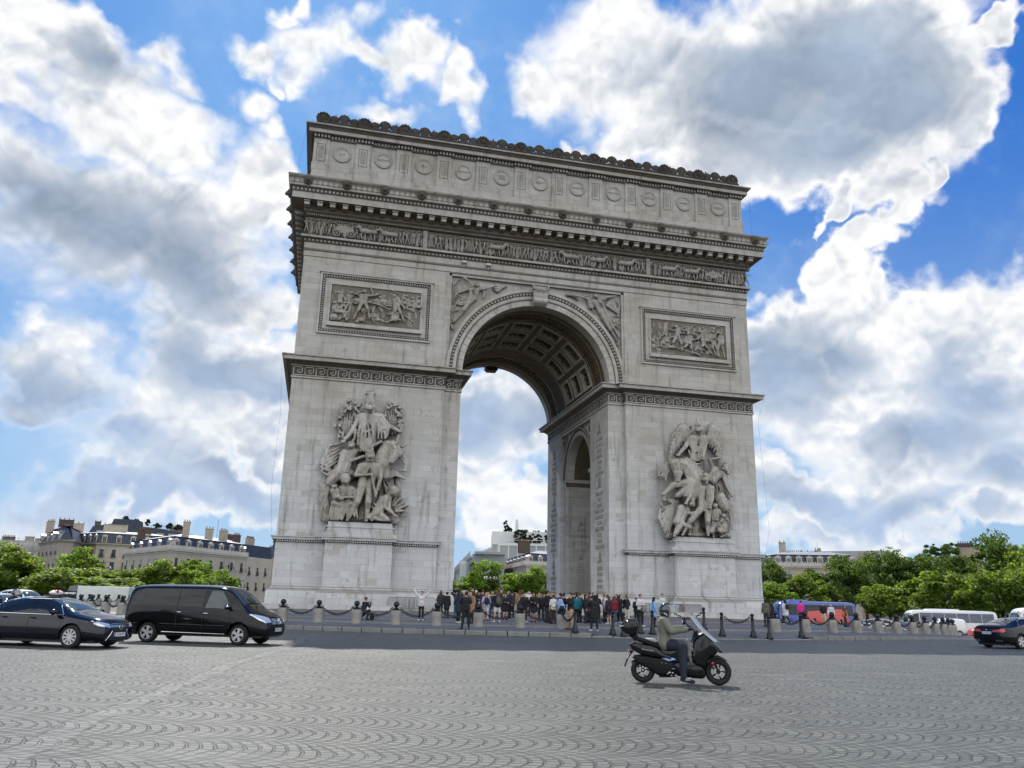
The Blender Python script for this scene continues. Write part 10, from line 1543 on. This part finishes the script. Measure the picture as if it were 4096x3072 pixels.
cp(-9.04,-22.63,'girl in lilac T-shirt and white shorts with navy backpack',r_(172),1.68,'walk',('tee','lilac'),('shorts','white'),('long','blond'),'black')
backpack('navy backpack on the girl in lilac T-shirt',(-9.06,-22.83,gz(-9,-22.6)+1.18),r_(-8),'navy')
cp(-8.45,-21.6,'fair haired person in navy top, jeans and pink shoes',r_(160),1.7,'lean',('jacket','navy'),('trousers','jeans'),('short','blond'),'rose')
cp(-8.63,-23.78,'girl in black top and white shorts with olive backpack',r_(190),1.76,'phone',('jacket','black'),('shorts','white'),('long','brown'),'white',key='phone')
backpack('olive backpack on the girl in white shorts',(-8.6,-24.02,gz(-8.6,-23.8)+1.24),0,'olive',1)
cp(-7.27,-19.99,'small woman in short black dress and leggings in the middle of the opening',r_(10),1.58,'fold',('jacket','black'),('skirt','black'),('bob','brown'))
cp(-5.78,-14.55,'tall man in black jacket standing behind the woman in black dress',away,1.84,'stand',('jacket','black'),('trousers','charcoal'),('short','dark_hair'),skin=1)
cp(-6.02,-16.6,'broad person in dark jacket with pale belt beside the tall man',r_(165),1.72,'stand',('jacket','charcoal'),('trousers','dark_jeans'),('short','dark_hair'))
cp(-5.97,-18.6,'woman with very long auburn hair in tan top seen from behind',away,1.84,'stand',('shirt','tan'),('trousers','brown'),('long','auburn'))
cp(-6.79,-23.01,'woman in black blazer over white shirt carrying a navy bag',r_(-10),1.7,'walk',('jacket','black'),('slim','black'),('bun','brown'),'white')
backpack('navy shoulder bag at the side of the woman in black blazer',(-7.1,-23.05,gz(-7,-23)+1.05),r_(40),'navy')
cp(-3.98,-13.14,'man in white sweatshirt with dark print facing the camera',0,1.72,'stand',('jacket','white'),('trousers','black'),('short','dark_hair'))
cp(-6.18,-22.88,'man in black sweater and dark shorts left of the third chain',r_(-20),1.72,'fold',('jacket','black'),('shorts','navy'),('short','dark_hair'),skin=1)
cp(-5.32,-21.48,'youth in black T-shirt with white print and black leggings',r_(-8),1.68,'lean',('tee','black'),('slim','black'),('short','dark_hair'),'charcoal',skin=1)
cp(-5.45,-23.31,'tall dark haired man in black jacket at the edge of the student group',r_(100),1.84,'stand',('jacket','black'),('trousers','charcoal'),('short','dark_hair'))
cp(-5.1,-22.6,'man in black behind the tall dark haired man',r_(70),1.78,'fold',('jacket','charcoal'),('trousers','brown'),('short','brown'))
cp(-5.3,-24.13,'boy in white T-shirt and dark trousers with back to the camera',r_(185),1.62,'stand',('tee','white'),('trousers','charcoal'),('short','dark_hair'),'black')
cp(-4.85,-24.37,'person in pale blue shirt tucked into dark trousers seen from behind',away,1.66,'chat',('shirt','pale_blue'),('trousers','black'),('bob','dark_hair'))
cp(-3.8,-20.57,'person in navy top behind the pale blue shirt',r_(200),1.7,'stand',('shirt','navy'),('trousers','black'),('short','dark_hair'))
cp(-4.3,-22.6,'person in blue denim jacket left of the man in beige trousers',r_(150),1.6,'lean',('jacket','blue'),('trousers','black'),('bob','dark_hair'))
cp(-5.9,-29.32,'man in black jacket and beige trousers holding up a phone',r_(-75),1.86,'phone',('jacket','black'),('wide','beige'),('short','dark_hair'),'brown')
cp(-3.46,-22.89,'person in turquoise jacket behind the man in beige trousers',r_(160),1.66,'stand',('jacket','turquoise'),('trousers','black'),('short','dark_hair'))
cp(-3.1,-23.45,'dark haired woman in black jacket right of the turquoise jacket',r_(70),1.68,'stand',('jacket','black'),('trousers','dark_jeans'),('long','dark_hair'))
cp(-2.6,-22.6,'woman with brown hair in charcoal coat in the student group',r_(210),1.66,'fold',('coat','charcoal'),('slim','black'),('long','brown'))
cp(-2.2,-22.05,'girl in white top with blue backpack beside the long black coat',r_(180),1.6,'stand',('tee','white'),('trousers','dark_jeans'),('short','dark_hair'))
backpack('blue backpack on the girl in white top',(-2.2,-22.25,gz(-2.2,-22)+1.15),0,'pale_blue')
cp(-1.39,-19.96,'taller youth with black hair behind the girl in white top',r_(20),1.76,'stand',('jacket','navy'),('trousers','black'),('short','dark_hair'))
cp(-4.87,-30.17,'person in bulky black hooded coat, jeans and white trainers near the iron posts',away,1.8,'phone',('coat','black'),('trousers','dark_jeans'),('bob','dark_hair'),'white')
cp(-1.3,-22.44,'youth in white hoodie with dark backpack straps',r_(160),1.7,'stand',('jacket','white'),('trousers','black'),('short','brown'),'charcoal')
backpack('dark backpack on the youth in white hoodie',(-1.22,-22.68,gz(-1.3,-22.4)+1.22),r_(-20),'charcoal')
cp(-1.65,-23.61,'girl with long hair in dark purple jacket and bare legs',r_(200),1.62,'stand',('jacket','purple'),('shorts','purple'),('long','brown'),'white')
cp(-1.31,-23.6,'girl with long auburn hair in red top',away,1.64,'stand',('shirt','red'),('trousers','jeans'),('long','auburn'),'white')
cp(-.39,-22.2,'woman with long black hair in black jacket looking at her phone',r_(40),1.7,'phone',('jacket','black'),('slim','black'),('long','dark_hair'),'white')
cp(.43,-21.2,'woman in black jacket and loose cream trousers leaning on the pier ledge',r_(205),1.66,'lean',('jacket','black'),('wide','cream'),('bob','brown'))
cp(-.28,-24.6,'woman in red cap and black jacket eating by the right pier',r_(15),1.58,'chat',('jacket','black'),('slim','black'),('cap','red'))
cp(-.58,-26.0,'tall youth in white T-shirt with a shoulder bag by the right pier',r_(10),1.8,'fold',('tee','white'),('trousers','black'),('short','dark_hair'),'white')
backpack('grey messenger bag held by the tall youth in white T-shirt',(-.46,-26.25,gz(0,-26)+1.0),r_(30),'grey')
cp(.3,-25.9,'woman in light blue coat and black leggings standing sideways',r_(85),1.66,'stand',('coat','sky_blue'),('slim','black'),('long','dark_hair'))
cp(5.0,-16.5,'dark haired visitor half hidden behind the rider helmet',r_(10),1.8,'stand',('tee','white'),('trousers','black'),('short','dark_hair'))
cp(-16.16,-21.95,'person in black crouching to take a photo behind a bollard',r_(120),1.74,'squat',('jacket','black'),('trousers','black'),('bun','brown'))
backpack('black bag on the ground beside the crouching photographer',(-15.7,-22.1,gz(-15.7,-22.1)+.22),.4,'black')
cp(-12.87,-22.26,'woman in white jacket with both arms raised for a photo',r_(-15),1.66,'armsup',('jacket','white'),('slim','black'),('bun','dark_hair'),'white')
cp(9.25,-23.02,'person in olive jacket seen from behind at the right pier corner',away,1.72,'stand',('jacket','olive'),('trousers','dark_jeans'),('bob','dark_hair'))
cp(9.8,-22.51,'person in black coat beside the olive jacket',r_(165),1.66,'lean',('coat','black'),('trousers','black'),('long','dark_hair'))
cp(16.18,-14.1,'woman in loose white top with black backpack walking to the coach',away,1.74,'walk',('coat','white'),('slim','black'),('long','dark_hair'))
backpack('black backpack with pale patch on the woman in loose white top',(16.2,-14.35,gz(16.2,-14)+1.25),0,'black')
cp(18.5,-12.6,'woman in bright pink top walking in front of the coach',r_(160),1.76,'walk',('jacket','pink'),('trousers','purple'),('bun','brown'))
cp(22.63,-9.4,'man in black jacket and pale trousers walking left of a bald man',r_(-20),1.76,'walk',('jacket','black'),('trousers','cream'),('short','brown'),'brown')
cp(22.9,-10.1,'bald man in white sweater with black scarf',r_(-15),1.7,'stand',('jacket','white'),('trousers','charcoal'),None,'brown')
cp(20.4,-15.4,'person in dark jacket with orange bag at the tail of the coach',r_(60),1.6,'lean',('jacket','brown'),('trousers','charcoal'),('long','brown'))
backpack('orange bag carried at the tail of the coach',(20.15,-15.6,gz(20.4,-15.4)+.95),r_(60),'orange')
cp(-25.6,-10.8,'bareheaded man in black jacket behind the bonnet of the van',r_(-10),1.78,'stand',('jacket','black'),('trousers','black'),('short','brown'))
cp(-23.9,-9.6,'woman in grey top beside the corner of the left pier behind the van',r_(20),1.66,'fold',('shirt','grey'),('trousers','black'),('bob','brown'))
cp(-24.6,-10.0,'person in dark brown jacket between two others behind the van',r_(40),1.68,'stand',('jacket','brown'),('trousers','black'),('long','dark_hair'))
FX=[(-4.6,-19.6,'black','jeans','short'),(-3.9,-18.9,'charcoal','black','long'),(-3.3,-19.8,'navy','dark_jeans','bob'),(-2.9,-20.6,'black','black','short'),(-2.3,-19.2,'brown','black','long'),(-1.9,-20.8,'charcoal','jeans','short'),(-.9,-21.3,'black','charcoal','bob'),(-.5,-19.6,'navy','black','short'),(.1,-20.3,'charcoal','black','long'),(-4.4,-20.9,'brown','dark_jeans','short'),(-6.7,-18.3,'navy','black','short'),(-6.9,-16.9,'charcoal','jeans','long'),(-7.4,-17.6,'black','navy','bob'),(-9.3,-17.4,'black','charcoal','short'),(-2.1,-22.7,'black','dark_jeans','long'),(-3.0,-22.0,'charcoal','black','short')]
for i,(x,y,t,b_,hk) in enumerate(FX):
    hn={'short':'short hair','long':'long hair','bob':'bobbed hair'}[hk]
    cp(x,y,f"{hn}ed student, {t} top, {b_.replace('_',' ')} bottoms, in the packed group by the right pier" if x>-5 else f"{hn}ed visitor, {t} top, {b_.replace('_',' ')} bottoms, in the middle of the opening",r_(37*i),1.62+.04*(i%6),['stand','lean','fold','chat','phone'][i%5],(['jacket','shirt','coat'][i%3],t),('trousers',b_),(hk,['dark_hair','brown','dark_hair','auburn'][i%4]))
# people deeper under the arch
rgp=random.Random(21); tops=['black','white','grey','navy','red','beige','olive','charcoal','pale_blue','brown']; hairs=['dark_hair','brown','blond','auburn','silver_hair']; seen=set(); n=0
kinds=[('jacket','jacket'),('tee','T-shirt'),('shirt','shirt'),('coat','coat')]
GAR=[(t,k) for t in tops for k in kinds]; rgp.shuffle(GAR)
for i in range(34):
    u=1840+i*10.2+rgp.uniform(-3,3); az=6.9+(u-1667)*.01732; D=rgp.uniform(62,88); x,y=pol(az,D)
    if abs(x)>6.9 or y<-9.5: D=66; x,y=pol(az,D)
    t,(tk,tn)=GAR[i]; hc=rgp.choice(hairs); hk=rgp.choice(['short','long','bob']); bc=rgp.choice(['black','jeans','navy','charcoal','cream'])
    hl={'short':'short','long':'long','bob':'bobbed'}[hk]; cn_={'dark_hair':'black','silver_hair':'grey'}.get(hc,hc)
    lab=f"visitor in {t.replace('_',' ')} {tn} with {hl} {cn_} hair deep under the arch"
    person(lab,pz(x,y),rgp.uniform(0,6.28),rgp.uniform(1.6,1.84),rgp.choice(['stand','lean','fold','chat','walk','phone']),(tk,t),('trousers',bc),(hk,hc),'black',rgp.choice((0,0,1)),'crowd deep under the arch')
# visitors on the roof terrace
for i,(x,lab) in enumerate(((-20.9,'tiny dark figure on the roof terrace right of the first stone mask'),(-18.6,'tiny figure on the roof terrace left of the second stone mask'),(-14.95,'tiny figure on the roof terrace before the third stone mask'),(-11.2,'tiny figure on the roof terrace near the fourth stone mask'),(-5.0,'tiny figure on the roof terrace near the sixth stone mask'),(14.6,'tiny figure on the roof terrace near the right end'),(18.8,'tiny figure on the roof terrace before the last stone mask'))):
    person(lab,(x,.25,45.99),r_(20*i),1.72,'stand',('jacket','black'),('trousers','black'),('short','dark_hair'),'black',0,'visitors on the roof terrace')
# ------------------------------------------------------------------ scooter and rider
SBLK=M('scooter_paint',(.004,.0042,.005),.1,spec=.35,coat=.2); SPL=M('scooter_plastic',(.006,.006,.0065),.5,spec=.25); STEEL=M('brake_steel',(.55,.55,.54),.3,metal=.8); SEATG=M('seat_grey',(.30,.30,.29),.6); SCR=M('clear_screen',(.55,.6,.65),.06,alpha=.32); BAGG=M('grey_cover',(.15,.155,.15),.6,noise=.2,nscale=9)
kx=1.6/1215
def sp_(px,py): return ((px-475)*kx-.8,(1393+(px-475)*.034-py)*kx)
def slab(pts,hw,y=0,bev=.03,sub=1,mat=None,taper=.75,name='m'):
    P=[sp_(*p) for p in pts]; cx=sum(p[0] for p in P)/len(P); cz=sum(p[1] for p in P)/len(P); n=len(P); mb=MB(); vs=[];fs=[]
    lay=[(-hw,taper),(-hw*.7,1),(hw*.7,1),(hw,taper)]
    for yy,s in lay: vs+=[(cx+(x-cx)*s,y+yy,cz+(z-cz)*s) for x,z in P]
    for k in range(3):
        for i in range(n): j=(i+1)%n; fs.append((k*n+i,k*n+j,(k+1)*n+j,(k+1)*n+i))
    fs+=[tuple(range(n)),tuple(range(4*n-1,3*n-1,-1))]
    mb.add(vs,fs); me=fixn(mb.mesh(name)); me=ev(me,[('BEVEL',dict(width=bev,segments=2,limit_method='NONE'))]); me.materials.clear(); me.materials.append(mat or SBLK); fin(me,50); return me
def make_scooter(label):
    s=thing('motor_scooter',label,'scooter')
    part('tail_body',slab([(255,790),(290,735),(420,768),(620,800),(740,840),(880,950),(1040,1010),(1030,1070),(800,1010),(600,985),(430,940),(300,865)],.17,0,.02),s)
    part('seat',slab([(370,690),(430,680),(560,700),(700,745),(860,790),(1000,800),(1010,870),(860,890),(700,850),(500,780),(390,735)],.15,0,.02,mat=SPL),s)
    part('seat_pad',slab([(525,690),(660,694),(745,745),(700,768),(560,728)],.14,0,.012,mat=SEATG),s)
    part('top_box',slab([(105,500),(150,430),(250,383),(380,378),(420,450),(425,520),(400,630),(330,650),(200,625),(130,565)],.22,0,.035),s); part('box_trim',slab([(107,500),(180,478),(182,488),(108,508)],.225,0,.004,mat=STEEL),s)
    part('rear_carrier',slab([(240,640),(400,640),(420,690),(360,740),(310,690)],.1,0,.01,mat=SPL),s)
    part('engine',slab([(330,960),(500,950),(800,1000),(1000,1060),(1060,1180),(980,1290),(750,1290),(650,1230),(560,1160),(420,1110),(340,1060)],.12,0,.02,mat=SPL),s)
    part('floor_board',slab([(960,1080),(1180,1040),(1480,1060),(1490,1290),(1440,1330),(1180,1310),(1020,1280),(980,1200)],.17,0,.03),s)
    part('centre_body',slab([(640,850),(860,880),(1010,860),(1110,800),(1200,760),(1290,800),(1310,1000),(1260,1110),(1000,1110),(860,1020),(700,980)],.14,0,.02),s)
    part('side_cover',slab([(775,1005),(860,988),(1000,1000),(1045,1035),(890,1062)],.165,0,.008,mat=M('pale_blue_cover',(.25,.42,.75),.3)),s)
    part('front_fairing',slab([(1300,720),(1385,640),(1480,600),(1570,690),(1690,790),(1778,935),(1700,905),(1640,975),(1560,1010),(1500,1080),(1480,1200),(1300,1150),(1240,1000)],.2,0,.025),s)
    part('front_nose',slab([(1560,710),(1640,740),(1740,860),(1778,935),(1690,900),(1600,820)],.205,0,.012,mat=M('nose_gloss',(.02,.022,.025),.06,spec=.8)),s)
    part('fairing_trim',slab([(1380,640),(1470,600),(1480,612),(1395,660)],.208,0,.006,mat=STEEL),s); part('fairing_trim',slab([(1650,885),(1720,905),(1640,980),(1630,970),(1690,915)],.19,0,.006,mat=STEEL),s)
    m=MB(); Q=[sp_(*p) for p in((1350,352),(1440,480),(1560,620),(1715,752))]
    m.grid(lambda i,j:(lambda k,f:(Q[k][0]+(Q[k+1][0]-Q[k][0])*f-.10*(2*j-1)**2,(j-.5)*(.30+.14*i),Q[k][1]+(Q[k+1][1]-Q[k][1])*f))(min(2,int(i*3)),i*3-min(2,int(i*3))),9,10); part('windscreen',ev(m.mesh('ws'),[('SOLIDIFY',dict(thickness=.006))]),s).data.materials.append(SCR)
    rim=[]; 
    for j in range(11): jj=j/10; rim.append((Q[0][0]-.10*(2*jj-1)**2,(jj-.5)*.30,Q[0][1]))
    for i in range(1,10): k=min(2,int(i/9*3)); f=i/9*3-k; rim.append((Q[k][0]+(Q[k+1][0]-Q[k][0])*f-.10,.5*(.30+.14*i/9),Q[k][1]+(Q[k+1][1]-Q[k][1])*f))
    m=MB(); m.tube(rim,.006,5); m.tube([(x,-y,z) for x,y,z in rim],.006,5); part('screen_edge',m.mesh('edge',[M('screen_edge',(.6,.63,.65),.2)]),s)
    x0,z0=sp_(1290,560); m=MB(); m.tube([(x0+.03,-.3,z0+.0),(x0+.08,-.1,z0-.03),(x0+.1,0,z0-.05),(x0+.08,.1,z0-.03),(x0+.03,.3,z0)],.016,6); part('handlebar',m.mesh('bar',[SPL]),s)
    a=sp_(1350,620); b=sp_(1330,760); m=MB(); m.cap((x0+.09,0,z0-.05),.05,(b[0],0,b[1]),.07,8,2); part('steering_head',m.mesh('st',[SPL]),s)
    for sd,(px,py),mc in((-1,(1150,440),M('mirror_glass',(.6,.62,.64),.08,metal=.8)),(1,(1190,400),SPL)):
        q=sp_(px,py); m=MB(); m.ell((q[0],sd*.36,q[1]),(.04,.05,.055),10,8); o=part('rear_mirror',m.mesh('mir',[SPL]),s); m=MB(); m.ell((q[0]-.012,sd*.36,q[1]),(.034,.045,.048),10,8); part('mirror_glass',m.mesh('mg',[mc]),o); st=sp_(1240,500); m=MB(); m.tube([(x0+.03,sd*.24,z0),(st[0],sd*.3,st[1]),(q[0],sd*.36,q[1])],.009,5); part('mirror_stem',m.mesh('stem',[SPL]),o)
    part('front_mudguard',slab([(1470,1080),(1560,1000),(1680,960),(1780,1000),(1860,1062),(1760,1030),(1660,1010),(1580,1050),(1500,1140)],.075,0,.008),s)
    part('rear_mudguard',slab([(300,1000),(360,960),(480,950),(600,990),(560,1010),(440,1000),(330,1010)],.09,0,.008,mat=SPL),s)
    part('plate_bracket',slab([(290,885),(330,900),(250,1000),(190,1145),(170,1140),(215,1010),(250,930)],.05,0,.006,mat=SPL),s); part('licence_plate',slab([(268,920),(276,925),(222,1020),(212,1015)],.08,0,.003,mat=PLATE),s); part('tail_lamp',slab([(228,885),(290,870),(292,890),(232,905)],.06,0,.004,mat=RLAMP),s)
    part('tail_light',slab([(255,790),(285,745),(370,742),(330,770),(275,800)],.172,0,.006,mat=M('smoked_lens',(.12,.13,.15),.1)),s)
    m=MB()
    for i in(-1,1): a=sp_(1600,1000); b=sp_(1692,1218); m.cap((a[0],i*.075,a[1]),.028,(b[0],i*.075,b[1]),.022,8,2)
    part('front_fork',m.mesh('fork',[SPL]),s)
    m=MB(); q=sp_(1605,1088); m.lathe([(0,.008),(.028,.006),(.03,0)],n=14,M=T(q[0],-.105,q[1])@RX(PI/2)); part('red_reflector',m.mesh('refl',[RLAMP]),s)
    m=MB()
    for px,py,r in((910,1230,.03),(960,1235,.025),(880,1250,.02),(940,1275,.02),(850,1090,.012),(790,1080,.012)): q=sp_(px,py); m.ell((q[0],-.128,q[1]),(r,.012,r*.7))
    q=sp_(990,1170); m.box(q[0]-.05,q[0]+.04,-.135,-.12,q[1]-.006,q[1]+.006); part('engine_casing',m.mesh('case',[STEEL]),s)
    a,b=sp_(745,1298),sp_(1000,1290); m=MB(); m.cap((a[0],-.1,a[1]),.014,(b[0],-.1,b[1]),.014,6,1); part('centre_stand',m.mesh('cs',[SPL]),s)
    m=MB(); a=sp_(330,1080); b=sp_(700,1210); m.cap((a[0],.16,a[1]),.055,(b[0],.16,b[1]),.045,10,2); part('silencer',m.mesh('ex',[SPL]),s)
    t=text_mesh('Downtown',.052,M('silver_script',(.5,.5,.5),.4),.001,xs=1.1); q=sp_(560,872); o=part('model_lettering',t,s); o.location=(q[0],-.178,q[1]); o.rotation_euler=(R(90),R(8),0)
    mb=MB(); c=sp_(1290,930)
    for pts,r in(([(1210,740),(1260,800),(1370,830)],.05),([(1215,780),(1230,900),(1250,1000),(1255,1110)],.05),([(1370,830),(1330,930),(1290,1010),(1260,1110)],.045),([(1240,850),(1300,880),(1340,860)],.06),([(1230,960),(1290,960)],.06),([(1215,750),(1225,860)],.05)):
        L=[sp_(*p) for p in pts]
        for (a,b) in zip(L,L[1:]): mb.cap((a[0],-.12,a[1]),r,(b[0],-.1,b[1]),r*.9,8,2)
    part('leg_cover',blob(mb,.016,BAGG,1),s)
    for nm,(px,py),r,w in(('rear_wheel',(480,1200),.262,.15),('front_wheel',(1693,1222),.278,.13)):
        q=sp_(px,py); Mx=RX(PI/2); t=MB(); t.lathe([(r*.62,-w*.3),(r*.75,-w*.48),(r*.9,-w*.42),(r*.985,-w*.2),(r,0),(r*.985,w*.2),(r*.9,w*.42),(r*.75,w*.48),(r*.62,w*.3)],n=40,M=Mx,cap=False); o=part(nm,t.mesh('tyre',[TYRE],50),s); o.location=(q[0],0,r+.0)
        d=MB(); d.lathe([(r*.63,-w*.3),(r*.56,-w*.34),(r*.54,-w*.2)],n=28,M=Mx,cap=False)
        for k in range(5): d.prism([(-.02,.02),(.02,.02),(.014,r*.6),(-.014,r*.6)],-.03,.03,RY(2*PI*k/5+.3))
        part('rim',d.mesh('rim',[SPL]),o); b=MB(); b.lathe([(r*.34,-w*.42),(r*.5,-w*.42),(r*.5,-w*.38),(r*.34,-w*.38)],n=26,M=Mx,cap=False)
        for k in range(7): a=2*PI*k/7; b.box(-.018,.018,-w*.425,-w*.39,r*.18,r*.36,RY(a))
        part('brake_disc',b.mesh('disc',[STEEL]),o)
    return s
SCO=make_scooter('black touring scooter with top box and tall windscreen ridden across the setts'); SL=(-11.245,-54.1,.08); SH=R(-22.3); SCO.location=SL; SCO.rotation_euler=(0,0,SH)
def v3(px,py,y): q=sp_(px,py); return (y,-q[0],q[1])   # rider local frame faces -y
RIDE=dict(hd=v3(900,262,0),ch=v3(838,455,0),pel=v3(852,770,0),el=(v3(965,585,-.26),v3(955,560,.27)),ha=(v3(1222,548,-.3),v3(1225,530,.3)),kn=(v3(1128,830,-.15),v3(1128,820,.16)),ft=(v3(1128,1318,-.235),v3(1180,1240,.2)),toe=((-.02,-.2,-.035),(.03,-.18,-.02)))
HELM=M('helmet_shell',(.02,.025,.035),.12,coat=1.0); VIS=M('helmet_visor',(.5,.55,.58),.05,alpha=.3); GLV=M('glove_leather',(.012,.012,.012),.6)
def make_rider(label,loc,rz,key,jk):
    o=part('person',body_mesh(RIDE,'ride')); o.location=loc; o.rotation_euler=(0,0,rz+PI/2); setp(o,label,'person')
    for i,m in enumerate((SKIN[0],EYE,LIP)): setmat(o,m,i)
    J=joints(RIDE)
    k=('t','ride','rj')
    if k not in PM:
        mb=MB(); torso(mb,J,.045); arms(mb,J,.034,True,.9); mb.torus(J['ch']+Vector((0,0,.11)),.07,.03,12,6)
        for z in(.0,.12,.26,.4,.55,.7): c=J['pel']+(J['ch']-J['pel'])*z; mb.torus(c,.132,.02,16,5)
        for i in(0,1):
            for t in(.25,.5,.75): c=J['sh'][i]+(J['el'][i]-J['sh'][i])*t; mb.ell(c,.078-.012*t)
            for t in(.2,.45,.7): c=J['el'][i]+(J['ha'][i]-J['el'][i])*t; mb.ell(c,.064-.01*t)
        PM[k]=vox(mb,.016,1)
    cpart('jacket',PM[k],o,CL[jk])
    k=('l','ride','t')
    if k not in PM: mb=MB(); mb.cap(J['pel']+Vector((-.06,0,.0)),.135,J['pel']+Vector((.06,0,0)),.135,10,3); legs(mb,J,.03,.97,1.14); PM[k]=vox(mb,.018,2)
    cpart('trousers',PM[k],o,CL['dark_jeans'])
    for m in shoe_mesh(RIDE,'ride'):
        sh=cpart('shoe',m,o,CL['navy'])
    f=J['ft'][0]
    for (ft,sx) in((J['ft'][0],-1),(J['ft'][1],1)):
        mb=MB()
        for t in(.35,.55,.75): c=ft+Vector((0,-.17*t,-.0)); mb.cap(c+Vector((sx*.05,.02,-.03)),.008,c+Vector((sx*.04,-.01,.03)),.008,4,1)
        mb.cap(ft+Vector((0,.05,-.062)),.024,ft+Vector((0,-.19,-.075)),.02,8,2); part('shoe_sole',mb.mesh('sole',[CL['white']]),o)
    h=J['hd']+Vector((0,.012,.025)); mb=MB(); mb.ell(h,(.14,.17,.16),20,14); mb.ell(h+Vector((0,.035,-.07)),(.125,.125,.11),14,10); me=mb.mesh('helmet'); b=bmesh.new(); b.from_mesh(me)
    rm=[v for v in b.verts if v.co.y<h.y-.055 and v.co.z<h.z+.05]; bmesh.ops.delete(b,geom=rm,context='VERTS'); b.to_mesh(me); b.free(); me=ev(me,[('SOLIDIFY',dict(thickness=.012))]); me.materials.append(HELM); fin(me,60); H_=part('helmet',me,o)
    mb=MB(); mb.grid(lambda i,j:(h.x+.15*sin(R(-75+150*i))*1.0,h.y-.178*cos(R(-75+150*i))-.035*j,h.z+.11-.17*j),14,6); part('visor',ev(mb.mesh('v'),[('SOLIDIFY',dict(thickness=.004))]),H_).data.materials.append(VIS)
    mb=MB(); mb.cap((h.x-.137,h.y+.05,h.z-.075),.014,(h.x-.13,h.y-.0,h.z-.11),.012,6,2); part('helmet_flash',mb.mesh('fl',[CL['white']]),H_)
    for i in(0,1):
        a=J['ha'][i]; d=(a-J['el'][i]).normalized(); g=MB(); g.cap(a-d*.07,.042,a+d*.03,.042,9,3); s=(-1,1)[i]
        for q in range(4):   # fingers closed round the grip
            bx=a+d*.045+Vector((s*(-.036+.024*q),0,.012)); m1=bx+Vector((0,-.038,.012)); m2=m1+Vector((0,-.016,-.034)); g.cap(bx,.013,m1,.012,6,2); g.cap(m1,.012,m2,.011,6,2); g.cap(m2,.011,m2+Vector((0,.022,-.014)),.009,6,2)
        g.cap(a+d*.02+Vector((-s*.035,0,-.01)),.014,a+d*.06+Vector((-s*.05,-.01,-.03)),.011,6,2); part('glove',g.mesh('glove',[GLV],60),o)
    return o
make_rider('scooter rider in olive jacket, jeans and dark open face helmet',SL,SH,'ride','khaki')
# second scooter rider behind the taxi
s2=dup(SCO,(-30.0,-35.9,.08),R(-22),'dark scooter with clear windscreen half hidden behind the navy taxi')
make_rider('scooter rider in black with dark helmet behind the navy taxi',(-30.0,-35.9,.08),R(-22),'ride','black')
